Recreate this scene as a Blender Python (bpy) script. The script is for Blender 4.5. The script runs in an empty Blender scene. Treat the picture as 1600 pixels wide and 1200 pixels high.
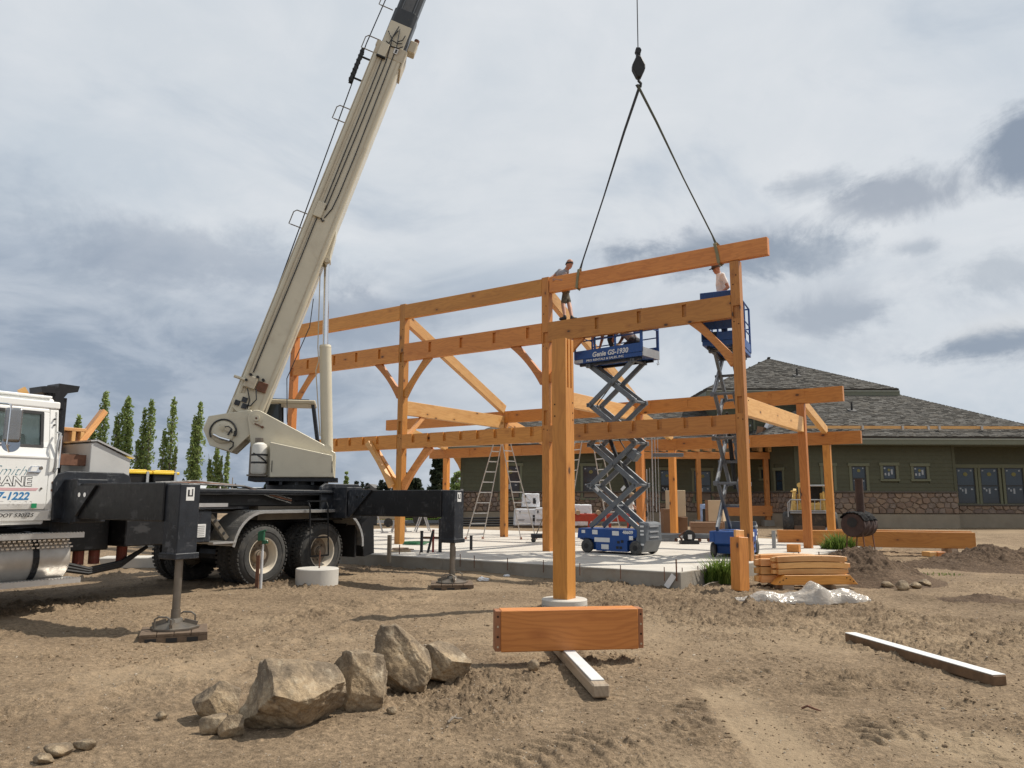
import bpy, bmesh, math, random
import numpy as np
from mathutils import Vector, Matrix, Euler
random.seed(7); np.random.seed(7)
S = bpy.context.scene
COL = S.collection

# ------------------------------------------------------------------ camera
F, PITCH, ROLL, EYE = 1189.5, .1499, .0028, 1.5
fw = np.array([0, math.cos(PITCH), math.sin(PITCH)]); up0 = np.array([0, -math.sin(PITCH), math.cos(PITCH)]); rt0 = np.array([1., 0, 0])
rt = math.cos(ROLL)*rt0 + math.sin(ROLL)*up0
up = -math.sin(ROLL)*rt0 + math.cos(ROLL)*up0
CAM = np.array([0, 0, EYE])
cd = bpy.data.cameras.new('camera'); cam = bpy.data.objects.new('camera', cd); COL.objects.link(cam)
cd.sensor_width = 36; cd.lens = F/1600*36; cd.clip_start = .1; cd.clip_end = 9000
cam.matrix_world = Matrix((( rt[0], up[0], -fw[0], 0), (rt[1], up[1], -fw[1], 0), (rt[2], up[2], -fw[2], EYE), (0, 0, 0, 1)))
S.camera = cam

def ray(x, y): return fw + rt*(x-800)/F - up*(y-600)/F
def gz(x, y, z=0.):                       # the point of a photo pixel on a level plane
    d = ray(x, y); return CAM + d*(z-EYE)/d[2]
def pl(x, y, p, n):                       # ... on an upright plane
    d = ray(x, y); return CAM + d*(np.dot(np.array(p)-CAM, n)/np.dot(d, n))
def dep(x, y, Y):                         # ... at a distance Y in front of the camera
    d = ray(x, y); return CAM + d*(Y/d[1])
def zat(x, y, p):                         # height above a ground point
    d = ray(x, y); return (CAM + d*(math.hypot(p[0], p[1])/math.hypot(d[0], d[1])))[2]

# ------------------------------------------------------------------ light
SUN_AZ, SUN_EL = math.radians(20), math.radians(53)
sd = bpy.data.lights.new('sun', 'SUN'); sun = bpy.data.objects.new('sun', sd); COL.objects.link(sun)
sd.energy = 5.0; sd.angle = math.radians(.6); sd.color = (1, .93, .82)
sdir = Vector((math.cos(SUN_AZ)*math.cos(SUN_EL), math.sin(SUN_AZ)*math.cos(SUN_EL), math.sin(SUN_EL)))
sun.rotation_euler = sdir.to_track_quat('Z', 'Y').to_euler(); sun.location = (20, 10, 40)
S.view_settings.view_transform = 'Standard'; S.view_settings.look = 'None'
S.view_settings.exposure = 0.0; S.view_settings.gamma = 1; S.view_settings.use_curve_mapping = False

class NT:
    def __init__(s, tree): s.t = tree; s.n = tree.nodes; s.l = tree.links
    def node(s, typ, **kw):
        n = s.n.new(typ)
        for k, v in kw.items(): setattr(n, k, v)
        return n
    def link(s, a, b): s.l.new(a, b)
    def inp(s, sock, v):
        if hasattr(v, 'bl_rna') and isinstance(v, bpy.types.NodeSocket): s.l.new(v, sock)
        else: sock.default_value = v
    def math(s, op, a, b=0., clamp=False):
        n = s.node('ShaderNodeMath', operation=op, use_clamp=clamp); s.inp(n.inputs[0], a); s.inp(n.inputs[1], b); return n.outputs[0]
    def vmath(s, op, a, b=(0, 0, 0)):
        n = s.node('ShaderNodeVectorMath', operation=op); s.inp(n.inputs[0], a)
        if op == 'SCALE': s.inp(n.inputs[3], b)
        else: s.inp(n.inputs[1], b)
        return n.outputs['Value'] if op in ('LENGTH', 'DOT_PRODUCT') else n.outputs[0]
    def noise(s, vec, scale, detail=4., rough=.5, dist=0.):
        n = s.node('ShaderNodeTexNoise'); s.inp(n.inputs['Vector'], vec); n.inputs['Scale'].default_value = scale
        n.inputs['Detail'].default_value = detail; n.inputs['Roughness'].default_value = rough; n.inputs['Distortion'].default_value = dist
        return n.outputs['Fac']
    def rng(s, v, a, b, c=0., d=1., smooth=False):
        n = s.node('ShaderNodeMapRange'); n.interpolation_type = 'SMOOTHSTEP' if smooth else 'LINEAR'
        s.inp(n.inputs[0], v)
        for i, q in enumerate((a, b, c, d)): n.inputs[i+1].default_value = q
        return n.outputs[0]
    def mix(s, f, a, b):
        n = s.node('ShaderNodeMix', data_type='RGBA'); s.inp(n.inputs[0], f)
        s.inp(n.inputs[6], a if not isinstance(a, tuple) else (*a[:3], 1)); s.inp(n.inputs[7], b if not isinstance(b, tuple) else (*b[:3], 1)); return n.outputs[2]
    def hsv(s, col, h=.5, sat=1., v=1.):
        n = s.node('ShaderNodeHueSaturation'); s.inp(n.inputs['Color'], col); s.inp(n.inputs['Hue'], h); s.inp(n.inputs['Saturation'], sat); s.inp(n.inputs['Value'], v); return n.outputs[0]

# ------------------------------------------------------------------ sky: broken high cloud over the physical sky
world = bpy.data.worlds.new('World'); S.world = world; world.use_nodes = True
w = NT(world.node_tree); w.n.clear()
wo = w.node('ShaderNodeOutputWorld')
sky = w.node('ShaderNodeTexSky', sky_type='NISHITA', sun_disc=False)
sky.sun_elevation = SUN_EL; sky.sun_rotation = math.pi/2 - SUN_AZ
bg1 = w.node('ShaderNodeBackground'); w.link(sky.outputs[0], bg1.inputs[0]); bg1.inputs[1].default_value = .09
tc = w.node('ShaderNodeTexCoord'); D = tc.outputs['Generated']
dirn = w.vmath('NORMALIZE', D)
sep = w.node('ShaderNodeSeparateXYZ'); w.link(dirn, sep.inputs[0])
zc = w.math('MAXIMUM', sep.outputs[2], 0.0)
den = w.math('ADD', zc, .30)
cmb = w.node('ShaderNodeCombineXYZ')
w.inp(cmb.inputs[0], w.math('DIVIDE', sep.outputs[0], den)); w.inp(cmb.inputs[1], w.math('DIVIDE', sep.outputs[1], den)); cmb.inputs[2].default_value = .3
P = cmb.outputs[0]
big = w.noise(P, .55, 5, .5, .6)
med = w.noise(P, 1.7, 7, .56, .8)
fine = w.noise(P, 4.5, 8, .6, .4)
puff = w.noise(w.vmath('MULTIPLY', dirn, (1., 1., 1.7)), 7., 9, .62, .6)
def lin(h):
    return tuple(((c/255+.055)/1.055)**2.4 if c/255 > .04045 else c/255/12.92 for c in h)
pale, grey = lin((218, 223, 228)), lin((194, 205, 216))
horiz = w.rng(sep.outputs[2], .02, .34, 1., 0., True)
m1 = w.rng(big, .34, .60, 0., 1., True)
c = w.mix(m1, grey, pale)
c = w.mix(w.math('MULTIPLY', w.rng(fine, .38, .62, 0., .45), w.rng(med, .36, .58)), c, lin((233, 235, 238)))
c = w.mix(w.rng(med, .50, .30, 0., .55, True), c, lin((172, 186, 202)))
# low grey bank over the left half of the horizon
left = w.rng(sep.outputs[0], -.34, .16, 1., 0., True)
lowb = w.rng(w.math('ADD', sep.outputs[2], w.math('MULTIPLY', w.math('SUBTRACT', med, .5), .34)), .17, .37, 1., 0., True)
bank = w.math('MULTIPLY', left, lowb)
c = w.mix(w.math('MULTIPLY', bank, .86), c, w.mix(w.rng(fine, .36, .64, 0., 1., True), lin((136, 151, 171)), lin((168, 179, 194))))
c = w.mix(w.math('MULTIPLY', w.math('MULTIPLY', horiz, .35), w.math('SUBTRACT', 1., bank)), c, lin((190, 199, 210)))
def cloud(px, py, rx, ry, amount, body, crest=None, rough=.55):
    global c
    d0 = ray(px, py); d0 = d0/np.linalg.norm(d0)
    r_ = np.cross(d0, (0, 0, 1)); r_ /= np.linalg.norm(r_); u_ = np.cross(r_, d0)
    off = w.vmath('SUBTRACT', dirn, tuple(d0))
    a = w.math('DIVIDE', w.vmath('DOT_PRODUCT', off, tuple(r_)), rx/F)
    b = w.math('DIVIDE', w.vmath('DOT_PRODUCT', off, tuple(u_)), ry/F)
    front = w.rng(w.vmath('DOT_PRODUCT', dirn, tuple(d0)), .5, .7)
    l = w.math('SQRT', w.math('ADD', w.math('MULTIPLY', a, a), w.math('MULTIPLY', b, b)))
    l = w.math('ADD', l, w.math('MULTIPLY', w.math('SUBTRACT', puff, .5), 3.4*rough))
    l = w.math('ADD', l, w.math('MULTIPLY', w.math('SUBTRACT', w.noise(dirn, 26., 8, .66), .5), 1.5*rough))
    k = w.math('MULTIPLY', w.math('MULTIPLY', w.rng(l, .35, 1.05, 1., 0., True), amount), front)
    col = body
    if crest: col = w.mix(w.rng(w.math('ADD', b, w.math('MULTIPLY', w.math('SUBTRACT', puff, .5), 2.2)), -.1, .75, 0., 1., True), body, crest)
    c = w.mix(k, c, col)
dk, md = lin((128, 141, 158)), lin((150, 162, 177))
cloud(1606, 226, 62, 56, .85, lin((126, 140, 159)))
cloud(1395, 305, 115, 42, .7, lin((140, 151, 167)))
cloud(1262, 290, 85, 32, .6, md)
cloud(1180, 470, 420, 130, .38, lin((168, 179, 193)), lin((214, 219, 225)))
cloud(1120, 385, 210, 62, .85, lin((138, 151, 168)), lin((210, 215, 222)))
cloud(1250, 400, 110, 40, .6, md)
cloud(1310, 485, 100, 48, .6, lin((150, 161, 176)), lin((198, 204, 212)))
cloud(1560, 530, 110, 38, .9, lin((140, 153, 170)), lin((216, 219, 222)))
cloud(1425, 385, 42, 18, .5, md, lin((205, 210, 217)))
cloud(1560, 425, 80, 35, .5, lin((165, 175, 187)))
cloud(330, 400, 240, 60, .45, lin((140, 153, 172)))
cloud(560, 500, 150, 45, .45, lin((136, 150, 169)))
bg2 = w.node('ShaderNodeBackground'); w.link(c, bg2.inputs[0]); bg2.inputs[1].default_value = 1.0
mx = w.node('ShaderNodeMixShader')
w.inp(mx.inputs[0], w.rng(big, .2, .5, .86, .97, True)); w.link(bg1.outputs[0], mx.inputs[1]); w.link(bg2.outputs[0], mx.inputs[2])
w.link(mx.outputs[0], wo.inputs[0])
world['kind'] = 'structure'

# ------------------------------------------------------------------ materials
def newmat(name):
    m = bpy.data.materials.new(name); m.use_nodes = True; n = NT(m.node_tree)
    b = n.n['Principled BSDF']; return m, n, b
_M = {}
def mat(name, col, rough=.6, metal=0., scratch=None, var=.12, scale=6., bump=0., bscale=40., dirt=0., dirtcol=(.16, .115, .075), spec=.5, alpha=None, trans=0., coat=0., rnd=0.):
    if name in _M: return _M[name]
    m, n, b = newmat(name)
    t = n.node('ShaderNodeTexCoord').outputs['Object']
    base = (*col, 1)
    nz = n.noise(t, scale, 6, .6)
    cc = n.hsv(base, .5, 1., n.rng(nz, .25, .75, 1-var, 1+var))
    if rnd:
        oi = n.node('ShaderNodeObjectInfo').outputs['Random']; cc = n.hsv(cc, n.math('ADD', .5, n.math('MULTIPLY', n.math('SUBTRACT', oi, .5), rnd*.06)), 1., n.rng(oi, 0, 1, 1-rnd, 1+rnd))
    if dirt:
        d1 = n.noise(t, scale*.7, 8, .68, .4)
        cc = n.mix(n.rng(d1, .62-dirt*.35, .80-dirt*.2, 0., .85*min(1, dirt+.35), True), cc, dirtcol)
    if scratch:
        for k_, sc_ in enumerate(((3., 60., 9.), (55., 4., 12.))):
            cc = n.mix(n.rng(n.math('MULTIPLY', n.noise(n.vmath('MULTIPLY', t, sc_), 1., 3, .6), n.noise(t, 2.3+k_, 4, .6)), .33, .40, 0., .75), cc, scratch)
    n.link(cc, b.inputs['Base Color'])
    b.inputs['Roughness'].default_value = rough; b.inputs['Metallic'].default_value = metal
    n.inp(b.inputs['Roughness'], n.rng(n.noise(t, scale*2.3, 5, .6), .2, .8, max(0.02, rough-.12), min(1, rough+.12)))
    b.inputs['Specular IOR Level'].default_value = spec
    if coat: b.inputs['Coat Weight'].default_value = coat
    if bump:
        bp = n.node('ShaderNodeBump'); bp.inputs['Strength'].default_value = bump; bp.inputs['Distance'].default_value = .02
        n.link(n.noise(t, bscale, 6, .62), bp.inputs['Height']); n.link(bp.outputs[0], b.inputs['Normal'])
    if trans: b.inputs['Transmission Weight'].default_value = trans
    if alpha is not None: b.inputs['Alpha'].default_value = alpha
    _M[name] = m; return m

def timber_mat(name, light, deep, sap=.25):
    m, n, b = newmat(name)
    t = n.node('ShaderNodeTexCoord').outputs['Object']
    oi = n.node('ShaderNodeObjectInfo').outputs['Random']
    o = n.node('ShaderNodeCombineXYZ'); n.inp(o.inputs[0], n.math('MULTIPLY', oi, 37.)); n.inp(o.inputs[1], n.math('MULTIPLY', oi, 11.)); n.inp(o.inputs[2], n.math('MULTIPLY', oi, 5.))
    v = n.vmath('ADD', t, o.outputs[0])
    wob = n.noise(n.vmath('MULTIPLY', v, (.7, 3., 3.)), 1., 3, .5)
    vs = n.vmath('MULTIPLY', v, (.55, 9., 9.))
    ad = n.node('ShaderNodeCombineXYZ'); n.inp(ad.inputs[1], n.math('MULTIPLY', wob, 2.2)); n.inp(ad.inputs[2], n.math('MULTIPLY', wob, 3.1))
    vs = n.vmath('ADD', vs, ad.outputs[0])
    # rings around a pith line outside the section
    sx = n.node('ShaderNodeSeparateXYZ'); n.link(vs, sx.inputs[0])
    r2 = n.math('SQRT', n.math('ADD', n.math('POWER', n.math('ADD', sx.outputs[1], n.math('MULTIPLY', oi, 4.)), 2.), n.math('POWER', n.math('ADD', sx.outputs[2], 1.3), 2.)))
    ring = n.math('SINE', n.math('MULTIPLY', r2, 19.))
    ring = n.rng(ring, -.4, 1., 0., 1., True)
    grain = n.noise(n.vmath('MULTIPLY', v, (2.2, 70., 70.)), 1., 4, .6)
    blot = n.noise(n.vmath('MULTIPLY', v, (1.1, 4., 4.)), 1., 4, .55)
    f = n.math('ADD', n.math('MULTIPLY', ring, .16), n.math('ADD', n.math('MULTIPLY', grain, .42), n.math('MULTIPLY', blot, .50)))
    cc = n.mix(n.rng(f, .32, .92), light, deep)
    # knots
    kv = n.node('ShaderNodeTexVoronoi'); n.inp(kv.inputs['Vector'], n.vmath('MULTIPLY', v, (1.7, 3.1, 3.1))); kv.inputs['Scale'].default_value = 1.; kv.inputs['Randomness'].default_value = 1.
    kd = n.math('ADD', kv.outputs['Distance'], n.math('MULTIPLY', n.math('SUBTRACT', grain, .5), .05))
    cc = n.mix(n.rng(kd, .10, .27, .6, 0., True), cc, deep)
    cc = n.mix(n.rng(kd, .06, .115, .9, 0., True), cc, (.045, .018, .007))
    # small holes and tiny checks
    ch = n.noise(n.vmath('MULTIPLY', v, (1.3, 120., 120.)), 1., 2, .5)
    cc = n.mix(n.rng(ch, .73, .8, 0., .35), cc, (.06, .022, .006))
    cc = n.hsv(cc, n.math('ADD', .491, n.math('MULTIPLY', oi, .016)), 1., n.rng(n.math('FRACT', n.math('MULTIPLY', oi, 7.31)), 0, 1, .78, 1.16))
    n.link(cc, b.inputs['Base Color'])
    b.inputs['Roughness'].default_value = .48; b.inputs['Specular IOR Level'].default_value = .5; b.inputs['Coat Weight'].default_value = .10; b.inputs['Coat Roughness'].default_value = .38
    bp = n.node('ShaderNodeBump'); bp.inputs['Strength'].default_value = .25; bp.inputs['Distance'].default_value = .004
    n.link(f, bp.inputs['Height']); n.link(bp.outputs[0], b.inputs['Normal'])
    return m
TIM = timber_mat('oiled_fir', (.62, .262, .054), (.39, .135, .023))
TIM2 = timber_mat('raw_fir', (.74, .42, .16), (.52, .24, .068))
TIM3 = timber_mat('grey_lumber', (.46, .36, .26), (.22, .15, .10))

def dirt_mat(name, a, bcol, pebbles=True, bstr=1.):
    m, n, b = newmat(name)
    t = n.node('ShaderNodeTexCoord').outputs['Object']
    n1 = n.noise(t, .35, 6, .6); n2 = n.noise(t, 2.6, 8, .62); n3 = n.noise(t, 22., 8, .68); n4 = n.noise(t, 95., 4, .6)
    f = n.math('ADD', n.math('MULTIPLY', n1, .5), n.math('ADD', n.math('MULTIPLY', n2, .35), n.math('MULTIPLY', n3, .3)))
    cc = n.mix(n.rng(f, .40, .72), bcol, a)
    cc = n.mix(n.rng(n.noise(t, .8, 5, .6, .8), .52, .7, 0., .4, True), cc, tuple(q*1.22 for q in a))
    cc = n.hsv(cc, .5, 1., n.rng(n3, .3, .7, .62, 1.32))
    cc = n.hsv(cc, .5, 1., n.rng(n4, .3, .7, .72, 1.28))
    if name == 'dry_dirt':
        at = n.node('ShaderNodeAttribute', attribute_name='dust').outputs['Fac']
        cc = n.mix(n.rng(at, 0., 1., 0., .75), cc, (.345, .262, .172)); cc = n.mix(n.rng(at, 0., -1., 0., .7), cc, (.105, .073, .047))
    if pebbles:
        v = n.node('ShaderNodeTexVoronoi'); n.inp(v.inputs['Vector'], t); v.inputs['Scale'].default_value = 34.
        pk = n.math('MULTIPLY', n.rng(v.outputs['Distance'], .12, .22, 1., 0., True), n.rng(n.noise(t, 9., 3, .5), .56, .62))
        pc = n.hsv((.40, .33, .25, 1), .5, .8, n.rng(n4, .3, .7, .5, 1.25))
        cc = n.mix(pk, cc, pc)
    n.link(cc, b.inputs['Base Color']); b.inputs['Roughness'].default_value = .95; b.inputs['Specular IOR Level'].default_value = .15
    h = n.math('ADD', n.math('MULTIPLY', n3, .6), n.math('ADD', n.math('MULTIPLY', n4, .25), n.math('MULTIPLY', n.noise(t, 8., 6, .65), .9)))
    bp = n.node('ShaderNodeBump'); bp.inputs['Strength'].default_value = bstr; bp.inputs['Distance'].default_value = .035
    n.link(h, bp.inputs['Height']); n.link(bp.outputs[0], b.inputs['Normal'])
    return m
DIRT = dirt_mat('dry_dirt', (.276, .203, .131), (.160, .116, .076))
MOUND = dirt_mat('dug_soil', (.135, .093, .062), (.072, .049, .034), True, 1.)

CONC = mat('concrete', (.50, .47, .42), .85, var=.10, scale=2.2, bump=.25, bscale=60, dirt=.25, dirtcol=(.33, .28, .22))
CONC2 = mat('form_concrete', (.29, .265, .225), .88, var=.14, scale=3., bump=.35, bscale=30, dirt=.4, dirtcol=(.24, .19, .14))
CREAM = mat('cream_paint', (.57, .52, .40), .42, var=.07, scale=2.5, dirt=.2, dirtcol=(.36, .29, .2), bump=.03, coat=.15)
CREAMD = mat('cream_paint_worn', (.50, .44, .33), .5, var=.09, scale=4, dirt=.3, dirtcol=(.28, .21, .14))
WHITE = mat('white_cab_paint', (.80, .80, .78), .3, var=.03, scale=2, dirt=.06, dirtcol=(.5, .46, .4), coat=.3)
BLACK = mat('black_frame_paint', (.010, .0105, .012), .42, scratch=(.05, .05, .052), var=.3, scale=5, dirt=.1, dirtcol=(.045, .036, .03), bump=.05, spec=.35)
BLACKW = mat('worn_black_paint', (.017, .020, .026), .42, scratch=(.10, .105, .115), var=.4, scale=7, dirt=.30, dirtcol=(.07, .068, .066), bump=.1, spec=.4)
RUBBER = mat('tyre_rubber', (.040, .039, .037), .85, var=.25, scale=8, dirt=.45, dirtcol=(.10, .09, .077), bump=.1)
ALU = mat('aluminium', (.62, .61, .59), .38, .85, var=.08, scale=5, dirt=.15, dirtcol=(.42, .38, .32), bump=.06)
ALUD = mat('dull_aluminium', (.50, .47, .43), .5, .7, var=.12, scale=6, dirt=.2, dirtcol=(.4, .34, .27))
CHROME = mat('polished_steel', (.75, .75, .76), .14, 1., var=.04)
STEEL = mat('bare_steel', (.21, .185, .155), .45, .8, var=.2, dirt=.3, dirtcol=(.16, .11, .08))
RUST = mat('rusty_steel', (.16, .075, .045), .8, .2, var=.4, scale=9, dirt=.35, dirtcol=(.06, .03, .02), bump=.15)
BLUE = mat('blue_lift_paint', (.012, .062, .235), .4, var=.08, scale=5, dirt=.12, dirtcol=(.11, .12, .14))
GREYP = mat('grey_lift_paint', (.125, .137, .15), .4, var=.12, scale=6, dirt=.2, dirtcol=(.25, .24, .22))
LGREY = mat('light_grey_steel', (.42, .43, .44), .4, .3, var=.1, scale=6, dirt=.15)
DARK = mat('near_black', (.012, .012, .013), .6, var=.2)
CABLE = mat('black_cable', (.02, .02, .022), .5)
OLIVE = mat('olive_siding', (.072, .073, .040), .7, var=.08, scale=3, bump=.05, rnd=.06)
TRIM = mat('olive_trim', (.135, .14, .085), .65, var=.06, scale=3)
FASC = mat('green_fascia', (.145, .155, .11), .6, var=.06, scale=3)
SASH = mat('black_sash', (.014, .015, .016), .4)
DGLASS = mat('window_glass', (.018, .030, .044), .06, var=.3, scale=.8, spec=.6)
PAPER = mat('white_sticker', (.66, .66, .65), .7, var=.05)
YELST = mat('yellow_sticker', (.20, .18, .06), .7)
GST = mat('window_sticker', (.34, .36, .38), .7)
YEL = mat('yellow_plastic', (.74, .50, .035), .45, var=.08, dirt=.15)
YELM = mat('faded_yellow_paint', (.66, .44, .13), .55, var=.2, dirt=.25, dirtcol=(.12, .085, .055))
RED = mat('red_paint', (.42, .045, .022), .5, var=.2, dirt=.2)
ORNG = mat('orange_plastic', (.72, .24, .03), .5)
GREENP = mat('green_paint', (.012, .09, .045), .45)
WRAP = mat('white_wrap', (.74, .75, .77), .35, var=.08, scale=3, bump=.5, bscale=9)
KRAFT = mat('brown_cardboard', (.20, .112, .062), .8, var=.1, scale=3)
KRAFT2 = mat('pale_plywood', (.50, .39, .26), .75, var=.1, scale=3)
SKIN = mat('skin', (.42, .21, .14), .6, var=.06, scale=30)
HAIR = mat('dark_hair', (.022, .016, .012), .7, bump=.3, bscale=160)
SHIRTG = mat('grey_shirt', (.26, .24, .25), .9, var=.12, scale=9, bump=.3, bscale=25)
SHIRTW = mat('white_shirt', (.78, .75, .73), .9, var=.06, scale=9, bump=.3, bscale=25)
JEANS = mat('blue_jeans', (.035, .05, .09), .9, var=.25, scale=12, bump=.3, bscale=30)
SHORTS = mat('camouflage_shorts', (.085, .075, .055), .9, var=.6, scale=16, bump=.3, bscale=25)
DPANTS = mat('dark_trousers', (.025, .026, .035), .9, var=.25, scale=12)
BOOT = mat('brown_boot', (.13, .075, .035), .8, var=.2)
SHOE = mat('black_shoe', (.02, .02, .02), .7)
TANH = mat('tan_cap', (.34, .24, .14), .85)
CREW = {}

# ------------------------------------------------------------------ mesh helpers
class MB:
    def __init__(s): s.v = []; s.f = []; s.m = []
    def _add(s, vs, fs, mi=0):
        o = len(s.v); s.v += [tuple(map(float, q)) for q in vs]
        for f in fs: s.f.append(tuple(i+o for i in f)); s.m.append(mi)
    def box(s, c, d, R=None, mi=0, taper=None):
        c = Vector(c); h = Vector(d)/2; vs = []
        for z in (-1, 1):
            k = taper if (taper and z > 0) else 1
            for x, y in ((-1, -1), (1, -1), (1, 1), (-1, 1)):
                p = Vector((x*h.x*k, y*h.y*k, z*h.z)); vs.append(c + (R @ p if R else p))
        s._add(vs, [(3, 2, 1, 0), (4, 5, 6, 7), (0, 1, 5, 4), (1, 2, 6, 5), (2, 3, 7, 6), (3, 0, 4, 7)], mi); return s
    def b2(s, lo, hi, mi=0):
        return s.box([(a+b)/2 for a, b in zip(lo, hi)], [abs(b-a) for a, b in zip(lo, hi)], mi=mi)
    def bar(s, p0, p1, wd, ht, upv=(0, 0, 1), mi=0):           # a rectangular bar between two points
        p0, p1 = Vector(p0), Vector(p1); x = (p1-p0); L = x.length; x.normalize()
        u = Vector(upv); y = u.cross(x)
        if y.length < 1e-4: y = Vector((0, 1, 0)).cross(x)
        y.normalize(); z = x.cross(y); R = Matrix((x, y, z)).transposed()
        return s.box((p0+p1)/2, (L, wd, ht), R, mi)
    def prism(s, poly, fn0, fn1, mi=0):                         # polygon swept between two mappings of 2D -> 3D
        n = len(poly); vs = [fn0(*q) for q in poly] + [fn1(*q) for q in poly]
        s._add(vs, [tuple(range(n-1, -1, -1)), tuple(range(n, 2*n))] + [(i, (i+1) % n, n+(i+1) % n, n+i) for i in range(n)], mi); return s
    def xz(s, poly, y0, y1, mi=0): return s.prism(poly, lambda a, b: (a, y0, b), lambda a, b: (a, y1, b), mi)
    def xy(s, poly, z0, z1, mi=0): return s.prism(poly, lambda a, b: (a, b, z0), lambda a, b: (a, b, z1), mi)
    def yz(s, poly, x0, x1, mi=0): return s.prism(poly, lambda a, b: (x0, a, b), lambda a, b: (x1, a, b), mi)
    def cyl(s, p0, p1, r0, r1=None, n=14, cap=True, mi=0):
        r1 = r0 if r1 is None else r1; p0, p1 = Vector(p0), Vector(p1); x = (p1-p0).normalized()
        a = Vector((0, 0, 1)).cross(x)
        if a.length < 1e-3: a = Vector((1, 0, 0))
        a.normalize(); b = x.cross(a); vs = []
        for p, r in ((p0, r0), (p1, r1)):
            for i in range(n): t = 2*math.pi*i/n; vs.append(p + a*(r*math.cos(t)) + b*(r*math.sin(t)))
        fs = [(i, (i+1) % n, n+(i+1) % n, n+i) for i in range(n)]
        if cap: fs += [tuple(range(n-1, -1, -1)), tuple(range(n, 2*n))]
        s._add(vs, fs, mi); return s
    def tube(s, pts, r, n=6, mi=0):
        pts = [Vector(p) for p in pts]; rings = []; vs = []; fs = []
        prev = None
        for i, p in enumerate(pts):
            d = (pts[min(i+1, len(pts)-1)] - pts[max(i-1, 0)]).normalized()
            a = (prev - d*prev.dot(d)) if prev else (Vector((0, 0, 1)).cross(d) if abs(d.z) < .95 else Vector((1, 0, 0)).cross(d))
            a.normalize(); prev = a; b = d.cross(a); rr = r[i] if isinstance(r, (list, tuple)) else r
            for k in range(n): t = 2*math.pi*k/n; vs.append(p + a*(rr*math.cos(t)) + b*(rr*math.sin(t)))
        for i in range(len(pts)-1):
            for k in range(n): fs.append((i*n+k, i*n+(k+1) % n, (i+1)*n+(k+1) % n, (i+1)*n+k))
        fs += [tuple(range(n-1, -1, -1)), tuple(range((len(pts)-1)*n, len(pts)*n))]
        s._add(vs, fs, mi); return s
    def lathe(s, prof, M, n=28, mi=0):                          # prof: (radius, along) spun about the local Z of M
        vs = []; fs = []; k = len(prof)
        for i in range(n):
            t = 2*math.pi*i/n
            for r, h in prof: vs.append(M @ Vector((r*math.cos(t), r*math.sin(t), h)))
        for i in range(n):
            j = (i+1) % n
            for q in range(k-1): fs.append((i*k+q, j*k+q, j*k+q+1, i*k+q+1))
        s._add(vs, fs, mi); return s
    def quad(s, a, b, c, d, mi=0): s._add([a, b, c, d], [(0, 1, 2, 3)], mi); return s
    def build(s, name, mats, parent=None, M=None, bevel=0., smooth=False, seg=1):
        me = bpy.data.meshes.new(name); me.from_pydata(s.v, [], s.f)
        mats = mats if isinstance(mats, (list, tuple)) else [mats]
        for q in mats: me.materials.append(q)
        if len(mats) > 1: me.polygons.foreach_set('material_index', s.m)
        bm = bmesh.new(); bm.from_mesh(me); bmesh.ops.recalc_face_normals(bm, faces=bm.faces); bm.to_mesh(me); bm.free()
        if smooth:
            me.polygons.foreach_set('use_smooth', [True]*len(me.polygons))
            try: me.set_sharp_from_angle(angle=math.radians(38))
            except Exception: pass
        me.update()
        o = bpy.data.objects.new(name, me); COL.objects.link(o)
        if parent: o.parent = parent
        if M is not None: o.matrix_basis = M
        if bevel:
            b = o.modifiers.new('bevel', 'BEVEL'); b.width = bevel; b.segments = seg; b.limit_method = 'ANGLE'; b.angle_limit = math.radians(40)
        return o
def tag(o, label=None, cat=None, group=None, kind=None):
    if label: o['label'] = label
    if cat: o['category'] = cat
    if group: o['group'] = group
    if kind: o['kind'] = kind
    return o
def thing(name, label, cat, loc=(0, 0, 0), rz=0., group=None):
    o = bpy.data.objects.new(name, None); COL.objects.link(o); o.location = tuple(map(float, loc)); o.rotation_euler = (0, 0, rz); o.empty_display_size = .2
    return tag(o, label, cat, group)
def axes(o, x, y, z=None):                                      # matrix from an origin and two axes
    x = Vector(x).normalized(); y = Vector(y).normalized(); z = x.cross(y); y = z.cross(x)
    M = Matrix((x, y, z)).transposed().to_4x4(); M.translation = Vector(o); return M
def beam(name, p0, p1, wd, ht, parent=None, m=None, upv=(0, 0, 1), bevel=.006, pockets=None, M0=None):
    """a timber: local X along its length, Y across (front is -Y), Z up; pockets = [(x0, x1, z0, z1, depth)] cut into the front"""
    p0, p1 = Vector(p0), Vector(p1); x = p1-p0; L = x.length; x.normalize()
    y = Vector(upv).cross(x)
    if y.length < 1e-4: y = Vector((0, 1, 0))
    M = axes((p0+p1)/2, x, y); q = MB()
    if not pockets: q.box((0, 0, 0), (L, wd, ht))
    else:
        pk = sorted(pockets); cur = -L/2; h2 = ht/2; w2 = wd/2
        for x0, x1, z0, z1, d in pk:
            q.b2((cur, -w2, -h2), (x0, w2, h2))
            if z0 > -h2: q.b2((x0, -w2, -h2), (x1, w2, z0))
            if z1 < h2: q.b2((x0, -w2, z1), (x1, w2, h2))
            q.b2((x0, -w2+d, max(z0, -h2)), (x1, w2, min(z1, h2)))
            cur = x1
        q.b2((cur, -w2, -h2), (L/2, w2, h2)); bevel = 0
    return q.build(name, m or TIM, parent, M, bevel)
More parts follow.
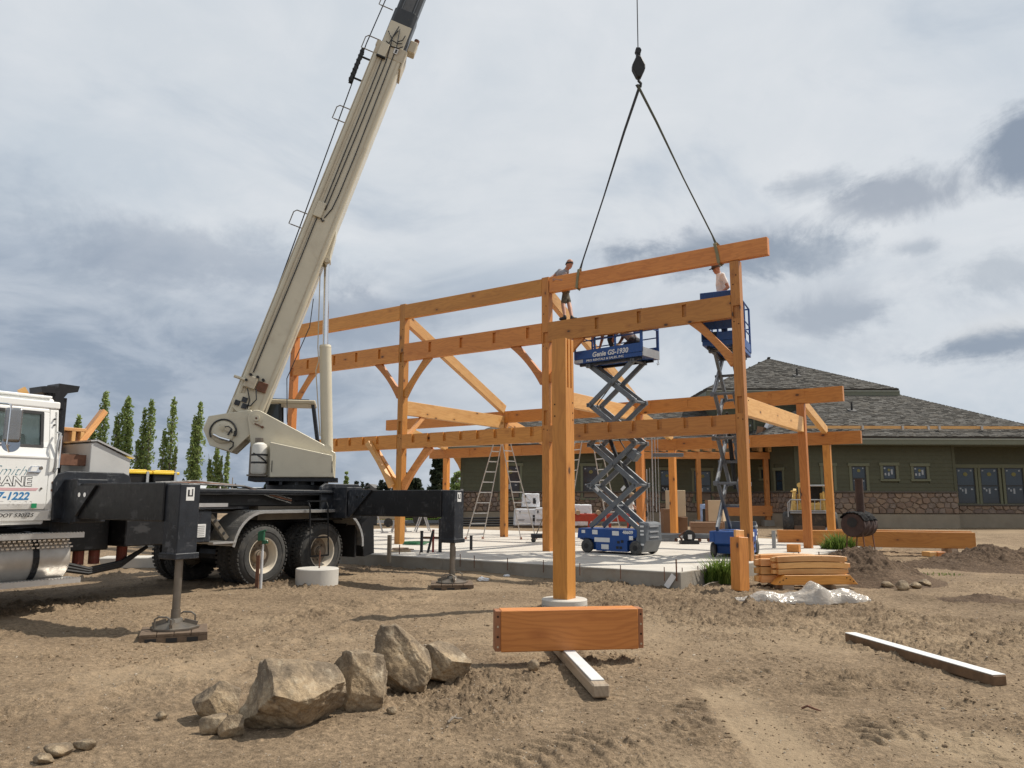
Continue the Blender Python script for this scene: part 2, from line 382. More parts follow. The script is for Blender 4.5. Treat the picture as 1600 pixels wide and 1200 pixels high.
def text(s, size, M, m, parent, name='lettering', ext=.0015, shear=0., off=0., align='LEFT', xs=1.):
    cu = bpy.data.curves.new(name, 'FONT'); cu.body = s; cu.size = size; cu.extrude = ext; cu.shear = shear; cu.offset = off; cu.align_x = align
    cu.resolution_u = 3; cu.materials.append(m)
    o = bpy.data.objects.new(name, cu); COL.objects.link(o)
    if parent: o.parent = parent
    o.matrix_basis = M @ Matrix.Diagonal((xs, 1, 1, 1)); return o
def copytree(o, parent=None):
    c_ = o.copy(); COL.objects.link(c_); c_.parent = parent
    for ch in list(o.children): copytree(ch, c_)
    return c_

# ------------------------------------------------------------------ noise for built relief
def vnoise(x, y, seed=0):
    xi = np.floor(x).astype(np.int64); yi = np.floor(y).astype(np.int64); xf = x-xi; yf = y-yi
    def h(a, b):
        n = (a*374761393 + b*668265263 + seed*974634721) & 0xffffffff
        n = ((n ^ (n >> 13))*1274126177) & 0xffffffff
        return ((n ^ (n >> 16)) & 0xffff)/65535.
    u = xf*xf*(3-2*xf); v = yf*yf*(3-2*yf)
    return (h(xi, yi)*(1-u) + h(xi+1, yi)*u)*(1-v) + (h(xi, yi+1)*(1-u) + h(xi+1, yi+1)*u)*v - .5
def fbm(x, y, octv=4, seed=0, gain=.5):
    s = 0; a = 1.; f = 1.
    for i in range(octv):
        s = s + a*vnoise(x*f + 17.3*i, y*f - 9.1*i, seed+i); a *= gain; f *= 2.03
    return s

# ================================================================== THE GROUND
YAW = .9705
Uv = np.array([math.sin(YAW), -math.cos(YAW), 0]); Vv = np.array([math.cos(YAW), math.sin(YAW), 0])
O = gz(1063, 894, .26); O[2] = 0
def W(a, b, z=0.): return O + a*Uv + b*Vv + np.array([0, 0, z])
SLABZ = .26
def sstep(a, b, x):
    t = np.clip((x-a)/(b-a), 0, 1); return t*t*(3-2*t)
def lane(x, y, p, q, wd):
    p = np.array(p[:2]); q = np.array(q[:2]); d = q-p; L = np.hypot(*d); d = d/L
    s = (x-p[0])*d[0] + (y-p[1])*d[1]; t = -(x-p[0])*d[1] + (y-p[1])*d[0]
    k = sstep(wd, wd*.6, np.abs(t))*sstep(-.2, .2, s)*sstep(L+.2, L-.2, s)
    return s, t, k
def gbase(x, y):
    x = np.asarray(x, float); y = np.asarray(y, float)
    z = .2*sstep(19, 30, y)
    z = z + .05*fbm(x*.22, y*.22, 2, 3)*sstep(.5, 4, y)
    d = (x-O[0])*Vv[0] + (y-O[1])*Vv[1]; a = (x-O[0])*Uv[0] + (y-O[1])*Uv[1]
    return z
def gh(x, y):
    z = gbase(x, y); x = np.asarray(x, float); y = np.asarray(y, float)
    r = np.hypot(x, y); near = sstep(40, 14, r)
    n1 = fbm(x*.9, y*.9, 3, 11); n2 = fbm(x*3.1, y*3.1, 3, 21); n3 = fbm(x*14, y*14, 4, 31, .62); n4 = fbm(x*44, y*44, 3, 41, .62)
    rough = .30 + 1.25*sstep(.0, .28, fbm(x*.45+3, y*.45, 3, 51)) + .5*sstep(.08, .3, fbm(x*1.7, y*1.7, 2, 57))
    z = z + near*(.045*n1 + .030*n2*rough + .034*rough*(np.maximum(0, n3-.05)*1.5 - .25*np.maximum(0, -n3)) + .016*rough*(np.maximum(0, n4)*1.4 + .3*n4))
    # loose furrows left by wheels along the truck's run
    s, t, k = lane(x, y, gz(40, 1130), gz(640, 925), .9); z = z + k*.016*np.sin(t*13 + 2*n2*3)
    for p, q, wd, ph in ((gz(770, 1196), gz(1150, 1092), .30, 0.), (gz(1290, 1062), gz(1450, 1190), .26, 1.), (gz(1010, 1100), gz(1180, 1195), .2, 2.), (gz(1480, 1120), gz(1590, 1190), .25, .5), (gz(1330, 1160), gz(1600, 1090), .22, .2), (gz(1120, 1060), gz(1250, 1020), .2, .7)):
        s, t, k = lane(x, y, p, q, wd)
        rib = np.abs(((s*7.5 + np.abs(t)*3.0 + ph + n1*1.2) % 1.) - .5)*2
        z = z*(1-.35*k) + .35*k*gbase(x, y) + k*(.030*sstep(.2, .85, rib) - .018)*(.12 + 1.05*sstep(-.12, .22, n1*.8+n2+.08))
    s, t, k = lane(x, y, gz(1130, 1072), gz(1270, 1215), .24)
    z = z*(1-k*.8) + k*(.8*gbase(x, y) - .014 + .004*n3)
    for px, py, rr, hh in ((268, 992, 1.3, -.16), (492, 918, .75, .09), (1440, 935, .5, .05), (1590, 950, .6, .05), (880, 952, .7, .03), (420, 925, .5, .035), (250, 965, 1.2, .035), (1520, 935, .35, .04)):
        g = gz(px, py); z = z + hh*np.exp(-((x-g[0])**2+(y-g[1])**2)/(rr*rr*.5))*(1+(n3*.6 if hh > 0 else 0))
    return z
def gdust(x, y):
    s, t, k = lane(x, y, gz(1130, 1072), gz(1270, 1215), .30); d = .9*k
    for p, q, wd in ((gz(1380, 1135), gz(1600, 1175), .35), (gz(1000, 1180), gz(1100, 1210), .4)):
        s, t, k = lane(x, y, p, q, wd); d = d + .5*k
    rough = sstep(.02, .3, fbm(x*.45+3, y*.45, 3, 51)); n3 = fbm(x*14, y*14, 4, 31, .62)
    d = d - .55*rough*sstep(-.1, .25, n3) + .55*sstep(.05, .35, fbm(x*.6+9, y*.6, 4, 71)) - .35*sstep(.1, .35, fbm(x*.8-4, y*2.2, 4, 75))
    for px, py, rr in ((1440, 935, .5), (1590, 950, .6), (1520, 935, .4), (700, 1010, .5), (930, 960, .6)):
        g = gz(px, py); d = d - .6*np.exp(-((x-g[0])**2+((y-g[1])*.7)**2)/(rr*rr*.5))
    return np.clip(d, -1, 1)
def gpt(px, py): 
    p = gz(px, py)
    for i in range(4): p = gz(px, py, float(gbase(p[0], p[1])))
    return p
def build_ground():
    A1 = np.radians(np.concatenate([np.linspace(-40, 40, 860), np.linspace(40, 320, 60)[1:-1]]))
    rr = [1.6]
    while rr[-1] < 3.9: rr.append(rr[-1]*1.02)
    while rr[-1] < 15: rr.append(rr[-1]*1.0026)
    while rr[-1] < 34: rr.append(rr[-1]*1.007)
    while rr[-1] < 4200: rr.append(rr[-1]*1.09)
    rr = np.array(rr); na = len(A1); nr = len(rr)
    R_, A_ = np.meshgrid(rr, A1, indexing='ij'); X = R_*np.sin(A_); Y = R_*np.cos(A_); Z = gh(X, Y)
    co = np.stack([X, Y, Z], -1).reshape(-1, 3); co = np.vstack([co, [[0, 0, 0]]])
    i, j = np.meshgrid(np.arange(nr-1), np.arange(na), indexing='ij'); j2 = (j+1) % na
    q = np.stack([i*na+j, (i+1)*na+j, (i+1)*na+j2, i*na+j2], -1).reshape(-1, 4)[:, ::-1]
    tri = np.stack([np.full(na, nr*na), np.arange(na), (np.arange(na)+1) % na], -1)[:, ::-1]
    me = bpy.data.meshes.new('ground'); me.vertices.add(len(co)); me.vertices.foreach_set('co', co.ravel())
    nl = q.size+tri.size; me.loops.add(nl); me.loops.foreach_set('vertex_index', np.concatenate([q.ravel(), tri.ravel()]))
    me.polygons.add(len(q)+len(tri))
    me.polygons.foreach_set('loop_start', np.concatenate([np.arange(len(q))*4, len(q)*4+np.arange(len(tri))*3]))
    me.polygons.foreach_set('loop_total', np.concatenate([np.full(len(q), 4), np.full(len(tri), 3)]))
    me.polygons.foreach_set('use_smooth', np.ones(len(q)+len(tri), bool)); me.update(calc_edges=True); me.validate()
    me.materials.append(DIRT)
    at = me.attributes.new('dust', 'FLOAT', 'POINT'); at.data.foreach_set('value', np.append(gdust(X, Y).ravel(), 0).astype(np.float32))
    o = bpy.data.objects.new('ground', me); COL.objects.link(o); tag(o, kind='structure'); return o
build_ground()

# clods and gravel: nobody could count them
def scatter(name, n, dist, size, m, seed):
    rs = np.random.RandomState(seed); q = MB(); ico = bmesh.new(); bmesh.ops.create_icosphere(ico, subdivisions=1, radius=1)
    base = np.array([v.co[:] for v in ico.verts]); fs = [tuple(v.index for v in f.verts) for f in ico.faces]; ico.free()
    allv = []; allf = []
    for k in range(n):
        px, py = dist(rs); g = gz(px, py)
        s = size(rs)*min(1.6, .5+g[1]/9)
        sc = rs.uniform(.55, 1.2, 3)*s; sc[2] *= .7; v = base*sc*(1+rs.uniform(-.28, .28, (12, 1)))
        t = rs.uniform(0, 6.3); c_, s_ = math.cos(t), math.sin(t); v = v @ np.array([[c_, s_, 0], [-s_, c_, 0], [0, 0, 1]])
        v = v + [g[0], g[1], float(gh(g[0], g[1])) + sc[2]*.1]
        o_ = len(allv)*12; allv.append(v); allf += [tuple(i+o_ for i in f) for f in fs]
    me = bpy.data.meshes.new(name); me.from_pydata(np.vstack(allv).tolist(), [], allf); me.materials.append(m)
    o = bpy.data.objects.new(name, me); COL.objects.link(o); return tag(o, kind='stuff')
CLOD = dirt_mat('dirt_clods', (.26, .19, .122), (.17, .12, .078), False, .6)
PEB = mat('pebble', (.33, .28, .22), .9, var=.35, scale=20, bump=.2)
def dclod(rs):
    while True:
        x = rs.uniform(-40, 1640); y = 900 + 320*rs.beta(1.0, 1.35)
        if vnoise(np.array(x*.006), np.array(y*.02), 77) > rs.uniform(-.5, .25): return x, y
scatter('dirt', 5200, dclod, lambda r: .005+.022*r.beta(.8, 6), CLOD, 3)
scatter('gravel', 1500, dclod, lambda r: .004+.014*r.beta(.9, 6), PEB, 4)

# asphalt drive and the weedy strip far behind the slab
q = MB(); a_ = dep(520, 835, 33); 
q.xy([(-9, 41), (6, 41), (6, 47), (-30, 47), (-30, 43)], .204, .215)
tag(q.build('driveway', mat('asphalt', (.055, .053, .052), .9, var=.2, scale=2)), kind='structure')

# ================================================================== THE SLAB
poly = [(0, 0), (1.0, 6.9), (1.25, 12.6), (-17.5, 12.6), (-17.5, 0)]
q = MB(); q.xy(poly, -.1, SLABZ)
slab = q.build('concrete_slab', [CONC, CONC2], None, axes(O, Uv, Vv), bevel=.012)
for f in slab.data.polygons: f.material_index = 0 if f.normal.z > .5 else 1  # sides carry a darker concrete: dirt stain plus their shade put into the colour
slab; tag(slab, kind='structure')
# formed edge: board marks left between pours
q = MB()
for a in (-1.9, -3.55, -5.3, -7.2, -9.6, -12.4): q.b2((a-.004, -.0045, -.05), (a+.004, .02, SLABZ-.012))
q.b2((-17.4, -.0035, SLABZ-.045), (-.02, .02, SLABZ-.04))
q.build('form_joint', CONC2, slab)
# saw cut control joints, laid as thin dark slots proud by 2 mm
JT = mat('saw_cut', (.16, .14, .12), .9)
for a in (-4.7, -9.5, -14.2): MB().b2((a-.006, .05, SLABZ), (a+.006, 12.5, SLABZ+.002)).build('control_joint', JT, slab)
for b in (3.2, 8.2): MB().b2((-17.4, b-.006, SLABZ), (.3, b+.006, SLABZ+.0021)).build('control_joint', JT, slab)

# ================================================================== THE TIMBER FRAME
fr = thing('timber_pavilion', 'tall orange timber post and beam pavilion under construction on the concrete slab', 'pavilion', O, YAW-math.pi/2)
B1, B2, B3 = 3.1, 8.15, 10.85            # front faces of the three rows
T = .2
PA = [.17, -4.65, -9.48, -14.2]          # post centres along the rows
# row 1: full-height posts
for i, a in enumerate(PA):
    top = 6.62 if i in (0, 3) else 7.05
    pk = []
    ht = top-SLABZ; mid = (top+SLABZ)/2
    for zz, d0, d1 in ((5.35, 0, .28), (3.30, 0, .36)): pk.append((zz-mid, zz+d1-mid, -.055 if zz < 4 else -.085, .05 if zz < 4 else .06, .04))
    if i == 3: pk = pk[:1]
    beam('post', (a, B1+T/2, SLABZ), (a, B1+T/2, top), T, T, fr, upv=(-1, 0, 0), pockets=pk)
# peg holes
PEG = mat('peg_hole', (.03, .012, .005), .9)
def pegs(pts, r=.014):
    for (a, b, z) in pts: MB().cyl((a, b, z), (a, b-.003, z), r, n=8).build('peg_hole', PEG, fr)
for a in PA:
    pegs([(a-.05, B1, 5.28), (a+.05, B1, 5.22), (a-.05, B1, 3.2), (a+.05, B1, 3.17), (a+.03, B1, 6.3), (a-.04, B1, 6.1)])
BT = .15                                  # thickness of the beams
def bay(i): return PA[i+1]+T/2+.002, PA[i]-T/2-.002
def run(name, a0, a1, b, z0, z1, pk=None, th=BT):
    return beam(name, (a0, b+th/2, (z0+z1)/2), (a1, b+th/2, (z0+z1)/2), th, z1-z0, fr, pockets=pk)
# middle girts: shallow housings for the wall purlins
for i in range(3):
    a0, a1 = bay(i); L = a1-a0; pk = [(x-.05, x+.05, -.09, .19, .05) for x in ([-.95, .15, 1.25] if i == 0 else [-1.35, -.25, .85, 1.9] if i == 1 else [-1.6, -.4, .55, 1.5])]
    run('girt', a0, a1, B1-.012, 5.375, 5.87, pk)
# lower girts: joist pockets open at the top edge
for i in range(3):
    a0, a1 = bay(i); L = a1-a0
    pk = [(x-.055, x+.055, -.04, .3, .055) for x in np.arange(-L/2+.42, L/2-.2, .56 if i else .62)]
    run('girt', a0, a1, B1-.012, 2.885, 3.28, pk)
# top plates
a0, a1 = bay(1); run('top_plate', a0, a1, B1-.012, 6.61, 7.02)
run('top_plate', -15.0, PA[2]-T/2-.002, B1-.012, 6.61, 7.02)
# curved knee braces
def brace(p, q, b, bow, wd=.19, th=.1, m=None, rowdir=True, par=None):
    """curved brace from p=(along,z) on the post to q=(along,z) under the beam; bow bends it inward"""
    p = np.array(p); q_ = np.array(q); d = (q_-p); L = np.linalg.norm(d); d /= L; n_ = np.array([-d[1], d[0]])
    N_ = 10; up_ = []; lo = []
    for k in range(N_+1):
        t = k/N_; c_ = p + d*L*t + n_*bow*4*t*(1-t)
        cv = 4*t*(1-t); s_ = 1 if bow > 0 else -1; up_.append(p + d*L*t + n_*s_*wd*(.42)); lo.append(p + d*L*t - n_*s_*(wd*.58 - wd*.30*cv))
    poly = [tuple(map(float, v)) for v in up_ + lo[::-1]]
    qd = MB()
    if rowdir: qd.xz([(x-p[0], z-p[1]) for x, z in poly], b, b+th); M = Matrix.Translation((p[0], 0, p[1]))
    else: qd.yz([(x-p[0], z-p[1]) for x, z in poly], b, b+th); M = Matrix.Translation((0, p[0], p[1]))
    return qd.build('knee_brace', m or TIM, par or fr, M, bevel=.004)
e = T/2-.02
for a, sgns in ((PA[0], (-1,)), (PA[1], (-1, 1)), (PA[2], (-1, 1)), (PA[3], (1,))):
    for s in sgns: brace((a+s*e, 4.40), (a+s*(e+.90), 5.44), B1+.03, .06*s, wd=.22)
for a, sgns in ((PA[2], (-1, 1)),):
    for s in sgns: brace((a+s*e, 1.80), (a+s*(e+.98), 2.93), B1+.02, .07*s, wd=.24, th=.13)
brace((PA[2]-T/2-.06, 1.85), (PA[2]-1.12, 3.10), B1-.15, -.06, wd=.17, th=.13, m=TIM2)
# row 2
for i, a in enumerate(PA):
    z0 = .14 if i == 0 else SLABZ
    ax = a + (.11 if i == 1 else 0); beam('post', (ax, B2+T/2, z0), (ax, B2+T/2, 4.03), T, T, fr, upv=(-1, 0, 0))
pk = [(x-.06, x+.06, -.06, .12, .012) for x in (-6.3, -5.1, -3.6, -2.4, -.9, .3, 1.5, 2.75, 3.9, 5.1, 6.2, 7.15)]
run('purlin', -14.85, 1.25, B2-.01, 4.035, 4.42, pk, .18)
# row 3
for i, a in enumerate(PA): beam('post', (a+.02, B3+T/2, SLABZ), (a+.02, B3+T/2, 3.10), T, T, fr, upv=(-1, 0, 0))
pk = [(x-.06, x+.06, -.1, .1, .012) for x in np.arange(-7.2, 7.6, 1.22)]
run('purlin', -15.0, 1.15, B3-.01, 3.105, 3.47, pk, .18)
# tie beams across the bents, sloping rafters above
TI = TIM2
for i, a in enumerate(PA):
    z0 = 3.27 if i == 0 else 3.85
    if i < 3: beam('tie_beam', (a, B1+T+.002, z0+.2), (a, B2-.02, z0+.2), .15, .4, fr, TI)
    if 0 < i < 3:
        beam('rafter', (a, B1+T+.01, 6.62), (a, B2+.05, 4.48), .15, .30, fr, TI)
        brace((B1+T-.01, 3.15), (B1+T+.78, 3.86), a-.05, -.03, wd=.15, th=.1, m=TI, rowdir=False)
    beam('rafter', (a, B2+T+.06, 4.10), (a, B3+.12, 3.52), .14, .24, fr, TI)
pegs([(PA[0]+.076, 3.45, 3.6)])
# the plate the crane is lowering
hb = thing('hoisted_beam', 'orange timber beam hanging in two slings above the right bay of the frame', 'timber beam', W(PA[1]+T/2+.03, B1, 6.635), YAW-math.pi/2)
q = beam('beam', (0, BT/2-.012, .195), (5.42, BT/2-.012, .195), BT, .39, hb)

# near post on its own round pier
pb = gz(882, 950)
pier = thing('concrete_pier', 'round grey concrete pier under the nearest timber post', 'concrete pier', (pb[0], pb[1], 0))
MB().lathe([(0, -.25), (.318, -.25), (.318, .118), (.306, .13), (0, .13)], Matrix.Identity(4), 40).build('footing', CONC, pier, smooth=True)
MB().lathe([(.3185, .045), (.3205, .05), (.3185, .055)], Matrix.Identity(4), 40).build('form_seam', CONC2, pier)
np_ = thing('timber_post', 'nearest free standing timber post with mortise slots near its top on round pier', 'timber post', (pb[0], pb[1], .13), YAW-math.pi/2)
q = MB(); h = 3.68; t2 = .115
q.b2((-t2, -t2, 0), (t2, t2, h-.72)); q.b2((-t2, -t2, h-.72), (t2-.07, t2, h))
q.b2((t2-.07, -t2, h-.72), (t2, -t2+.045, h)); q.b2((t2-.07, -.035, h-.72), (t2, .02, h)); q.b2((t2-.07, t2-.06, h-.72), (t2, t2, h))
M_ = axes((0, 0, 0), (0, 0, 1), (0, 1, 0))
q.v = [tuple(M_.inverted() @ Vector(v)) for v in q.v]
q.build('post', TIM, np_, M_)
for z in (2.72, 2.55):
    for x in (-.07,): MB().cyl((x, -t2, z), (x, -t2-.003, z), .012, n=8).build('peg_hole', PEG, np_)
for z in (2.75, 2.6, 2.5): MB().cyl((t2, .08, z), (t2+.003, .08, z), .012, n=8).build('peg_hole', PEG, np_)

# ================================================================== THE HOUSE BEHIND
GB = .2                                       # ground level back there
Y0, Y1, Y2 = 36.4, 40.0, 37.2                 # right wing, back wall, far right recess
house = thing('house', 'long single storey house with dark olive siding, stone base and shingled hip roofs', 'house', (10, 38, GB))
HI = Matrix.Translation((-10, -38, -GB))      # children are given in world coordinates
rs = random.Random(5)
STM = []
for k, c_ in enumerate(((.225, .155, .112), (.255, .185, .132), (.185, .135, .108), (.24, .165, .112), (.215, .165, .132))):
    STM.append(mat('wall_stone_%d' % k, c_, .9, var=.3, scale=4, bump=.5, bscale=14))
MORT = mat('mortar', (.185, .14, .105), .95, var=.1)
def xat(px, Y): return float(dep(px, 760, Y)[0])
ZE, ZST, ZF = 4.10, 1.84, .86                  # eave soffit, top of stone, top of foundation
stone_list = []
def wall(p0, p1, z0, z1, holes=(), boards=True, stone=(ZF, ZST), found=True, exp=.19, sw=.62, sh=.33, corner=True):
    """a wall seen from its right-hand side, from p0 to p1 (left to right): lap boards, stones, foundation; holes = [(s0, s1, z0, z1)]"""
    p0 = Vector((*p0, 0)); p1 = Vector((*p1, 0)); d = (p1-p0); L = d.length; d.normalize(); n = Vector((d.y, -d.x, 0))
    M = axes(p0, d, -n)                        # x along, y into the wall, z up
    MB().b2((0, .03, GB-.3), (L, .25, z1)).build('wall', OLIVE, house, HI @ M)
    if found: MB().b2((0, -.06, GB-.3), (L, .029, stone[0]-.02 if stone else ZF)).build('foundation', mat('foundation_concrete', (.27, .225, .165), .9, var=.12, scale=2, bump=.2, dirt=.25, dirtcol=(.2, .155, .11)), house, HI @ M)
    if stone:
        MB().b2((0, -.01, stone[0]), (L, .028, stone[1])).build('mortar_bed', MORT, house, HI @ M)
        MB().b2((-.0, -.10, stone[1]), (L, .02, stone[1]+.07)).build('water_table', mat('water_table', (.10, .085, .07), .85), house, HI @ M, bevel=.01)
        gx, gy = sw*.50, sh*.84; H_ = stone[1]-stone[0]; nx, ny = max(1, int(L/gx)), max(1, round(H_/gy)); pts = []
        for i in range(nx+1):
            for j in range(ny): pts.append(((i+.5*(j % 2)+rs.uniform(-.33, .33))*L/nx, stone[0]+(j+.5+rs.uniform(-.3, .3))*H_/ny))
        for i, (x, z) in enumerate(pts):
            pg_ = [(0, stone[0]), (L, stone[0]), (L, stone[1]), (0, stone[1])]
            for k, (x2, z2) in enumerate(pts):
                if k == i or abs(x2-x) > 3*gx: continue
                mx_, mz_ = (x+x2)/2, (z+z2)/2; dx, dz = (x2-x)*.5, (z2-z); out = []
                for (ax, az_), (bx_, bz_) in zip(pg_, pg_[1:]+pg_[:1]):
                    fa = (ax-mx_)*dx+(az_-mz_)*dz; fb = (bx_-mx_)*dx+(bz_-mz_)*dz
                    if fa <= 0: out.append((ax, az_))
                    if fa*fb < 0: t = fa/(fa-fb); out.append((ax+(bx_-ax)*t, az_+(bz_-az_)*t))
                pg_ = out
                if len(pg_) < 3: break
            if len(pg_) < 3: continue
            cx = sum(q[0] for q in pg_)/len(pg_); cz = sum(q[1] for q in pg_)/len(pg_)
            wx = max(q[0] for q in pg_)-min(q[0] for q in pg_); wz = max(q[1] for q in pg_)-min(q[1] for q in pg_)
            if wx < .08 or wz < .06 or any(h[0] < cx < h[1] and cz > h[2] for h in holes): continue
            fx, fz = max(.3, 1-.018/wx*2), max(.3, 1-.018/wz*2); f = rs.uniform(.03, .08); N_ = len(pg_)
            back = [(cx+(a-cx)*fx, -.011, cz+(b-cz)*fz) for a, b in pg_]; fro = [(cx+(a-cx)*fx*.86, -.011-f*rs.uniform(.75, 1.1), cz+(b-cz)*fz*.84) for a, b in pg_]
            stone_list.append((wx*wz, back+fro, N_, rs.randrange(5), HI @ M))
    zb = (stone[1]+.07) if stone else (z0 if z0 else ZF)
    if boards:
        z = zb; 
        while z < z1-.02:
            t = min(exp, z1-z); segs = [(0., L)]
            for h in holes:
                if z+t > h[2]+.01 and z < h[3]-.01:
                    segs = [v for s0, s1 in segs for v in ((s0, min(s1, h[0])), (max(s0, h[1]), s1)) if v[1]-v[0] > .02]
            for s0, s1 in segs:
                q = MB(); q.yz([(-.022, z), (-.022, z+.012), (-.006, z+t), (.0295, z+t), (.0295, z)], s0+.001, s1-.001)
                q.build('siding_board', OLIVE, house, HI @ M)
            z += exp
    return M, L
def stick(f, M, x, z, w_, h_, m=None):
    m = m or GST
    MB().b2((x, -.012, z), (x+w_*.85, -.0065, z+h_*.85)).build('sticker', m, f, None)
def window(M, s0, s1, z0, z1, hung=True, dark_low=False, small=False, trim=.13, stickers=True, head=True):
    """a window in the wall frame M: trim is the part, sashes, glass and stickers are its sub-parts"""
    q = MB(); y = -.045
    q.b2((s0-trim, y, z0-trim*.0), (s0, .03, z1)); q.b2((s1, y, z0), (s1+trim, .03, z1))
    if head: q.b2((s0-trim-.05, y-.02, z1), (s1+trim+.05, .03, z1+trim*1.15)); q.b2((s0-trim-.04, y-.03, z0-.10), (s1+trim+.04, .03, z0))
    if not head: q.b2((s0-trim, y+.01, z0-.05), (s1+trim, .02, z0))
    f = q.build('window', TRIM, house, HI @ M, bevel=.008)
    t = .045; q = MB(); zm = (z0+z1)/2
    q.b2((s0, -.018, z0), (s0+t, .02, z1)); q.b2((s1-t, -.018, z0), (s1, .02, z1)); q.b2((s0+t, -.018, z0), (s1-t, .02, z0+t)); q.b2((s0+t, -.018, z1-t), (s1-t, .02, z1))
    if hung: q.b2((s0+t, -.022, zm-.03), (s1-t, .018, zm+.03))
    q.build('sash', SASH, f)
    MB().b2((s0+t, .0, z0+t), (s1-t, .012, z1-t)).build('pane', DARK if dark_low == 2 else DGLASS, f)
    if dark_low == 1: MB().b2((s0+t, -.004, z0+t), (s1-t, -.001, zm-.03)).build('lower_sheet', DARK, f)  # near-black sheet over the lower half of the window
    if not stickers: return f
    w_ = s1-s0; h_ = z1-z0
    if hung:
        for (x, z, a, b) in ((.10, .90, .11, .045), (.76, .90, .11, .05), (.12, .40, .12, .05), (.24, .34, .10, .07), (.40, .28, .12, .17), (.74, .38, .13, .05)): stick(f, M, s0+x*w_, z0+z*h_, a*w_, b*h_)
        qd = MB(); cx, cz, r = s0+.5*w_, z0+.82*h_, .12*w_
        qd.prism([(cx+r*math.cos(i*math.pi/8), cz+r*.9*math.sin(i*math.pi/8)) for i in range(16)], lambda a, b: (a, -.012, b), lambda a, b: (a, -.007, b)); qd.build('sticker', YELST, f)
    else:
        for (x, z, a, b) in ((.08, .75, .15, .14), (.12, .28, .16, .2), (.38, .25, .16, .28), (.62, .35, .18, .45)): stick(f, M, s0+x*w_, z0+z*h_, a*w_, b*h_)
        qd = MB(); cx, cz, r = s0+.48*w_, z0+.68*h_, .11*w_
        qd.prism([(cx+r*math.cos(i*math.pi/8), cz+r*math.sin(i*math.pi/8)) for i in range(16)], lambda a, b: (a, -.012, b), lambda a, b: (a, -.007, b)); qd.build('sticker', YELST, f)
    return f
def zpx(py, Y): return float(dep(800, py, Y)[2])
# --- right wing
xa, xb = xat(1245, Y0), xat(1494, Y0)
wins = [(1287, 1303, 727, 768, True), (1332, 1354, 727, 768, True), (1381, 1401, 726, 747, False), (1429, 1449, 727, 747, False)]
H = []; ws = []
for l, r, t_, b_, hung in wins:
    s0, s1 = xat(l, Y0)-xa, xat(r, Y0)-xa; z1, z0 = zpx(t_, Y0), zpx(b_, Y0)
    if hung: z0 = max(z0, ZST+.09)
    ws.append((s0, s1, z0, z1, hung)); H.append((s0-.12, s1+.12, z0-.08, z1+.13))
M, L = wall((xa, Y0), (xb, Y0), 0, ZE, H, sh=.32, sw=.7)
for s0, s1, z0, z1, hung in ws: window(M, s0, s1, z0, z1, hung)
MB().b2((-.06, -.035, ZST+.08), (.06, .1, ZE)).build('corner_board', OLIVE, house, HI @ M); MB().b2((L-.1, -.035, ZST+.08), (L+.03, .2, ZE)).build('corner_board', OLIVE, house, HI @ M)
# --- far right bay with the three big windows
xc = xat(1494, Y2); xd = 31.
H = []; ws = []
for l, r in ((1491.5, 1520), (1529, 1557), (1567, 1596), (1606, 1634)):
    s0, s1 = xat(l, Y2)-xc+.12, xat(r, Y2)-xc+.12; ws.append((s0, s1, zpx(785, Y2), zpx(729, Y2)))
H = [(ws[0][0]-.1, ws[-1][1]+.1, ws[0][2]-.05, ws[0][3]+.12)]
M, L = wall((xc, Y2), (xd, Y2), 0, ZE, H, stone=(ZF, zpx(787.5, Y2)-.02), sh=.28, sw=.8)
for s0, s1, z0, z1 in ws: window(M, s0, s1, z0, z1, True, trim=.125, head=False)
z0, z1 = ws[0][2], ws[0][3]; q = MB(); q.b2((ws[0][0]-.2, -.065, z1), (ws[-1][1]+.2, .03, z1+.17)); q.b2((ws[0][0]-.2, -.07, z0-.09), (ws[-1][1]+.2, .03, z0)); q.build('window_head', TRIM, house, HI @ M)
MB().b2((0, .03, GB), (.2, .26, ZE)).build('wall', OLIVE, house, HI @ axes((xb, Y0, 0), (0, 1, 0), (-1, 0, 0)))
wall((xb, Y0), (xb, Y2), 0, ZE)
# --- splayed wall back into the porch
xe = xat(1170, Y1)
dl = math.hypot(xa-xe, Y1-Y0)
def sp(px):                                     # distance along the splayed wall of a photo column
    n = np.array([Y1-Y0, xa-xe, 0.]); n = np.array([(Y1-Y0), (xa-xe), 0.])/dl
    p = pl(px, 760, (xe, Y1, 0), n); return math.hypot(p[0]-xe, p[1]-Y1)
Yw = 38.2
H = [(sp(1213)-.1, sp(1224)+.1, zpx(768, Yw), zpx(735, Yw)+.2), (sp(1191)-.1, sp(1199)+.1, zpx(747, 39), zpx(733, 39)+.1)]
M, L = wall((xe, Y1), (xa, Y0), 0, ZE, H, sw=.6)
window(M, sp(1213), sp(1224), max(zpx(768, Yw), ZST+.09), zpx(735, Yw), True, stickers=False)
window(M, sp(1191), sp(1199), zpx(747, 39), zpx(733, 39), False, stickers=False)
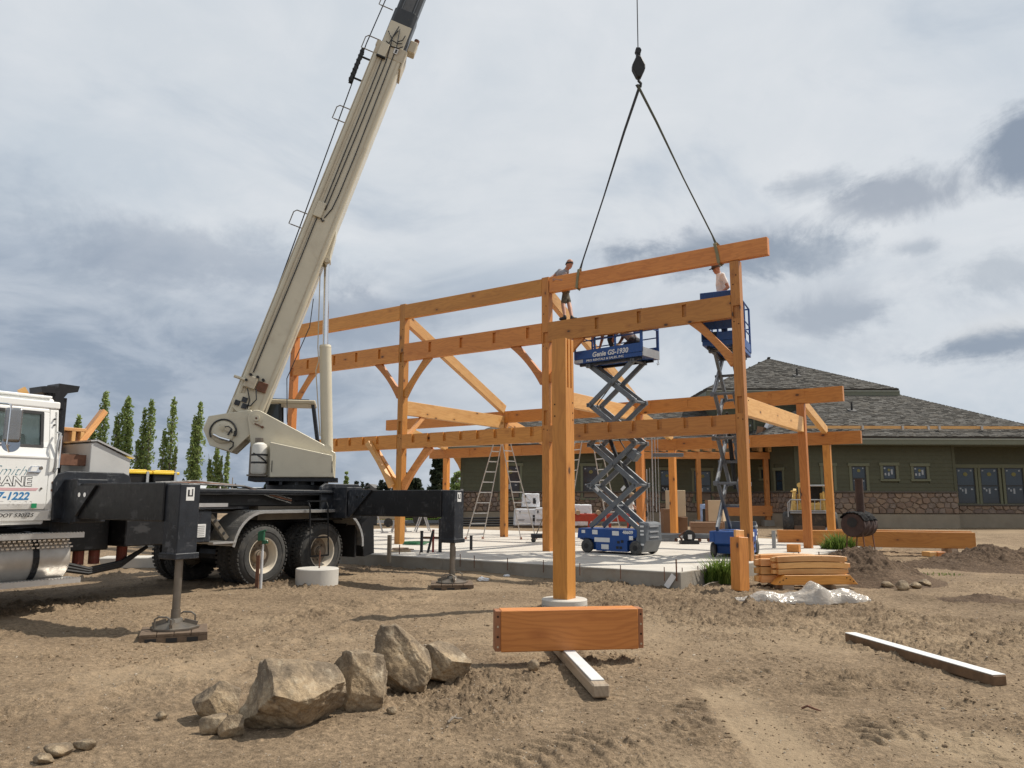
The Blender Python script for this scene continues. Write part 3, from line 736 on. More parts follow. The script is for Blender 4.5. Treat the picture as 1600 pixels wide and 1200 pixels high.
# --- long back wall of the left wing
xl = xat(720, Y1)
defs = [(783, 812, 728, 778, 0), (911, 936, 728, 778, 0), (1032, 1053, 734, 782, 1), (1085, 1111, 735, 782, 0)]
H = []; ws = []
for l, r, t_, b_, dk_ in defs:
    s0, s1 = xat(l, Y1)-xl, xat(r, Y1)-xl; ws.append((s0, s1, zpx(b_, Y1), zpx(t_, Y1), dk_)); H.append((s0-.13, s1+.13, zpx(b_, Y1)-.06, zpx(t_, Y1)+.14))
M, L = wall((xl, Y1), (xe, Y1), 0, ZE-.1, H, sh=.30, sw=.48)
for s0, s1, z0, z1, dk_ in ws: window(M, s0, s1, z0, z1, True, dk_)
MB().b2((-.03, -.035, ZST+.08), (.14, .1, ZE-.1)).build('corner_board', OLIVE, house, HI @ M)
MB().b2((0, 0, GB-.3), (.2, 9, ZE-.1)).build('wall', OLIVE, house, HI @ Matrix.Translation((xl, Y1+.03, 0)))
# --- upper storey
cx_, cy_ = 15.83, 46.24; hw = 4.64
MU = axes((cx_-hw, cy_-hw, 0), (1, 0, 0), (0, 1, 0))
MB().b2((0, 0, 4.5), (2*hw, 2*hw, 7.55)).build('wall', OLIVE, house, HI @ MU)
z = 5.0
while z < 7.4:
    MB().yz([(-.02, z), (-.02, z+.012), (-.003, z+.19), (.02, z+.19), (.02, z)], 0, 2*hw).build('siding_board', OLIVE, house, HI @ MU); z += .19
Yu = cy_-hw
window(MU, xat(1166, Yu)-cx_+hw, xat(1181, Yu)-cx_+hw, zpx(675, Yu), zpx(654, Yu), False, trim=.11)

# the largest stones are single parts, the small remainder one joined part
stone_list.sort(key=lambda q: -q[0]); rest = MB()
for k, (_, vs, N_, mi, MM) in enumerate(stone_list):
    fs = [tuple(range(2*N_-1, N_-1, -1))] + [(i_, (i_+1) % N_, N_+(i_+1) % N_, N_+i_) for i_ in range(N_)]
    if k < 290: q = MB(); q._add(vs, fs); q.build('stone', STM[mi], house, MM)
    else: rest._add([MM @ Vector(v) for v in vs], fs, mi)
if rest.v: tag(rest.build('small_stones', STM, house), kind='stuff')
# --- roofs: a deck and rows of built shingles
m, n, b = newmat('shingle')
gi = n.node('ShaderNodeNewGeometry').outputs['Random Per Island']
t_ = n.node('ShaderNodeTexCoord').outputs['Object']
cc = n.mix(gi, (.066, .063, .058), (.142, .136, .126)); cc = n.mix(n.rng(n.math('SINE', n.math('MULTIPLY', gi, 91.)), .4, 1.), cc, (.112, .104, .092))
cc = n.hsv(cc, .5, 1., n.rng(n.noise(t_, 30, 4, .6), .3, .7, .75, 1.2)); n.link(cc, b.inputs['Base Color']); b.inputs['Roughness'].default_value = .95; b.inputs['Specular IOR Level'].default_value = .1
SHING = m
def roof_face(name, poly, e0, e1, exp=.135, tw=.22, seed=1):
    """poly: 3D corners of a sloped face; e0->e1 its eave from left to right; shingles in rows up the slope"""
    e0, e1 = Vector(e0), Vector(e1); x = (e1-e0).normalized(); P_ = [Vector(p) for p in poly]
    nrm = (P_[1]-P_[0]).cross(P_[2]-P_[0]).normalized()
    if nrm.z < 0: nrm = -nrm
    y = nrm.cross(x); M = Matrix((x, y, nrm)).transposed().to_4x4(); M.translation = e0; Mi = M.inverted()
    P2 = [(Mi @ p) for p in P_]; top = max(p.y for p in P2)
    q = MB(); q.xy([(p.x, p.y) for p in P2], -.16, 0); q.build('roof', mat('roof_deck', (.07, .062, .055), .95), house, HI @ M)
    def span(yy):
        xs = []
        for a, b in zip(P2, P2[1:]+P2[:1]):
            if (a.y-yy)*(b.y-yy) < 0: xs.append(a.x+(b.x-a.x)*(yy-a.y)/(b.y-a.y))
        return (min(xs), max(xs)) if len(xs) >= 2 else None
    r = random.Random(seed); q = MB(); row = 0; yy = 0.
    while yy < top-.03:
        s = span(yy+exp*.5)
        if s:
            xx = s[0]
            while xx < s[1]-.01:
                wv = min(r.uniform(.5, 1.5)*tw, s[1]-xx); hgt = r.choice((.010, .012, .028, .032)); dd = r.uniform(-.015, .015)
                q._add([(xx+.004, yy+dd, .001), (xx+wv-.004, yy+dd, .001), (xx+wv-.004, yy+exp+.02, .001), (xx+.004, yy+exp+.02, .001), (xx+.004, yy+dd, hgt), (xx+wv-.004, yy+dd, hgt), (xx+wv-.004, yy+exp+.02, .004), (xx+.004, yy+exp+.02, .004)],
                       [(4, 5, 6, 7), (0, 1, 5, 4), (1, 2, 6, 5), (3, 0, 4, 7)])
                xx += wv
        yy += exp; row += 1
    tag(q.build('shingles', SHING, house, HI @ M), kind='stuff')
def fascia(p0, p1, drop=.2, name='fascia', sw=.9):
    MB().bar(Vector(p0)-Vector((0, 0, drop/2+.165)), Vector(p1)-Vector((0, 0, drop/2+.165)), .05, drop).build(name, FASC, house, HI)
    MB().bar(Vector(p0)-Vector((0, -sw/2, drop+.18)), Vector(p1)-Vector((0, -sw/2, drop+.18)), sw, .03).build('soffit', FASC, house, HI)
    MB().bar(Vector(p0)-Vector((0, .04, .13)), Vector(p1)-Vector((0, .04, .13)), .03, .07).build('drip_edge', mat('drip_edge', (.26, .27, .22), .5), house, HI)
SL = .5
# right wing hip
e = .7; zr = 4.30+.16
el, er, yf = 11.7, 26.6, Y0-e; up_ = 6.2
roof_face('roof', [(el, yf, zr), (er, yf, zr), (er-up_, yf+up_, zr+SL*up_), (el+up_, yf+up_, zr+SL*up_)], (el, yf, zr), (er, yf, zr), seed=2)
roof_face('roof', [(er, yf, zr), (er, yf+14, zr), (er-up_, yf+up_, zr+SL*up_)], (er, yf, zr), (er, yf+14, zr), seed=3)
roof_face('roof', [(el, yf+14, zr), (el, yf, zr), (el+up_, yf+up_, zr+SL*up_)], (el, yf+14, zr), (el, yf, zr), seed=4)
fascia((el, yf, zr), (er+6, yf, zr), sw=1.75)
roof_face('roof', [(er, yf, zr), (er+6, yf, zr), (er+6, yf+5, zr+2.4), (er, yf+5, zr+2.4)], (er, yf, zr), (er+6, yf, zr), seed=8) if False else None
# left wing hip
el2, er2, yf2, zr2, u2 = -3.3, 12.5, Y1-.7, 4.16+.14, 4.6
roof_face('roof', [(el2, yf2, zr2), (er2, yf2, zr2), (er2, yf2+u2, zr2+SL*u2), (el2+u2, yf2+u2, zr2+SL*u2)], (el2, yf2, zr2), (er2, yf2, zr2), seed=5)
roof_face('roof', [(el2, yf2+9.2, zr2), (el2, yf2, zr2), (el2+u2, yf2+u2, zr2+SL*u2)], (el2, yf2+9.2, zr2), (el2, yf2, zr2), seed=6)
roof_face('roof', [(er2, yf2+2*u2, zr2), (el2, yf2+2*u2, zr2), (el2+u2, yf2+u2, zr2+SL*u2), (er2, yf2+u2, zr2+SL*u2)], (er2, yf2+2*u2, zr2), (el2, yf2+2*u2, zr2), exp=.5, tw=1., seed=6)
fascia((el2, yf2, zr2), (er2, yf2, zr2))
# upper pyramid
R_ = 5.24; zu = 7.39+.1; ap = (cx_, cy_, zu+SL*R_)
cn = [(cx_-R_, cy_-R_, zu), (cx_+R_, cy_-R_, zu), (cx_+R_, cy_+R_, zu), (cx_-R_, cy_+R_, zu)]
roof_face('roof', [cn[0], cn[1], ap], cn[0], cn[1], seed=7)
roof_face('roof', [cn[1], cn[2], ap], cn[1], cn[2], seed=9); roof_face('roof', [cn[3], cn[0], ap], cn[3], cn[0], seed=10); roof_face('roof', [cn[2], cn[3], ap], cn[2], cn[3], exp=.5, tw=1, seed=11)
fascia(cn[0], cn[1], .28)
MB().bar(Vector(cn[1])-Vector((0, 0, .3)), Vector(cn[2])-Vector((0, 0, .3)), .05, .28).build('fascia', FASC, house, HI)
MB().bar(Vector(cn[0])-Vector((0, 0, .3)), Vector(cn[3])-Vector((0, 0, .3)), .05, .28).build('fascia', FASC, house, HI)
# vents on the roofs
for px, py, Y in ((1245.5, 588, 43.0), (1332, 655, 38.8)):
    p = dep(px, py, Y); 
    zz = (zu+SL*(Y-(cy_-R_))) if py < 600 else (zr+SL*(Y-yf)); q = MB(); q.cyl((p[0], Y, zz-.1), (p[0], Y, zz+.45), .05, n=10); q.box((p[0], Y, zz+.03), (.4, .4, .05), Matrix.Rotation(math.atan(SL), 3, 'X')); q.build('roof_vent', DARK, house, HI)
# the long 2x4 toe board nailed along the right wing's eave on brackets
tb = thing('toe_board', 'long pale roofing plank held on brackets along the lower roof edge', 'plank', (el+2, yf+.75, zr+.39))
y_, z_ = yf+.62, zr+SL*.62+.17
MB().bar((0, 0, 0), (20, 0, 0), .04, .135).build('plank', TIM2, tb, Matrix.Translation(Vector((el+1.6, y_, z_))-tb.location))
for px in (1353, 1416, 1457, 1474, 1541): MB().box((xat(px, y_), y_-.06, z_-.03), (.1, .08, .2)).build('bracket', ALUD, tb, Matrix.Translation(-tb.location))
# shingle bundles waiting on the lower roof
bd = thing('shingle_bundle', 'torn white wrapped roofing bundle lying on the lower roof behind the tie beam', 'roofing bundle', dep(1212, 672, 38.0))
p = Vector(dep(1212, 672, 37.4)); zz = zr2 + .5
q = MB(); q.box((0, 0, .1), (1.0, .35, .3), Euler((.4, .3, .2)).to_matrix()); q.build('bundle', WRAP, bd)
MB().box((.9, .2, -.15), (1.0, .5, .22), Euler((.3, -.15, -.1)).to_matrix()).build('bundle', ALUD, bd)
MB().box((-.6, .1, -.1), (.5, .4, .5), Euler((.2, .1, .5)).to_matrix()).build('wrapper', KRAFT, bd)
# porch pergola in front of the back wall
pg = thing('porch_pergola', 'low timber porch pergola with stub rafters against the back wall of the house', 'pergola', (xat(1090, 38.5), 38.5, GB))
PI_ = Matrix.Translation(-pg.location)
zb_ = zpx(716, 38.3)
beam('beam', (xat(1000, 38.3), 38.3, zb_+.16), (xat(1204, 38.3), 38.3, zb_+.16), .18, .34, pg, M0=0).matrix_basis = PI_ @ axes(((xat(1000, 38.3)+xat(1204, 38.3))/2, 38.3, zb_+.16), (1, 0, 0), (0, 1, 0))
for px in (1020, 1040, 1058, 1074, 1093, 1112, 1133, 1155, 1172, 1192, 1206):
    o = beam('stub_rafter', (0, 0, 0), (0, 2.4, .25), .14, .26, pg, TIM2); o.matrix_basis = PI_ @ Matrix.Translation((xat(px, 38.0), 38.0, zb_+.47)) @ o.matrix_basis
for px in (1092, 1005, 1198):
    o = beam('post', (0, 0, GB+.3), (0, 0, zb_-.01), .22, .22, pg, upv=(-1, 0, 0)); o.matrix_basis = PI_ @ Matrix.Translation((xat(px, 38.3), 38.3, 0)) @ o.matrix_basis
    MB().b2((-.28, -.28, GB-.1), (.28, .28, GB+.3)).build('footing', CONC2, pg, PI_ @ Matrix.Translation((xat(px, 38.3), 38.3, 0)))
o = beam('porch_skirt', (0, 0, 0), (5.3, 0, 0), .1, .5, pg); o.matrix_basis = PI_ @ axes((xat(1190, 38.2)+.0, 38.2, GB+.75), (1, 0, 0), (0, 1, 0))
# downspout post at the left corner and corbel
MB().b2((-.07, -.12, GB), (.07, 0, 2.0)).build('corner_post', LGREY, house, HI @ Matrix.Translation((xat(722, 39.8), 39.8, 0)))
q = MB(); q.xz([(0, 0), (0, -1.1), (-.16, -.75), (-.42, -.35), (-.42, 0)], -.12, .12); q.build('corbel', TIM, house, HI @ Matrix.Translation((xl, Y1-.2, ZE-.1)))

# ================================================================== THE CRANE TRUCK
TH = math.radians(58); Tv = np.array([math.cos(TH), math.sin(TH), 0]); Nv = np.array([math.sin(TH), -math.cos(TH), 0])
p0 = gz(413, 917)
# local frame: x to the rear of the truck, y away from the camera, z up; the near side is y = 0
crane = thing('crane_truck', 'white cab crane truck with raised cream boom on black outriggers', 'crane truck', p0, TH)
def tx(px, py, y=0.):                           # a photo point on the truck's near side (or at depth y) -> (x, z)
    q = pl(px, py, p0-y*Nv, Nv)-p0; return float(q@Tv), float(q[2])
def P_(px, py, y=0.): a, z = tx(px, py, y); return Vector((a, y, z))
# --- wheels
def wheel_profiles():
    R = .525; w_ = .28
    tyre = [(.30, -w_/2+.02), (.36, -w_/2), (.44, -w_/2+.005), (.495, -w_/2+.03), (R, -w_/2+.065), (R, w_/2-.065), (.495, w_/2-.03), (.44, w_/2-.005), (.36, w_/2), (.30, w_/2-.02), (.29, 0), (.30, -w_/2+.02)]
    rim = [(.305, -w_/2+.012), (.285, -w_/2+.02), (.272, -w_/2+.06), (.255, -.0), (.245, .035)]
    disc = [(.245, .034), (.22, .05), (.12, .055), (.112, -.02), (.08, -.05), (0, -.055)]
    return tyre, rim, disc
def wheel(x, y, out, name='wheel', zc=.525):
    tyre, rim, disc = wheel_profiles(); s = -1 if out else 1
    M = axes((x, y, zc), (1, 0, 0), (0, 0, 1) if s > 0 else (0, 0, 1)); 
    M = Matrix(((1, 0, 0, x), (0, 0, 1, y), (0, 1, 0, zc), (0, 0, 0, 1)))     # lathe axis (Z) -> truck Y
    q = MB(); q.lathe(tyre, M, 44)
    for k in range(44):                          # tread lugs
        t = 2*math.pi*k/44
        for yy in (-.085, 0, .085):
            c_ = Vector((x+.522*math.cos(t+yy*.6), y+yy, zc+.522*math.sin(t+yy*.6))); q.box(c_, (.022, .066, .045), Matrix.Rotation(-t, 3, 'Y'))
    o = q.build(name, RUBBER, crane, smooth=True)
    # side wall lettering ring and rim
    MB().lathe([(.40, -.1405), (.405, -.146), (.415, -.146), (.42, -.1405)], M, 44).build('sidewall_ring', RUBBER, o)
    MB().lathe(rim if s < 0 else [(r, -h) for r, h in rim], M, 40).build('rim', mat('cream_rim', (.62, .55, .44), .5, var=.1, scale=5, dirt=.25), o, smooth=True)
    MB().lathe(disc if s < 0 else [(r, -h) for r, h in disc], M, 36).build('wheel_disc', mat('drab_hub', (.20, .155, .11), .7, var=.3), o, smooth=True)  # drab brown disc colour also paints in the shade of the deep dish
    q = MB()
    if y < .2:
        for k in range(10): t = 2*math.pi*k/10; MB().cyl((x+.17*math.cos(t), y+.07, zc+.17*math.sin(t)), (x+.17*math.cos(t), y+.02, zc+.17*math.sin(t)), .014, n=6).build('wheel_nut', STEEL, o)
    q.cyl((x, y-.09, zc), (x, y-.11, zc), .075, n=14)
    q.build('hub', mat('drab_hub', (.20, .155, .11), .7, var=.3), o); return o
for x in (-.03, 1.34):
    wheel(x, .15, True); wheel(x, .49, True); wheel(x, 1.95, False); wheel(x, 2.29, False)
    MB().cyl((x, .1, .525), (x, 2.3, .525), .09).cyl((x, 1.0, .525), (x, 1.45, .525), .24, n=18).build('axle', BLACK, crane)
for x in (-5.9,):
    wheel(x, .2, True); wheel(x, 2.2, False)
# --- frame, deck
q = MB(); q.b2((-6.6, .75, .80), (2.9, .85, 1.08)); q.b2((-6.6, 1.55, .80), (2.9, 1.65, 1.08))
for x in (-3.2, -1.5, .6, 2.7): q.b2((x-.08, .85, .84), (x+.08, 1.55, 1.04))
q.build('chassis_rail', BLACK, crane)
MB().b2((-2.75, .25, 1.36), (2.95, 2.15, 1.66)).build('deck', BLACK, crane, bevel=.02)
MB().b2((-2.6, -.02, 1.60), (2.9, .02, 1.645)).b2((-2.6, .02, 1.56), (2.9, .27, 1.60)).build('deck_edge', BLACKW, crane, bevel=.006)
MB().b2((1.15, .3, 1.08), (2.6, 2.1, 1.36)).build('outrigger_box', BLACK, crane, bevel=.01)
# rolled cable lying on the deck edge
for k in range(3): MB().tube([(-2.3+.1*k, .1, 1.69+.02*k), (-1.4, .04+.03*k, 1.72+.025*k), (-.5, .05, 1.70), (.1, .12, 1.60-.03*k), (.6, .1, 1.50-.04*k)], .018, 6).build('hose', RUST if k == 1 else CABLE, crane)
# --- front body between the cab and the wheels: battery boxes, steps, tank
bl_, br__ = tx(296, 830)[0], tx(331, 830)[0]; q = MB(); q.b2((bl_, .02, .80), (br__, .5, 1.30)); q.build('tool_box', BLACKW, crane, bevel=.015)
px0, px1 = tx(306, 830)[0], tx(321.5, 830)[0]; pz0, pz1 = tx(313, 839.5)[1], tx(313, 819)[1]
MB().b2((px0, .004, pz0), (px1, .018, pz1)).build('placard', PAPER, crane)
for k in range(6): MB().b2((px0+.02, .0015, pz0+.02+k*.03), (px1-.02, .0035, pz0+.026+k*.03)).build('placard_line', BLACK, crane)
q = MB(); q.b2((-2.55, .03, .80), (-1.86, .5, 1.30)); q.build('tool_box', BLACK, crane, bevel=.015)
q = MB(); q.b2((-1.8, -.02, 1.36), (-.85, .3, 1.42)); q.build('step_plate', ALU, crane)
q = MB(); q.b2((br__-.02, -.08, .77), (br__+.42, .35, .80)); q.build('step_plate', ALU, crane)
q = MB(); q.bar((br__+.02, .1, 1.22), (br__+.36, .1, .84), .06, .08); q.build('side_brace', mat('drab_steel', (.12, .10, .075), .7, var=.2), crane)
for k in range(3): MB().box((br__+.1+.09*k, .065, 1.13-.10*k), (.04, .012, .05), Matrix.Rotation(.84, 3, 'Y')).build('brace_slot', DARK, crane)
q = MB(); q.cyl((-4.95, .38, .70), (-3.29, .38, .70), .335, n=40); q.build('fuel_tank', ALUD, crane, smooth=True, bevel=.03)
for x in (-3.75, -4.6):
    q = MB()
    for k in range(25):
        t0 = math.radians(-100+k*11.5); t1 = math.radians(-100+(k+1)*11.5)
        f = lambda t: Vector((x, .38-.343*math.cos(t), .70+.343*math.sin(t))); q.bar(f(t0), f(t1), .012, .075, (1, 0, 0))
    q.build('tank_strap', BLACK, crane)
def step(z, nm):
    q = MB(); q.b2((-5.0, -.09, z), (-3.22, .22, z+.03)); q.b2((-5.0, -.1, z-.035), (-3.22, -.085, z+.035))
    for k in range(44): q.box((-5.0+.02+k*.0405, -.094, z+.036), (.02, .02, .012), Matrix.Rotation(.5, 3, 'Y'))
    q.build(nm, ALU, crane)
step(1.0, 'running_board'); step(.40, 'running_board')
q = MB()
for r in range(3):
    for k in range(26): q.b2((-4.92+k*.062+.02*r, .052-.012*r, .925-.045*r), (-4.92+k*.062+.02*r+.036, .06-.012*r, .945-.045*r))
q.build('step_slot', CHROME, crane)
for x in (-2.95, -2.72, -2.3): MB().cyl((x, .5, .55), (x, .5, 1.2), .075, n=12).build('air_tank', mat('dull_red_paint', (.16, .035, .02), .7, var=.3, dirt=.3), crane)
for k in range(3): MB().tube([(-3.3, .35, .62-.05*k), (-2.9, .3, .5-.03*k), (-2.4, .35, .56-.03*k), (-1.9, .5, .75)], .028, 8).build('hose', DARK, crane, smooth=True)
MB().b2((-3.45, .35, .75), (-2.6, 2.1, 1.25)).build('tool_box', BLACK, crane, bevel=.02)
# --- cab
CX = -3.6
cabx0 = -5.35
q = MB()
roofz = 2.80
prof = [(.06, 1.20), (.0, 1.42), (.0, 2.02), (.055, 2.24), (.11, 2.68), (.24, 2.80), (.6, 2.84), (1.7, 2.84), (2.06, 2.80), (2.19, 2.68), (2.26, 2.02), (2.26, 1.2)]
def cabpt(x): return [(x, y, z) for y, z in prof]
# rear wall, roof, far side; the near side is built from pieces round the door and its window opening
q.yz(prof, CX-.07, CX)
q.xy([(cabx0, .24), (CX, .24), (CX, 2.06), (cabx0, 2.06)], 2.79, 2.85)
q.b2((cabx0, .1, 1.15), (CX-.07, 2.2, 1.22)); q.b2((cabx0, 2.2, 1.22), (CX-.07, 2.26, 2.02))
q.build('cab', WHITE, crane, bevel=.02)
MB().b2((cabx0+.15, .2, 2.85), (CX-.05, 2.1, 2.885)).b2((cabx0, .10, 2.70), (CX+.012, .245, 2.80)).build('cab_roof', WHITE, crane, bevel=.045, seg=3)
def skin(x0, x1, z0, z1, y=None):                # near side panel following the cab's lean
    def yy(z): return np.interp(z, [1.20, 1.42, 2.02, 2.24, 2.68, 2.8], [.06, .0, .0, .055, .11, .2])
    zs = [z0] + [z for z in (1.42, 2.02, 2.24, 2.68) if z0 < z < z1] + [z1]
    return [(float(yy(z)), z) for z in zs]
def panel(q, x0, x1, z0, z1, th=.03, out=0.):
    pr = skin(x0, x1, z0, z1); poly = [(y-out, z) for y, z in pr] + [(y+th, z) for y, z in pr[::-1]]; q.yz(poly, x0, x1)
q = MB(); panel(q, CX-.115, CX, 1.34, 2.72); panel(q, cabx0, CX, 1.2, 1.335); panel(q, cabx0, -5.05, 1.34, 2.72)
q.build('cab_side', WHITE, crane, bevel=.006)
# door with a real window opening
dx0, dx1, wz0, wz1 = -5.04, CX-.122, 2.16, 2.645
wx0, wx1 = -4.93, CX-.20
q = MB(); panel(q, dx0, dx1, 1.345, wz0, out=.008); panel(q, dx0, wx0, wz0, wz1, out=.008); panel(q, wx1, dx1, wz0, wz1, out=.008); panel(q, dx0, dx1, wz1, 2.72, out=.008)
door = q.build('cab_door', WHITE, crane, bevel=.008)
q = MB(); 
for a in ((wx0, wx0+.03, wz0, wz1), (wx1-.035, wx1, wz0, wz1), (wx0+.03, wx1-.035, wz0, wz0+.035), (wx0+.03, wx1-.035, wz1-.035, wz1)): panel(q, *a, th=.02, out=.012)
q.build('window_seal', DARK, door)
m_, n_, b_ = newmat('clear_glass'); b_.inputs['Base Color'].default_value = (.55, .68, .68, 1); b_.inputs['Transmission Weight'].default_value = .92; b_.inputs['Roughness'].default_value = .02; b_.inputs['IOR'].default_value = 1.05; b_.inputs['Specular IOR Level'].default_value = .9
GLASS = m_
q = MB(); panel(q, wx0+.03, wx1-.035, wz0+.035, wz1-.035, th=.004, out=-.012); q.build('window_pane', GLASS, door)
# far window frame so that the sky shows through the cab
MB().b2((cabx0, 2.2, 2.02), (-4.9, 2.24, 2.72)).b2((CX-.3, 2.2, 2.02), (CX-.07, 2.24, 2.72)).b2((-4.9, 2.19, 2.02), (CX-.3, 2.24, 2.25)).b2((-4.9, 2.17, 2.62), (CX-.3, 2.22, 2.74)).build('cab_side', mat('cab_lining', (.05, .05, .05), .8), crane)
MB().b2((-4.3, .4, 1.8), (-3.85, .95, 2.0)).b2((-3.98, .42, 2.0), (-3.82, .93, 2.36)).build('seat', DARK, crane, bevel=.04)
MB().b2((-4.95, .2, 1.9), (-4.7, 2.1, 2.22)).build('dashboard', DARK, crane)
q = MB(); q.bar((dx0, -.012, 2.03), (dx1, -.012, 2.03), .012, .02); q.build('belt_crease', WHITE, door)
# door handle, grab rail, bolts, rust
q = MB(); q.xz([(-3.99, 1.82), (-3.96, 1.915), (-3.80, 1.915), (-3.83, 1.82)], -.03, -.009); q.build('door_handle', CHROME, door, bevel=.01)
MB().xz([(-3.965, 1.845), (-3.945, 1.9), (-3.87, 1.9), (-3.89, 1.845)], -.034, -.03).build('handle_cup', WHITE, door)
MB().cyl((-3.835, -.03, 1.885), (-3.835, -.042, 1.885), .022).build('lock', STEEL, door)
MB().tube([(CX-.03, .03, 2.38), (CX-.03, -.05, 2.36), (CX-.06, -.06, 2.26), (CX-.075, -.06, 1.93), (CX-.07, -.02, 1.86), (CX-.05, .0, 1.85)], .014, 8).build('grab_rail', LGREY, crane, smooth=True)
MB().tube([(CX-.03, -.01, 2.34), (CX-.005, -.03, 2.33), (CX-.005, -.03, 1.9), (CX-.02, 0, 1.89)], .012, 8).build('grab_rail', CHROME, crane, smooth=True)
for z in (2.56, 2.48): MB().cyl((CX-.06, .09, z), (CX-.06, .06, z), .012, n=8).build('bolt', DARK, crane)
for z in (1.70, 1.60): MB().cyl((CX-.05, .0, z), (CX-.05, -.004, z), .02, n=9).build('rust_spot', RUST, crane)
MB().cyl((-3.80, -.012, 1.62), (-3.80, -.02, 1.62), .014, n=10).build('lock', STEEL, door)
q = MB(); q.xz([(-3.90, 1.365), (-3.90, 1.425), (-3.835, 1.425), (-3.835, 1.365)], -.012, -.0085)
q.build('sticker', mat('green_sticker', (.01, .22, .09), .5), door)
# lettering on the door: x runs to the rear, read from the near side
def dm(x, z, y=-.0095): return axes((x, y, z), (1, 0, 0), (0, 0, 1))
INK = mat('black_ink', (.02, .02, .022), .5); BINK = mat('blue_ink', (.03, .19, .42), .5); TEAL = mat('teal_ink', (.03, .17, .22), .5); PINK = mat('pink_stripe', (.62, .38, .40), .5); GINK = mat('faint_grey_ink', (.55, .53, .52), .6)
text('Smith', .18, dm(-4.42, 1.785), TEAL, door, shear=.5, ext=.001, off=-.004)
text('CRANE', .165, dm(-4.525, 1.655), INK, door, ext=.0008, off=.009, xs=1.12)
text('CRANE', .165, dm(-4.525, 1.655, -.0115), WHITE, door, ext=.0008, off=.002, xs=1.12)
MB().xz([(-4.7, 1.59), (-4.7, 1.625), (-3.83, 1.625), (-3.86, 1.59)], -.0105, -.0085).build('stripe', PINK, door)
text('567-1222', .135, dm(-4.47, 1.475), BINK, door, shear=.25, ext=.001, off=.004, xs=1.02)
text('CC 35600', .125, dm(-4.44, 1.375), GINK, door, shear=.45, ext=.0008, off=-.005, xs=1.0)
text('USDOT 530125', .072, axes((-4.38, .018, 1.25), (1, 0, 0), (.0, -.25, 1)), INK, crane, shear=.25, ext=.001, off=.001, xs=1.1)
# mirror on its arms
mir = P_(20, 664, -.42)
q = MB(); q.box(mir, (.07, .19, .43)); 
mo = q.build('mirror', mat('dull_mirror_shell', (.30, .30, .30), .28, .9, var=.1), crane, Matrix.Translation(mir) @ Matrix.Rotation(math.radians(64), 4, 'Z') @ Matrix.Translation(-mir), bevel=.05, seg=4)
q = MB().box(mir+Vector((.038, 0, .0)), (.006, .15, .38)); q.build('mirror_glass', mat('mirror_glass', (.30, .33, .38), .06, .9), mo, bevel=.003)
lo = P_(22, 694, -.42)
q = MB().cyl(lo+Vector((-.03, 0, 0)), lo+Vector((.03, 0, 0)), .10, n=24); q.build('mirror_spot', mat('mirror_glass', (.3, .33, .38), .06, .9), mo, smooth=True)
q = MB().tube([(mir.x-.15, .05, 2.70), (mir.x-.04, -.35, 2.66), mir+Vector((-.05, -.02, .24))], .012); q.tube([(mir.x-.15, .02, 2.1), (mir.x-.06, -.36, 2.18), lo+Vector((-.05, 0, -.02))], .012); q.tube([mir+Vector((-.05, -.02, .25)), mir+Vector((-.055, -.02, -.25)), lo+Vector((-.05, 0, -.1))], .012); q.build('mirror_arm', CHROME, crane)
# hood and front end, ahead of the picture's edge
q = MB(); q.xz([(cabx0-.02, 1.1), (cabx0-.02, 2.05), (-6.6, 1.85), (-6.75, 1.2), (-6.7, .9), (-6.45, .9), (-6.4, 1.05), (-5.42, 1.05)], .35, 1.95); q.build('hood', WHITE, crane, bevel=.06, seg=3)
MB().b2((-6.95, .1, .55), (-6.75, 2.3, .85)).build('bumper', CHROME, crane, bevel=.03)
MB().tube([(-5.6, .1, 2.0), (-5.35, .15, 2.82), (-4.3, .5, 2.93)], .045, 10).build('air_horn', CHROME, crane, smooth=True)
MB().cyl((-5.1, .55, 2.93), (-4.33, .55, 2.93), .045, .02, n=12).build('air_horn', CHROME, crane, smooth=True)
MB().bar(P_(33, 607, .9), P_(42, 622, .9), .05, .1).build('roof_block', TIM2, crane)
# exhaust stack with a wide wedge on top
ex = P_(93, 640, .35); q = MB(); q.cyl((ex.x+.06, .42, 1.6), (ex.x+.06, .42, 2.9), .06, n=14); q.build('exhaust_stack', BLACK, crane, smooth=True)
pg_ = [tx(a, b, .35) for a, b in ((82, 632), (84, 615), (62, 613), (61.5, 604), (67, 603.5), (88, 604), (90, 599.5), (122, 604), (119, 613), (103, 615), (97, 622), (96, 640))]
q = MB(); q.xz(pg_, .30, .62); q.build('wind_deflector', BLACK, crane)
# cargo just behind the cab: aluminium box, timbers, yellow lidded totes
q = MB(); pts = [tx(a, b, .1) for a, b in ((110, 748), (113, 712), (119, 707), (149, 690), (152, 688), (203, 713), (203, 742))]
zb = 1.70; xs_ = [-3.42, -3.10, -2.50]
q = MB(); q.xz([(-3.12, zb), (-3.12, 2.27), (-3.05, 2.29), (-2.52, 2.07), (-2.52, zb)], .1, 1.3); q.build('tool_chest', mat('pale_chest_metal', (.50, .50, .49), .5, .25, var=.06, scale=4, dirt=.1), crane, bevel=.008)
q = MB(); q.bar((-3.14, .7, 2.30), (-3.04, .7, 2.31), 1.24, .02); q.bar((-3.05, .7, 2.312), (-2.47, .7, 2.085), 1.26, .025); q.build('chest_lid', ALU, crane)
q = MB(); q.b2((-3.3, .02, 1.36), (-2.6, .5, 1.7)); q.build('tool_box', BLACKW, crane, bevel=.03)
# arched bracket plate at the outrigger root
q = MB(); q.xz([(-3.62, 1.2), (-3.66, 1.7), (-3.6, 1.82), (-3.48, 1.86), (-2.68, 1.86), (-2.58, 1.82), (-2.54, 1.7), (-2.54, 1.36)], -.02, .04); q.build('bracket_plate', BLACKW, crane, bevel=.012)

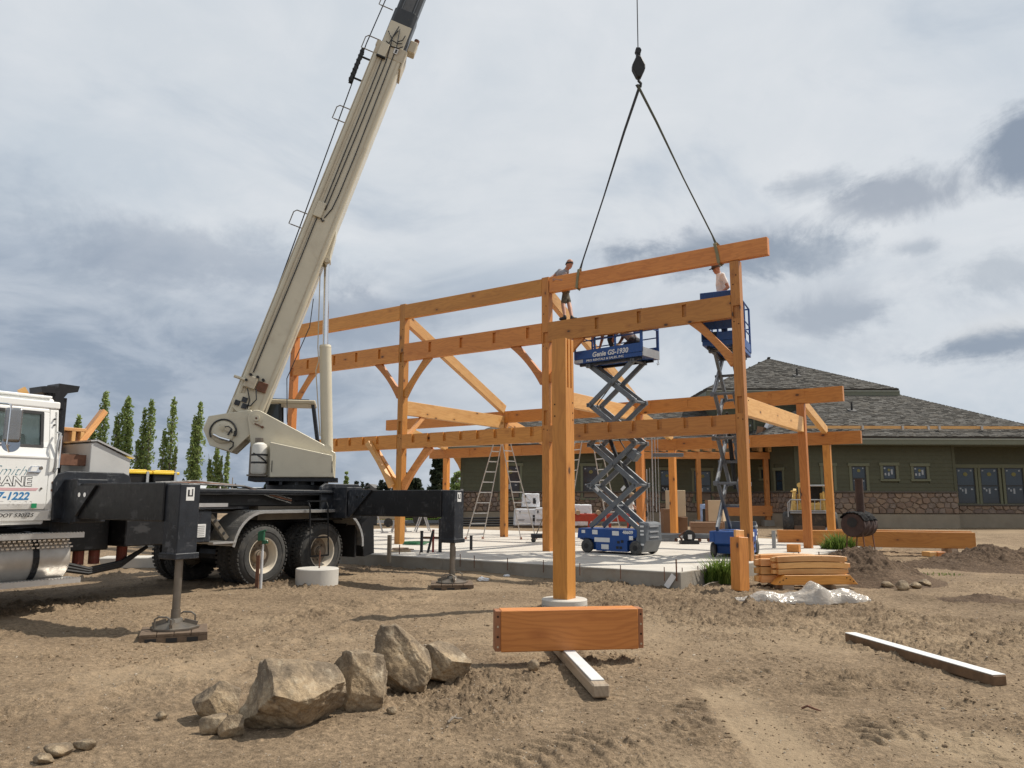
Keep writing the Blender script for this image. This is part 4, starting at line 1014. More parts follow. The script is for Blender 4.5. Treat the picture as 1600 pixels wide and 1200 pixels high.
# --- outriggers
def outrigger(xc, ny, zt, zb, jt, jb, pad_z, far=False, lift=0.):
    s = 1 if far else -1; y0 = 2.0 if far else .4; y1 = s*ny if not far else 2.26+ny
    o = MB().b2((xc-.17, min(y0, y1), zb), (xc+.17, max(y0, y1), zt)).build('outrigger_beam', BLACK, crane, bevel=.012)
    ye = y1+s*-.02
    # sleeve at the root
    MB().b2((xc-.21, y0 if far else y0-.75, zb-.05), (xc+.21, y0+.75 if far else y0, zt+.06)).build('sleeve', BLACKW, o, bevel=.012)
    yj = y1+s*.14
    MB().b2((xc-.14, min(y1-s*.02, yj+s*.13), jb), (xc+.14, max(y1-s*.02, yj+s*.13), jt)).build('jack_housing', BLACKW, o, bevel=.012)
    MB().b2((xc-.16, min(y1-s*.04, yj+s*.15), jb-.02), (xc+.16, max(y1-s*.04, yj+s*.15), jb+.05)).build('jack_collar', BLACKW, o, bevel=.006)
    MB().cyl((xc, yj, jb), (xc, yj, pad_z+.20), .046, n=18).cyl((xc, yj, pad_z+.22), (xc, yj, pad_z+.06), .054, n=18).build('jack_rod', STEEL, o, smooth=True)
    q = MB(); q.lathe([(0, pad_z+.13), (.08, pad_z+.12), (.10, pad_z+.075), (.25, pad_z+.035), (.275, pad_z+.025), (.275, pad_z+.005), (0, pad_z+.005)], Matrix.Translation((xc, yj, 0)), 8)
    for k in range(4):
        t = math.pi/4+k*math.pi/2; q.bar((xc+.1*math.cos(t), yj+.1*math.sin(t), pad_z+.09), (xc+.25*math.cos(t), yj+.25*math.sin(t), pad_z+.05), .03, .05)
    for k in (0, 2):
        t = math.pi*.1+k*math.pi/2; a = Vector((xc+.22*math.cos(t), yj+.22*math.sin(t), pad_z+.03)); u = Vector((-math.sin(t), math.cos(t), 0))*.11
        q.tube([a-u, a-u+Vector((0, 0, .1)), a-u*.5+Vector((0, 0, .13)), a+u*.5+Vector((0, 0, .13)), a+u+Vector((0, 0, .1)), a+u], .011, 6)
    q.build('jack_foot', STEEL, o)
    MB().b2((xc-.055, yj+s*.132 if s < 0 else yj+.13, jt-.2), (xc+.055, yj+s*.13 if s < 0 else yj+.132, jt-.04)).build('warning_label', PAPER, o)
    q = MB(); yy = yj+s*.133
    q.b2((xc-.035, min(yy, yy+s*.001), jt-.15), (xc-.012, max(yy, yy+s*.001), jt-.07)); q.b2((xc-.012, min(yy, yy+s*.001), jt-.15), (xc+.02, max(yy, yy+s*.001), jt-.135)); q.b2((xc+.02, min(yy, yy+s*.001), jt-.15), (xc+.035, max(yy, yy+s*.001), jt-.06)); q.build('warning_symbol', INK, o)
    return yj
XF, XR = -3.3, 1.75
yF = outrigger(XF, 2.20, 1.69, 1.22, 1.67, .80, -.03); yR = outrigger(XR, 2.55, 1.655, 1.18, 1.65, .77, .07)
outrigger(XF, 1.6, 1.69, 1.22, 1.67, .80, .05, True); outrigger(XR, 1.6, 1.655, 1.18, 1.65, .77, .07, True)
# triangular gusset on the rear outrigger's root and round bolts
for xx, yq in ((XF-.175, -.75), (XR-.175, -.95)):
    q = MB(); q.yz([(yq+.55, 1.66), (yq-.02, 1.66), (yq+.5, 1.16), (yq+.55, 1.16)], xx-.035, xx); o = q.build('gusset', BLACKW, crane)
    for dy in (.2, .33): MB().cyl((xx-.037, yq+dy, 1.54), (xx-.04, yq+dy, 1.54), .03, n=12).build('bolt_hole', CHROME, crane)
q = MB(); q.xz([(XR-.5, 1.3), (XR-.5, 1.72), (XR-.4, 1.78), (XR+.5, 1.78), (XR+.62, 1.7), (XR+.62, 1.3)], .02, .08); q.build('bracket_plate', BLACKW, crane, bevel=.012)
# rear overhang with mud flap and tail
MB().b2((2.2, .25, .95), (3.1, 2.15, 1.5)).build('rear_frame', BLACK, crane, bevel=.02)
MB().xz([(2.55, .35), (2.45, 1.0), (2.8, 1.2), (2.85, .4)], .1, .6).build('rear_bumper', BLACK, crane)
# --- fender: bright diamond plate over both wheels
def fpath():
    pts = []
    for k in range(9): t = math.pi - k*(math.pi/2)/8; pts.append((-.12+.60*math.cos(t), .66+.62*math.sin(t)))
    for k in range(9): t = math.pi/2 - k*(math.pi/2)/8; pts.append((1.62+.72*math.cos(t), .62+.66*math.sin(t)))
    return pts
fp = fpath(); fp[0] = (-.73, .72); fp[-1] = (2.34, .58)
def fender(y0, y1):
    q = MB()
    for (a, b), (c_, d) in zip(fp, fp[1:]): q._add([(a, y0, b), (c_, y0, d), (c_, y1, d), (a, y1, b), (a, y0, b+.012), (c_, y0, d+.012), (c_, y1, d+.012), (a, y1, b+.012)], [(3, 2, 1, 0), (4, 5, 6, 7), (0, 1, 5, 4), (2, 3, 7, 6), (1, 2, 6, 5), (3, 0, 4, 7)])
    o = q.build('fender', ALU, crane); q = MB()
    for (a, b), (c_, d) in zip(fp, fp[1:]): q.bar((a, y0-.012, b-.012), (c_, y0-.012, d-.012), .022, .05, (0, 0, 1) if abs(d-b) < abs(c_-a) else (1, 0, 0))
    q.build('fender_lip', ALU, o)
    q = MB()                                      # raised diamond tread
    L = 0
    for (a, b), (c_, d) in zip(fp, fp[1:]):
        n_ = max(1, int(math.hypot(c_-a, d-b)/.035)); al = math.atan2(d-b, c_-a)
        for k in range(n_):
            t = (k+.5)/n_
            for r in range(14): q.box((a+(c_-a)*t, y0+.03+r*(y1-y0-.05)/13, b+(d-b)*t+.014), (.024, .007, .004), Matrix.Rotation(-al, 3, 'Y') @ Matrix.Rotation(.8 if (r+k) % 2 else -.8, 3, 'Z'))
    tag(q.build('diamond_tread', ALU, o), kind='stuff')
fender(-.04, .60); fender(1.84, 2.42)
MB().b2((2.22, .05, .36), (2.27, .66, 1.0)).build('mud_flap', DARK, crane)
# hanging steel ladder
q = MB(); xl0, xl1 = tx(484, 784, -.12)[0], tx(512, 784, -.12)[0]
zt_, zb_ = tx(498, 783, -.12)[1], tx(498, 868, -.12)[1]
for x in (xl0, xl1): q.tube([(x, .3, zt_), (x, -.08, zt_), (x+.01, -.12, zt_-.1), (x+.03, -.16, zb_)], .014, 6)
for k in range(4): z = zt_-(zt_-zb_)*k/3; q.bar((xl0+.01*k, -.1-.02*k, z), (xl1+.01*k, -.1-.02*k, z), .02, .03)
q.build('step_ladder', BLACK, crane)
q = MB(); q.b2((.0, .26, 1.12), (1.2, .5, 1.36)); q.build('valve_block', mat('drab_panel', (.15, .125, .095), .7, var=.2), crane)

# ------------------------------------------------------------------ superstructure
ct_x, ct_z = tx(466, 757, 1.2)
CT = p0 + ct_x*Tv - 1.2*Nv; CT[2] = 0
AZ = math.radians(12.4); Av = np.array([math.cos(AZ), math.sin(AZ), 0]); Bv = np.array([Av[1], -Av[0], 0])
CM = Matrix.Translation(Vector(p0)) @ Matrix.Rotation(TH, 4, 'Z')
SM = CM.inverted() @ (Matrix.Translation(Vector(CT)) @ Matrix.Rotation(AZ, 4, 'Z'))     # boom direction = x, y away from the camera
def sx_(px, py, off=.5):
    c0 = CT + Bv*off; q = pl(px, py, c0, Bv)-c0; return float(q@Av), float(q[2])
def sp_(pts, off=.5): return [sx_(a, b, off) for a, b in pts]
MB().cyl((0, 0, 1.62), (0, 0, 1.76), .62, n=40).cyl((0, 0, 1.76), (0, 0, 1.84), .52, n=40).build('turntable', BLACK, crane, SM, smooth=True)
q = MB(); q.b2((-.9, -.66, 1.83), (.78, .66, 1.90)); q.build('turret_base', BLACKW, crane, SM)
for x in (-.55, -.3, 0, .3, .55): MB().b2((x-.03, -.6, 1.76), (x+.03, .6, 1.83)).build('turret_rib', BLACKW, crane, SM)
bx = sp_([(416, 748), (423, 690), (520, 712), (521.5, 747)], .72)
bx = [(-.50, 1.90), (-.52, 2.58), (.66, 2.34), (.71, 1.91)]
MB().xz(bx, -.72, -.46).build('engine_cover', CREAM, crane, SM, bevel=.012)
MB().xz([(-.3, 1.92), (-.3, 2.5), (.6, 2.34), (.6, 1.92)], .46, .72).build('engine_cover', CREAM, crane, SM, bevel=.012)
for x in (-.465, .665): MB().b2((x-.006, -.735, 2.0), (x+.006, -.722, 2.22)).build('hinge_rod', BLACK, crane, SM)
# cheek plates that carry boom and cylinder
pv = sx_(401, 654, .45)
lug = [(pv[0]+.17*math.cos(t), pv[1]+.17*math.sin(t)) for t in np.linspace(math.pi*1.05, math.pi*.36, 9)]
ck = lug + sp_([(505, 694), (517, 703)], .45) + [(.72, 2.40), (.72, 1.90), (-.78, 1.90), (-.86, 2.3)]
for y0, y1 in ((-.47, -.42), (.42, .47)): MB().xz(ck, y0, y1).build('cheek_plate', CREAM, crane, SM, bevel=.012)
MB().cyl((pv[0], -.52, pv[1]), (pv[0], .52, pv[1]), .06, n=20).cyl((pv[0], -.485, pv[1]), (pv[0], -.46, pv[1]), .115, n=26).build('pivot_pin', CREAM, crane, SM, smooth=True)
MB().cyl((pv[0], -.528, pv[1]), (pv[0], -.52, pv[1]), .02, n=10).bar((pv[0]-.03, -.50, pv[1]-.1), (pv[0]+.12, -.50, pv[1]-.17), .02, .02).cyl((pv[0]+.12, -.5, pv[1]-.17), (pv[0]+.12, -.46, pv[1]-.17), .025, n=10).build('pin_keeper', RUST, crane, SM)
cf = sx_(510.5, 703, .4)
MB().cyl((cf[0], -.50, cf[1]), (cf[0], .50, cf[1]), .05, n=18).cyl((cf[0], -.485, cf[1]), (cf[0], -.46, cf[1]), .10, n=22).build('pivot_pin', CREAM, crane, SM, smooth=True)
# boom: fixed section, then the extended ones
BE = math.atan2(8.27, 2.68); bd_ = Vector((math.cos(BE), 0, math.sin(BE))); bn = Vector((-math.sin(BE), 0, math.cos(BE)))
b0 = Vector((-1.04, 0, 3.235)); s1 = (11.42-3.23)/math.sin(BE)
BM = SM @ axes(b0, bd_, (0, 1, 0))                # boom frame: x along, y away, z to the boom's back (up-left)
bw, bh = .30, .318
def section(x0, x1, hw, hh, m, name, par=crane, cap=True, ch=.06):
    q = MB(); pr = [(-hw+ch, -hh), (hw-ch, -hh), (hw, -hh+ch), (hw, hh-ch), (hw-ch, hh), (-hw+ch, hh), (-hw, hh-ch), (-hw, -hh+ch)]
    q.yz(pr, x0, x1); return q.build(name, m, par, BM if par is crane else None, bevel=.012)
bo = section(-.55, s1, bw, bh, CREAM, 'boom', ch=.035)
q = MB(); q.b2((-.2, -bw-.014, .16), (s1, -bw, .20)); q.b2((-.2, -bw-.012, -.225), (s1, -bw, -.205)); q.b2((-.2, -bw-.02, bh-.1), (s1, -bw+.02, bh-.085)); q.build('boom_rib', CREAMD, bo)
MB().b2((-.3, -bw+.03, bh), (s1+.02, bw-.03, bh+.02)).build('boom_plate', CREAMD, bo)
q = MB()                                          # collar at the mouth of the fixed section
for a in ((-bw-.010, -bw, -bh, bh), (bw, bw+.010, -bh, bh)): q.b2((s1-.30, a[0], a[2]), (s1+.02, a[1], a[3]))
q.b2((s1-.45, -bw-.01, -bh-.035), (s1+.01, bw+.01, -bh)); q.b2((s1-.12, -bw-.01, bh), (s1+.01, bw+.01, bh+.03)); q.build('boom_collar', CREAMD, bo, bevel=.006)
s2 = s1+1.0
sec2 = section(s1-.3, s2, bw-.045, bh-.05, mat('black_boom_steel', (.03, .032, .035), .35, .2, var=.2, dirt=.15), 'boom_section', ch=.07)
MB().b2((s1, -bw+.035, -bh+.08), (s1+.62, -bw+.046, bh-.075)).build('nose_plate', CREAM, bo, bevel=.004)
sec3 = section(s2-.2, 27.6, bw-.06, bh-.07, mat('black_boom_steel', (.03, .032, .035), .35, .2), 'boom_section', ch=.07)
q = MB(); q.b2((s1+.6, -bw+.05, -.11), (27, -bw+.058, .10)); q.build('boom_stripe', mat('grey_boom_face', (.10, .10, .10), .5, .3, var=.3), sec3)
for z in (-.14, .13): MB().b2((s1+.6, -bw+.048, z-.02), (27, -bw+.06, z+.0)).build('boom_rib', GREYP, sec3)
MB().b2((s1+.15, -.12, -bh-.16), (s1+.45, .12, -bh+.02)).build('boom_bracket', CREAMD, bo, bevel=.02)
MB().cyl((s1+.4, 0, -bh-.1), (s1+.56, 0, -bh-.1), .06, n=12).build('boom_light', RUST, bo)
# head at the boom tip
q = MB(); q.xz([(27.2, -.3), (27.2, .3), (28.3, .25), (28.9, -.1), (28.7, -.6), (28.2, -.65)], -.28, .28); q.build('boom_head', BLACK, bo)
MB().cyl((28.6, -.1, -.4), (28.6, .1, -.4), .3, n=24).build('sheave', STEEL, bo)
# hoses and fittings on the side of the boom
def hose(pts, r=.012, m=CABLE): MB().tube([(a, -bw-.022, b) for a, b in pts], r, 6).build('hose', m, bo)
hose([(.75, .14), (3.2, .12), (s1*.52, .12)]); hose([(s1*.52+.1, .09), (s1*.8, .09), (s1-.1, .1), (s1+.3, .05), (s1+.5, .02)])
hose([(s1*.52, .02), (s1*.75, .0), (s1-.4, .0), (s1+.2, .06), (s1+.4, .0)])
hose([(s1*.50, -.02), (s1*.53, -.1), (s1*.57, -.12), (s1*.68, -.13), (s1, -.1), (s1+.45, -.02)])
hose([(s1*.495, -.03), (s1*.49, -.02), (s1*.497, .05)], .016)
hose([(s1+.3, .2), (s1+.22, .12), (s1+.12, .04), (s1+.1, -.08), (s1+.14, -.18)]); hose([(s1+.05, .16), (s1-.02, .0), (s1+.0, -.14), (s1+.08, -.22)])
hose([(s1+.35, -.18), (s1+.22, -.16), (s1+.15, -.08)])
MB().b2((s1*.495, -bw-.07, .04), (s1*.535, -bw, .21)).build('junction_box', CREAM, bo, bevel=.01)
MB().b2((s1-.36, -bw-.07, .05), (s1-.02, -bw, .23)).build('junction_box', CREAM, bo, bevel=.01)
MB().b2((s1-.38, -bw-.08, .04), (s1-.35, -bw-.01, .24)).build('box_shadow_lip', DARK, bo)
MB().b2((s1-.16, -bw-.032, -.16), (s1-.03, -bw-.028, -.07)).build('plate_label', PAPER, bo)
q = MB(); q.b2((s1-.14, -bw-.034, -.14), (s1-.05, -bw-.032, -.10)); q.build('plate_mark', INK, bo)
q = MB(); q.b2((.42, -bw-.1, .0), (.66, -bw, .22)); q.build('valve_block', CREAMD, bo, bevel=.01)
q = MB(); q.b2((.42, -bw-.06, -.22), (.62, -bw, -.02)); q.build('valve_block', RUST, bo, bevel=.01)
for a, b in ((.68, .16), (.68, .02), (.66, -.1), (.55, .2)): MB().cyl((a, -bw-.12, b), (a, -bw-.02, b), .028, n=10).build('fitting', DARK, bo)
MB().cyl((.55, -bw-.06, .2), (.55, -bw-.06, .45), .03, n=10).build('fitting', CREAM, bo)
MB().tube([(.44, -bw-.09, -.04), (.25, -bw-.1, -.12), (.1, -bw-.09, -.06), (.06, -bw-.06, .05)], .013).tube([(.4, -bw-.09, .12), (.2, -bw-.09, .0), (.0, -bw-.06, -.02)], .012).build('hose', CABLE, bo)
MB().cyl((.1, -bw-.07, .12), (.1, -bw, .12), .19, n=28).build('hose_reel', CREAM, bo, smooth=True)
for dx, dz in ((.02, .05), (.0, -.1), (.12, -.06)): MB().b2((dx+.0, -bw-.1, dz+.1), (dx+.1, -bw-.07, dz+.2)).build('switch_box', BLACKW, bo)
# rope guides on the boom's back
for xx in (4.0, 6.6, 9.6, s1*.98):
    xx = xx-0.0; q = MB(); q.tube([(xx, -.06, bh), (xx, -.06, bh+.28), (xx+.0, -.06, bh+.33), (xx+.28, -.06, bh+.33), (xx+.34, -.06, bh+.28), (xx+.34, -.06, bh)], .012, 6); q.build('rope_guide', STEEL, bo)
q = MB()
for k in range(2): q.bar((s1-1.05, -.08+.1*k, bh+.28), (s1-.2, -.08+.1*k, bh+.28), .02, .07)
for k in range(7): q.b2((s1-1.0+k*.12, -.10, bh+.235), (s1-.975+k*.12, .04, bh+.325))
q.bar((s1-.9, 0, bh), (s1-.9, 0, bh+.25), .03, .04); q.bar((s1-.35, 0, bh), (s1-.35, 0, bh+.25), .03, .04); q.build('rope_roller', DARK, bo)
# winch housing at the boom's foot
wp = sp_([(325.7, 650), (317, 670), (327.5, 696), (361.5, 706.5), (388, 682), (402, 655), (392, 640), (351, 646)], .42)
for y0, y1 in ((-.42, -.36), (.36, .42)): MB().xz(wp, y0, y1).build('winch_plate', CREAM, crane, SM, bevel=.01)
q = MB(); q.xz([(x*.93-.08, z*.93+.2) for x, z in wp], -.36, .36); q.build('winch_body', CREAMD, crane, SM)
wc = sx_(349, 675, .43); wr = .235
q = MB(); q.lathe([(0, 0), (.10, -.05), (.19, -.04), (wr-.02, -.03), (wr, 0)], Matrix(((1, 0, 0, wc[0]), (0, 0, 1, -.42), (0, 1, 0, wc[1]), (0, 0, 0, 1))), 30); q.build('winch_motor', CREAM, crane, SM, smooth=True)
def arc(r, a0, a1, y, k=12): return [(wc[0]+r*math.cos(a), y, wc[1]+r*math.sin(a)) for a in np.linspace(a0, a1, k)]
MB().tube(arc(wr+.01, 3.6, .1, -.45, 18), .017).tube(arc(wr*.98, .1, -.35, -.46, 5), .03).build('hose', CABLE, crane, SM)
MB().tube([(wc[0]-.17, -.47, wc[1]-.06), (wc[0]-.05, -.5, wc[1]-.12), (wc[0]+.13, -.49, wc[1]-.17)], .032, 8).build('hydraulic_line', CHROME, crane, SM)
MB().tube([(wc[0]+.1, -.48, wc[1]-.15), (wc[0]+.2, -.48, wc[1]-.2), (wc[0]+.2, -.47, wc[1]-.28), (wc[0]+.13, -.45, wc[1]-.34)], .016).build('hose', CABLE, crane, SM)
MB().box((wc[0]+.10, -.475, wc[1]+.04), (.12, .06, .09), Matrix.Rotation(.5, 3, 'Y')).build('motor_block', CREAMD, crane, SM, bevel=.01); MB().box((wc[0]+.13, -.50, wc[1]+.0), (.03, .03, .14), Matrix.Rotation(.5, 3, 'Y')).build('fitting', BLACKW, crane, SM)
MB().tube([(wc[0]+.03, -.48, wc[1]+.10), (wc[0]+.10, -.5, wc[1]+.11), (wc[0]+.16, -.5, wc[1]+.06), (wc[0]+.17, -.49, wc[1]-.02)], .011).build('hose', CABLE, crane, SM)
MB().cyl((wc[0]-.06, -.465, wc[1]+.12), (wc[0]-.06, -.45, wc[1]+.12), .02, n=10).build('bolt', STEEL, crane, SM)
# hoist rope from the winch over the tip
bi = BM.inverted() @ SM
ropep = bi @ Vector((wc[0]-.02, 0, wc[1]+.05)); MB().tube([ropep, (s1, 0, bh+.27), (28.4, 0, .2)], .013, 6).build('hoist_rope', CABLE, crane, BM)
# lift cylinder
c0 = Vector((cf[0], 0, cf[1])); rj = Vector((sx_(508, 541, .15)[0], 0, sx_(508, 541, .15)[1])); c1 = Vector((sx_(510.5, 409, .1)[0], 0, sx_(510.5, 409, .1)[1]))
MB().cyl(c0, rj, .122, n=30).cyl(rj-(rj-c0).normalized()*.0, rj+(rj-c0).normalized()*.05, .126, .115, n=30).build('lift_cylinder', CREAM, crane, SM, smooth=True)
MB().cyl(rj, c1, .058, n=22).build('piston_rod', CHROME, crane, SM, smooth=True)
MB().tube([c0+Vector((-.15, -.1, .3)), rj+Vector((-.17, -.05, -.5)), rj+Vector((-.12, -.05, -.3)), rj+Vector((-.15, -.04, 0)), c1+Vector((-.13, -.02, 0))], .012).build('hose', CREAMD, crane, SM)
br = sp_([(530, 332), (525, 370), (517.5, 398), (516.5, 408), (509, 415), (503, 408), (498, 413), (485, 440), (515, 340)], .1)
MB().xz(br, -.17, .17).build('cylinder_bracket', CREAM, crane, SM, bevel=.015)
MB().cyl((c1.x, -.22, c1.z), (c1.x, .22, c1.z), .05, n=16).build('pivot_pin', CREAMD, crane, SM)
MB().tube([BM.inverted() @ SM @ Vector((.15, -.2, 5.6)), BM.inverted() @ SM @ Vector((.1, -.2, 5.0)), BM.inverted() @ SM @ Vector((-.3, -.25, 3.9)), BM.inverted() @ SM @ Vector((-.25, -.3, 3.0))], .01).build('hose', CABLE, crane, BM)
# propane bottle strapped behind the cover
lp = sx_(404, 720, .62); px_ = -.72
q = MB(); q.lathe([(0, 1.96), (.12, 1.96), (.15, 2.0), (.152, 2.45), (.13, 2.53), (.07, 2.57), (0, 2.58)], Matrix.Translation((px_, -.58, 0)), 26); o = q.build('gas_bottle', mat('white_bottle', (.66, .64, .58), .5, var=.1, dirt=.25), crane, SM, smooth=True)
MB().cyl((px_, -.58, 2.57), (px_, -.58, 2.66), .06, n=14).b2((px_-.09, -.62, 2.58), (px_-.03, -.54, 2.66)).build('bottle_valve', STEEL, o)
for z in (2.18, 2.33): MB().cyl((px_, -.58, z-.018), (px_, -.58, z+.018), .156, n=24).build('bottle_strap', CABLE, o)
MB().tube([(px_-.1, -.70, 2.36), (px_+.05, -.742, 2.28), (px_+.14, -.68, 2.2)], .014).build('bottle_strap', CABLE, o)
MB().b2((-.92, -.75, 1.92), (-.56, -.42, 1.95)).b2((-.92, -.44, 1.9), (-.56, -.42, 2.5)).build('bottle_tray', STEEL, crane, SM)
MB().b2((-.93, -.3, 1.85), (-.90, .1, 2.75)).build('hose_guard', LGREY, crane, SM)
# operator's cab on the far side of the turret
def pz(pts, off): return sp_(pts, off)
cy0, cy1 = .5, 1.25
A_ = pz([(398, 634), (490, 630), (500, 692), (500, 745), (398, 745)], -.5)
q = MB(); X0, X1 = A_[0][0], A_[1][0]; Zr = A_[1][1]; Xb = A_[2][0]
for y0, y1 in ((cy0, cy0+.05), (cy1-.05, cy1)):
    q.xz([(X0, 1.9), (X0, 2.55), (Xb, 2.55), (Xb, 1.9)], y0, y1)
    q.bar((X0+.03, (y0+y1)/2, 2.5), (X0+.03, (y0+y1)/2, Zr), .05, .06, (1, 0, 0)); q.bar((X0+.55, (y0+y1)/2, 2.5), (X0+.5, (y0+y1)/2, Zr), .05, .05, (1, 0, 0)); q.bar((Xb-.03, (y0+y1)/2, 2.5), (X1-.02, (y0+y1)/2, Zr), .05, .07, (1, 0, 0))
q.b2((X0, cy0, 1.9), (X0+.05, cy1, 2.55)); q.build('operator_cab', BLACKW, crane, SM, bevel=.01)
MB().b2((X0-.04, cy0-.04, Zr-.03), (X1+.04, cy1+.04, Zr+.06)).build('cab_roof', CREAMD, crane, SM, bevel=.02)
MB().b2((X0+.15, cy0+.1, Zr+.06), (X1-.1, cy1-.1, Zr+.09)).build('roof_hatch', DARK, crane, SM)
MB().b2((X0+.06, cy0+.01, 2.56), (X0+.5, cy0+.02, Zr-.04)).build('cab_glass', mat('tinted_glass', (.012, .018, .022), .05), crane, SM)
MB().b2((X0+.15, cy0+.15, 2.0), (X0+.5, cy1-.15, 2.75)).build('operator_seat', DARK, crane, SM, bevel=.05)

# ------------------------------------------------------------------ things riding on the truck or hanging from it
for k, (x, s_) in enumerate(((-2.30, 0), (-1.86, 1))):
    a = P_(228 if k == 0 else 268, 745, .3); 
    w0 = Vector(p0)+Vector(tuple(Tv))*[-2.31, -1.84][k] - Vector(tuple(Nv))*.5; w0.z = 1.66
    tt = thing('tote_bin', ['black storage tote with yellow lid beside the aluminium chest on the truck', 'black storage tote with yellow lid nearer the crane turret'][k], 'storage tote', w0, TH, 'totes on the truck deck')
    MB().box((0, 0, .1), (.38, .5, .2), taper=1.07).build('bin', mat('black_plastic', (.016, .016, .017), .45), tt, bevel=.015)
    MB().b2((-.23, -.29, .20), (.23, .29, .245)).b2((-.17, -.24, .245), (.17, .24, .268)).build('lid', YEL, tt, bevel=.01)
    MB().b2((.13, -.3, .02), (.17, -.285, .24)).build('clasp', LGREY, tt)
tl = thing('timber_crate', 'open row of pale timber blocks standing behind the white cab', 'timber blocks', Vector(p0)+Vector(tuple(Tv))*-3.2-Vector(tuple(Nv))*.9, TH)
tl.location.z = 2.2
for x in (-.34, -.17, 0., .17, .3): beam('block', (x, 0, -.1), (x, 0, .27), .3, .06, tl, TIM2, upv=(-1, 0, 0))
beam('rail', (-.4, 0, .3), (.36, 0, .3), .3, .05, tl, TIM2); beam('block', (.22, -.1, .0), (.62, -.1, .62), .12, .09, tl, TIM2)
beam('plank', (-.4, -.25, -.14), (.35, -.25, -.14), .5, .12, tl, mat('weathered_board', (.12, .085, .06), .9, var=.3))
cb = thing('cargo_beam', 'dark steel channel lying across behind the white cab', 'steel beam', Vector(p0)+Vector(tuple(Tv))*-3.25-Vector(tuple(Nv))*.25, TH); cb.location.z = 2.02
MB().b2((-.3, -.05, -.07), (.3, .12, .08)).b2((.2, -.07, -.08), (.32, .13, .09)).build('beam', RUST, cb)
# cribbing under the two near jacks
def pallet(xc, yc, zt, nm, lab, rz):
    w0 = Vector(p0)+Vector(tuple(Tv))*xc-Vector(tuple(Nv))*yc; o = thing('jack_pallet', lab, 'pallet', (w0.x, w0.y, zt), rz, 'wooden pads under the outrigger feet')
    wm = mat('dark_old_wood', (.13, .09, .06), .9, var=.35, scale=14, bump=.3)
    for k in range(4): MB().b2((-.36+k*.182, -.36, -.035), (-.36+k*.182+.175, .36, 0)).build('slat', wm, o, bevel=.004)
    for y in (-.33, 0, .33): MB().b2((-.36, y-.03, -.11), (.36, y+.03, -.036)).build('runner', wm, o)
    for y in (-.33,): 
        for x in (-.24, -.02, .2): MB().b2((x-.06, y-.034, -.10), (x+.06, y-.031, -.05)).build('notch', DARK, o)
pallet(XF, yF, -.03, 'a', 'dark wooden pad under the jack foot nearest the camera', math.radians(22))
pallet(XR, yR, .075, 'b', 'dark wooden pad under the jack foot in front of the slab edge', math.radians(5))

# hook block and slings
hk = W(-1.98, B1+.05); 
tip = CT + Av*7.65
hz = zat(1003, 106, hk)
hook = thing('hook_block', 'black crane hook block hanging on its hoist rope against the sky', 'crane hook', (hk[0], hk[1], hz))
MB().cyl((0, 0, .35), (tip[0]-hk[0]-.0, tip[1]-hk[1], 29.5-hz), .014, n=6).build('hoist_rope', CABLE, hook)
q = MB(); q.prism([(0, .3), (-.06, .27), (-.155, .06), (-.155, -.04), (-.05, -.27), (.05, -.27), (.155, -.04), (.155, .06), (.06, .27)], lambda a, b: (a, -.09, b), lambda a, b: (a, .09, b)); q.build('block', DARK, hook, bevel=.02)
MB().b2((-.05, -.05, .28), (.05, .05, .52)).cyl((-.0, -.06, .44), (0, .06, .44), .075, n=12).build('swivel', DARK, hook)
q = MB(); q.tube([(0, 0, -.22), (0, 0, -.34), (.05, 0, -.40), (.04, 0, -.48), (-.03, 0, -.5), (-.07, 0, -.44)], [.03, .035, .035, .035, .03, .018], 8); q.build('hook', DARK, hook, smooth=True)
apx = Vector((hk[0], hk[1], hz-.44))
GRN = mat('olive_webbing', (.085, .085, .06), .9, var=.2)
for k, (px, py, lab) in enumerate(((905, 428, 'long sling from the hook to the left end of the hanging beam'), (1117, 382, 'long sling from the hook to the right end of the hanging beam'))):
    aloc = float((pl(px, py, W(0, B1, 0), Vv)-O)@Uv); top = Vector(W(aloc, B1+.06, 7.03+.02))
    s_ = thing('lifting_sling', lab, 'lifting sling', top, 0, 'slings under the crane hook')
    d = apx-top; q = MB(); q.tube([d+Vector((.03-.06*k, 0, 0)), d*.75, d*.4, d*.04+Vector((0, 0, .08)), Vector((0, 0, .06))], [.035, .03, .018, .018, .03], 6); q.build('strap', GRN if k else CABLE, s_)
    Ru = Vector(tuple(Uv)); Rv = Vector(tuple(Vv)); q = MB(); sk = .05 if k else -.04
    ring = [Ru*0+Rv*-.085+Vector((0, 0, .03)), Ru*sk+Rv*-.085+Vector((0, 0, -.2)), Ru*sk*1.6+Rv*-.085+Vector((0, 0, -.425)), Ru*sk*2+Rv*.09+Vector((0, 0, -.43)), Ru*sk+Rv*.10+Vector((0, 0, .0)), Ru*0+Vector((0, 0, .07)), Ru*0+Rv*-.085+Vector((0, 0, .03))]
    for a, b in zip(ring, ring[1:]): q.bar(a, b, .065, .012, tuple(Vv) if abs((b-a).z) < .15 else tuple(Vv))
    q.build('choker', mat('tan_webbing', (.22, .20, .12), .9), s_)

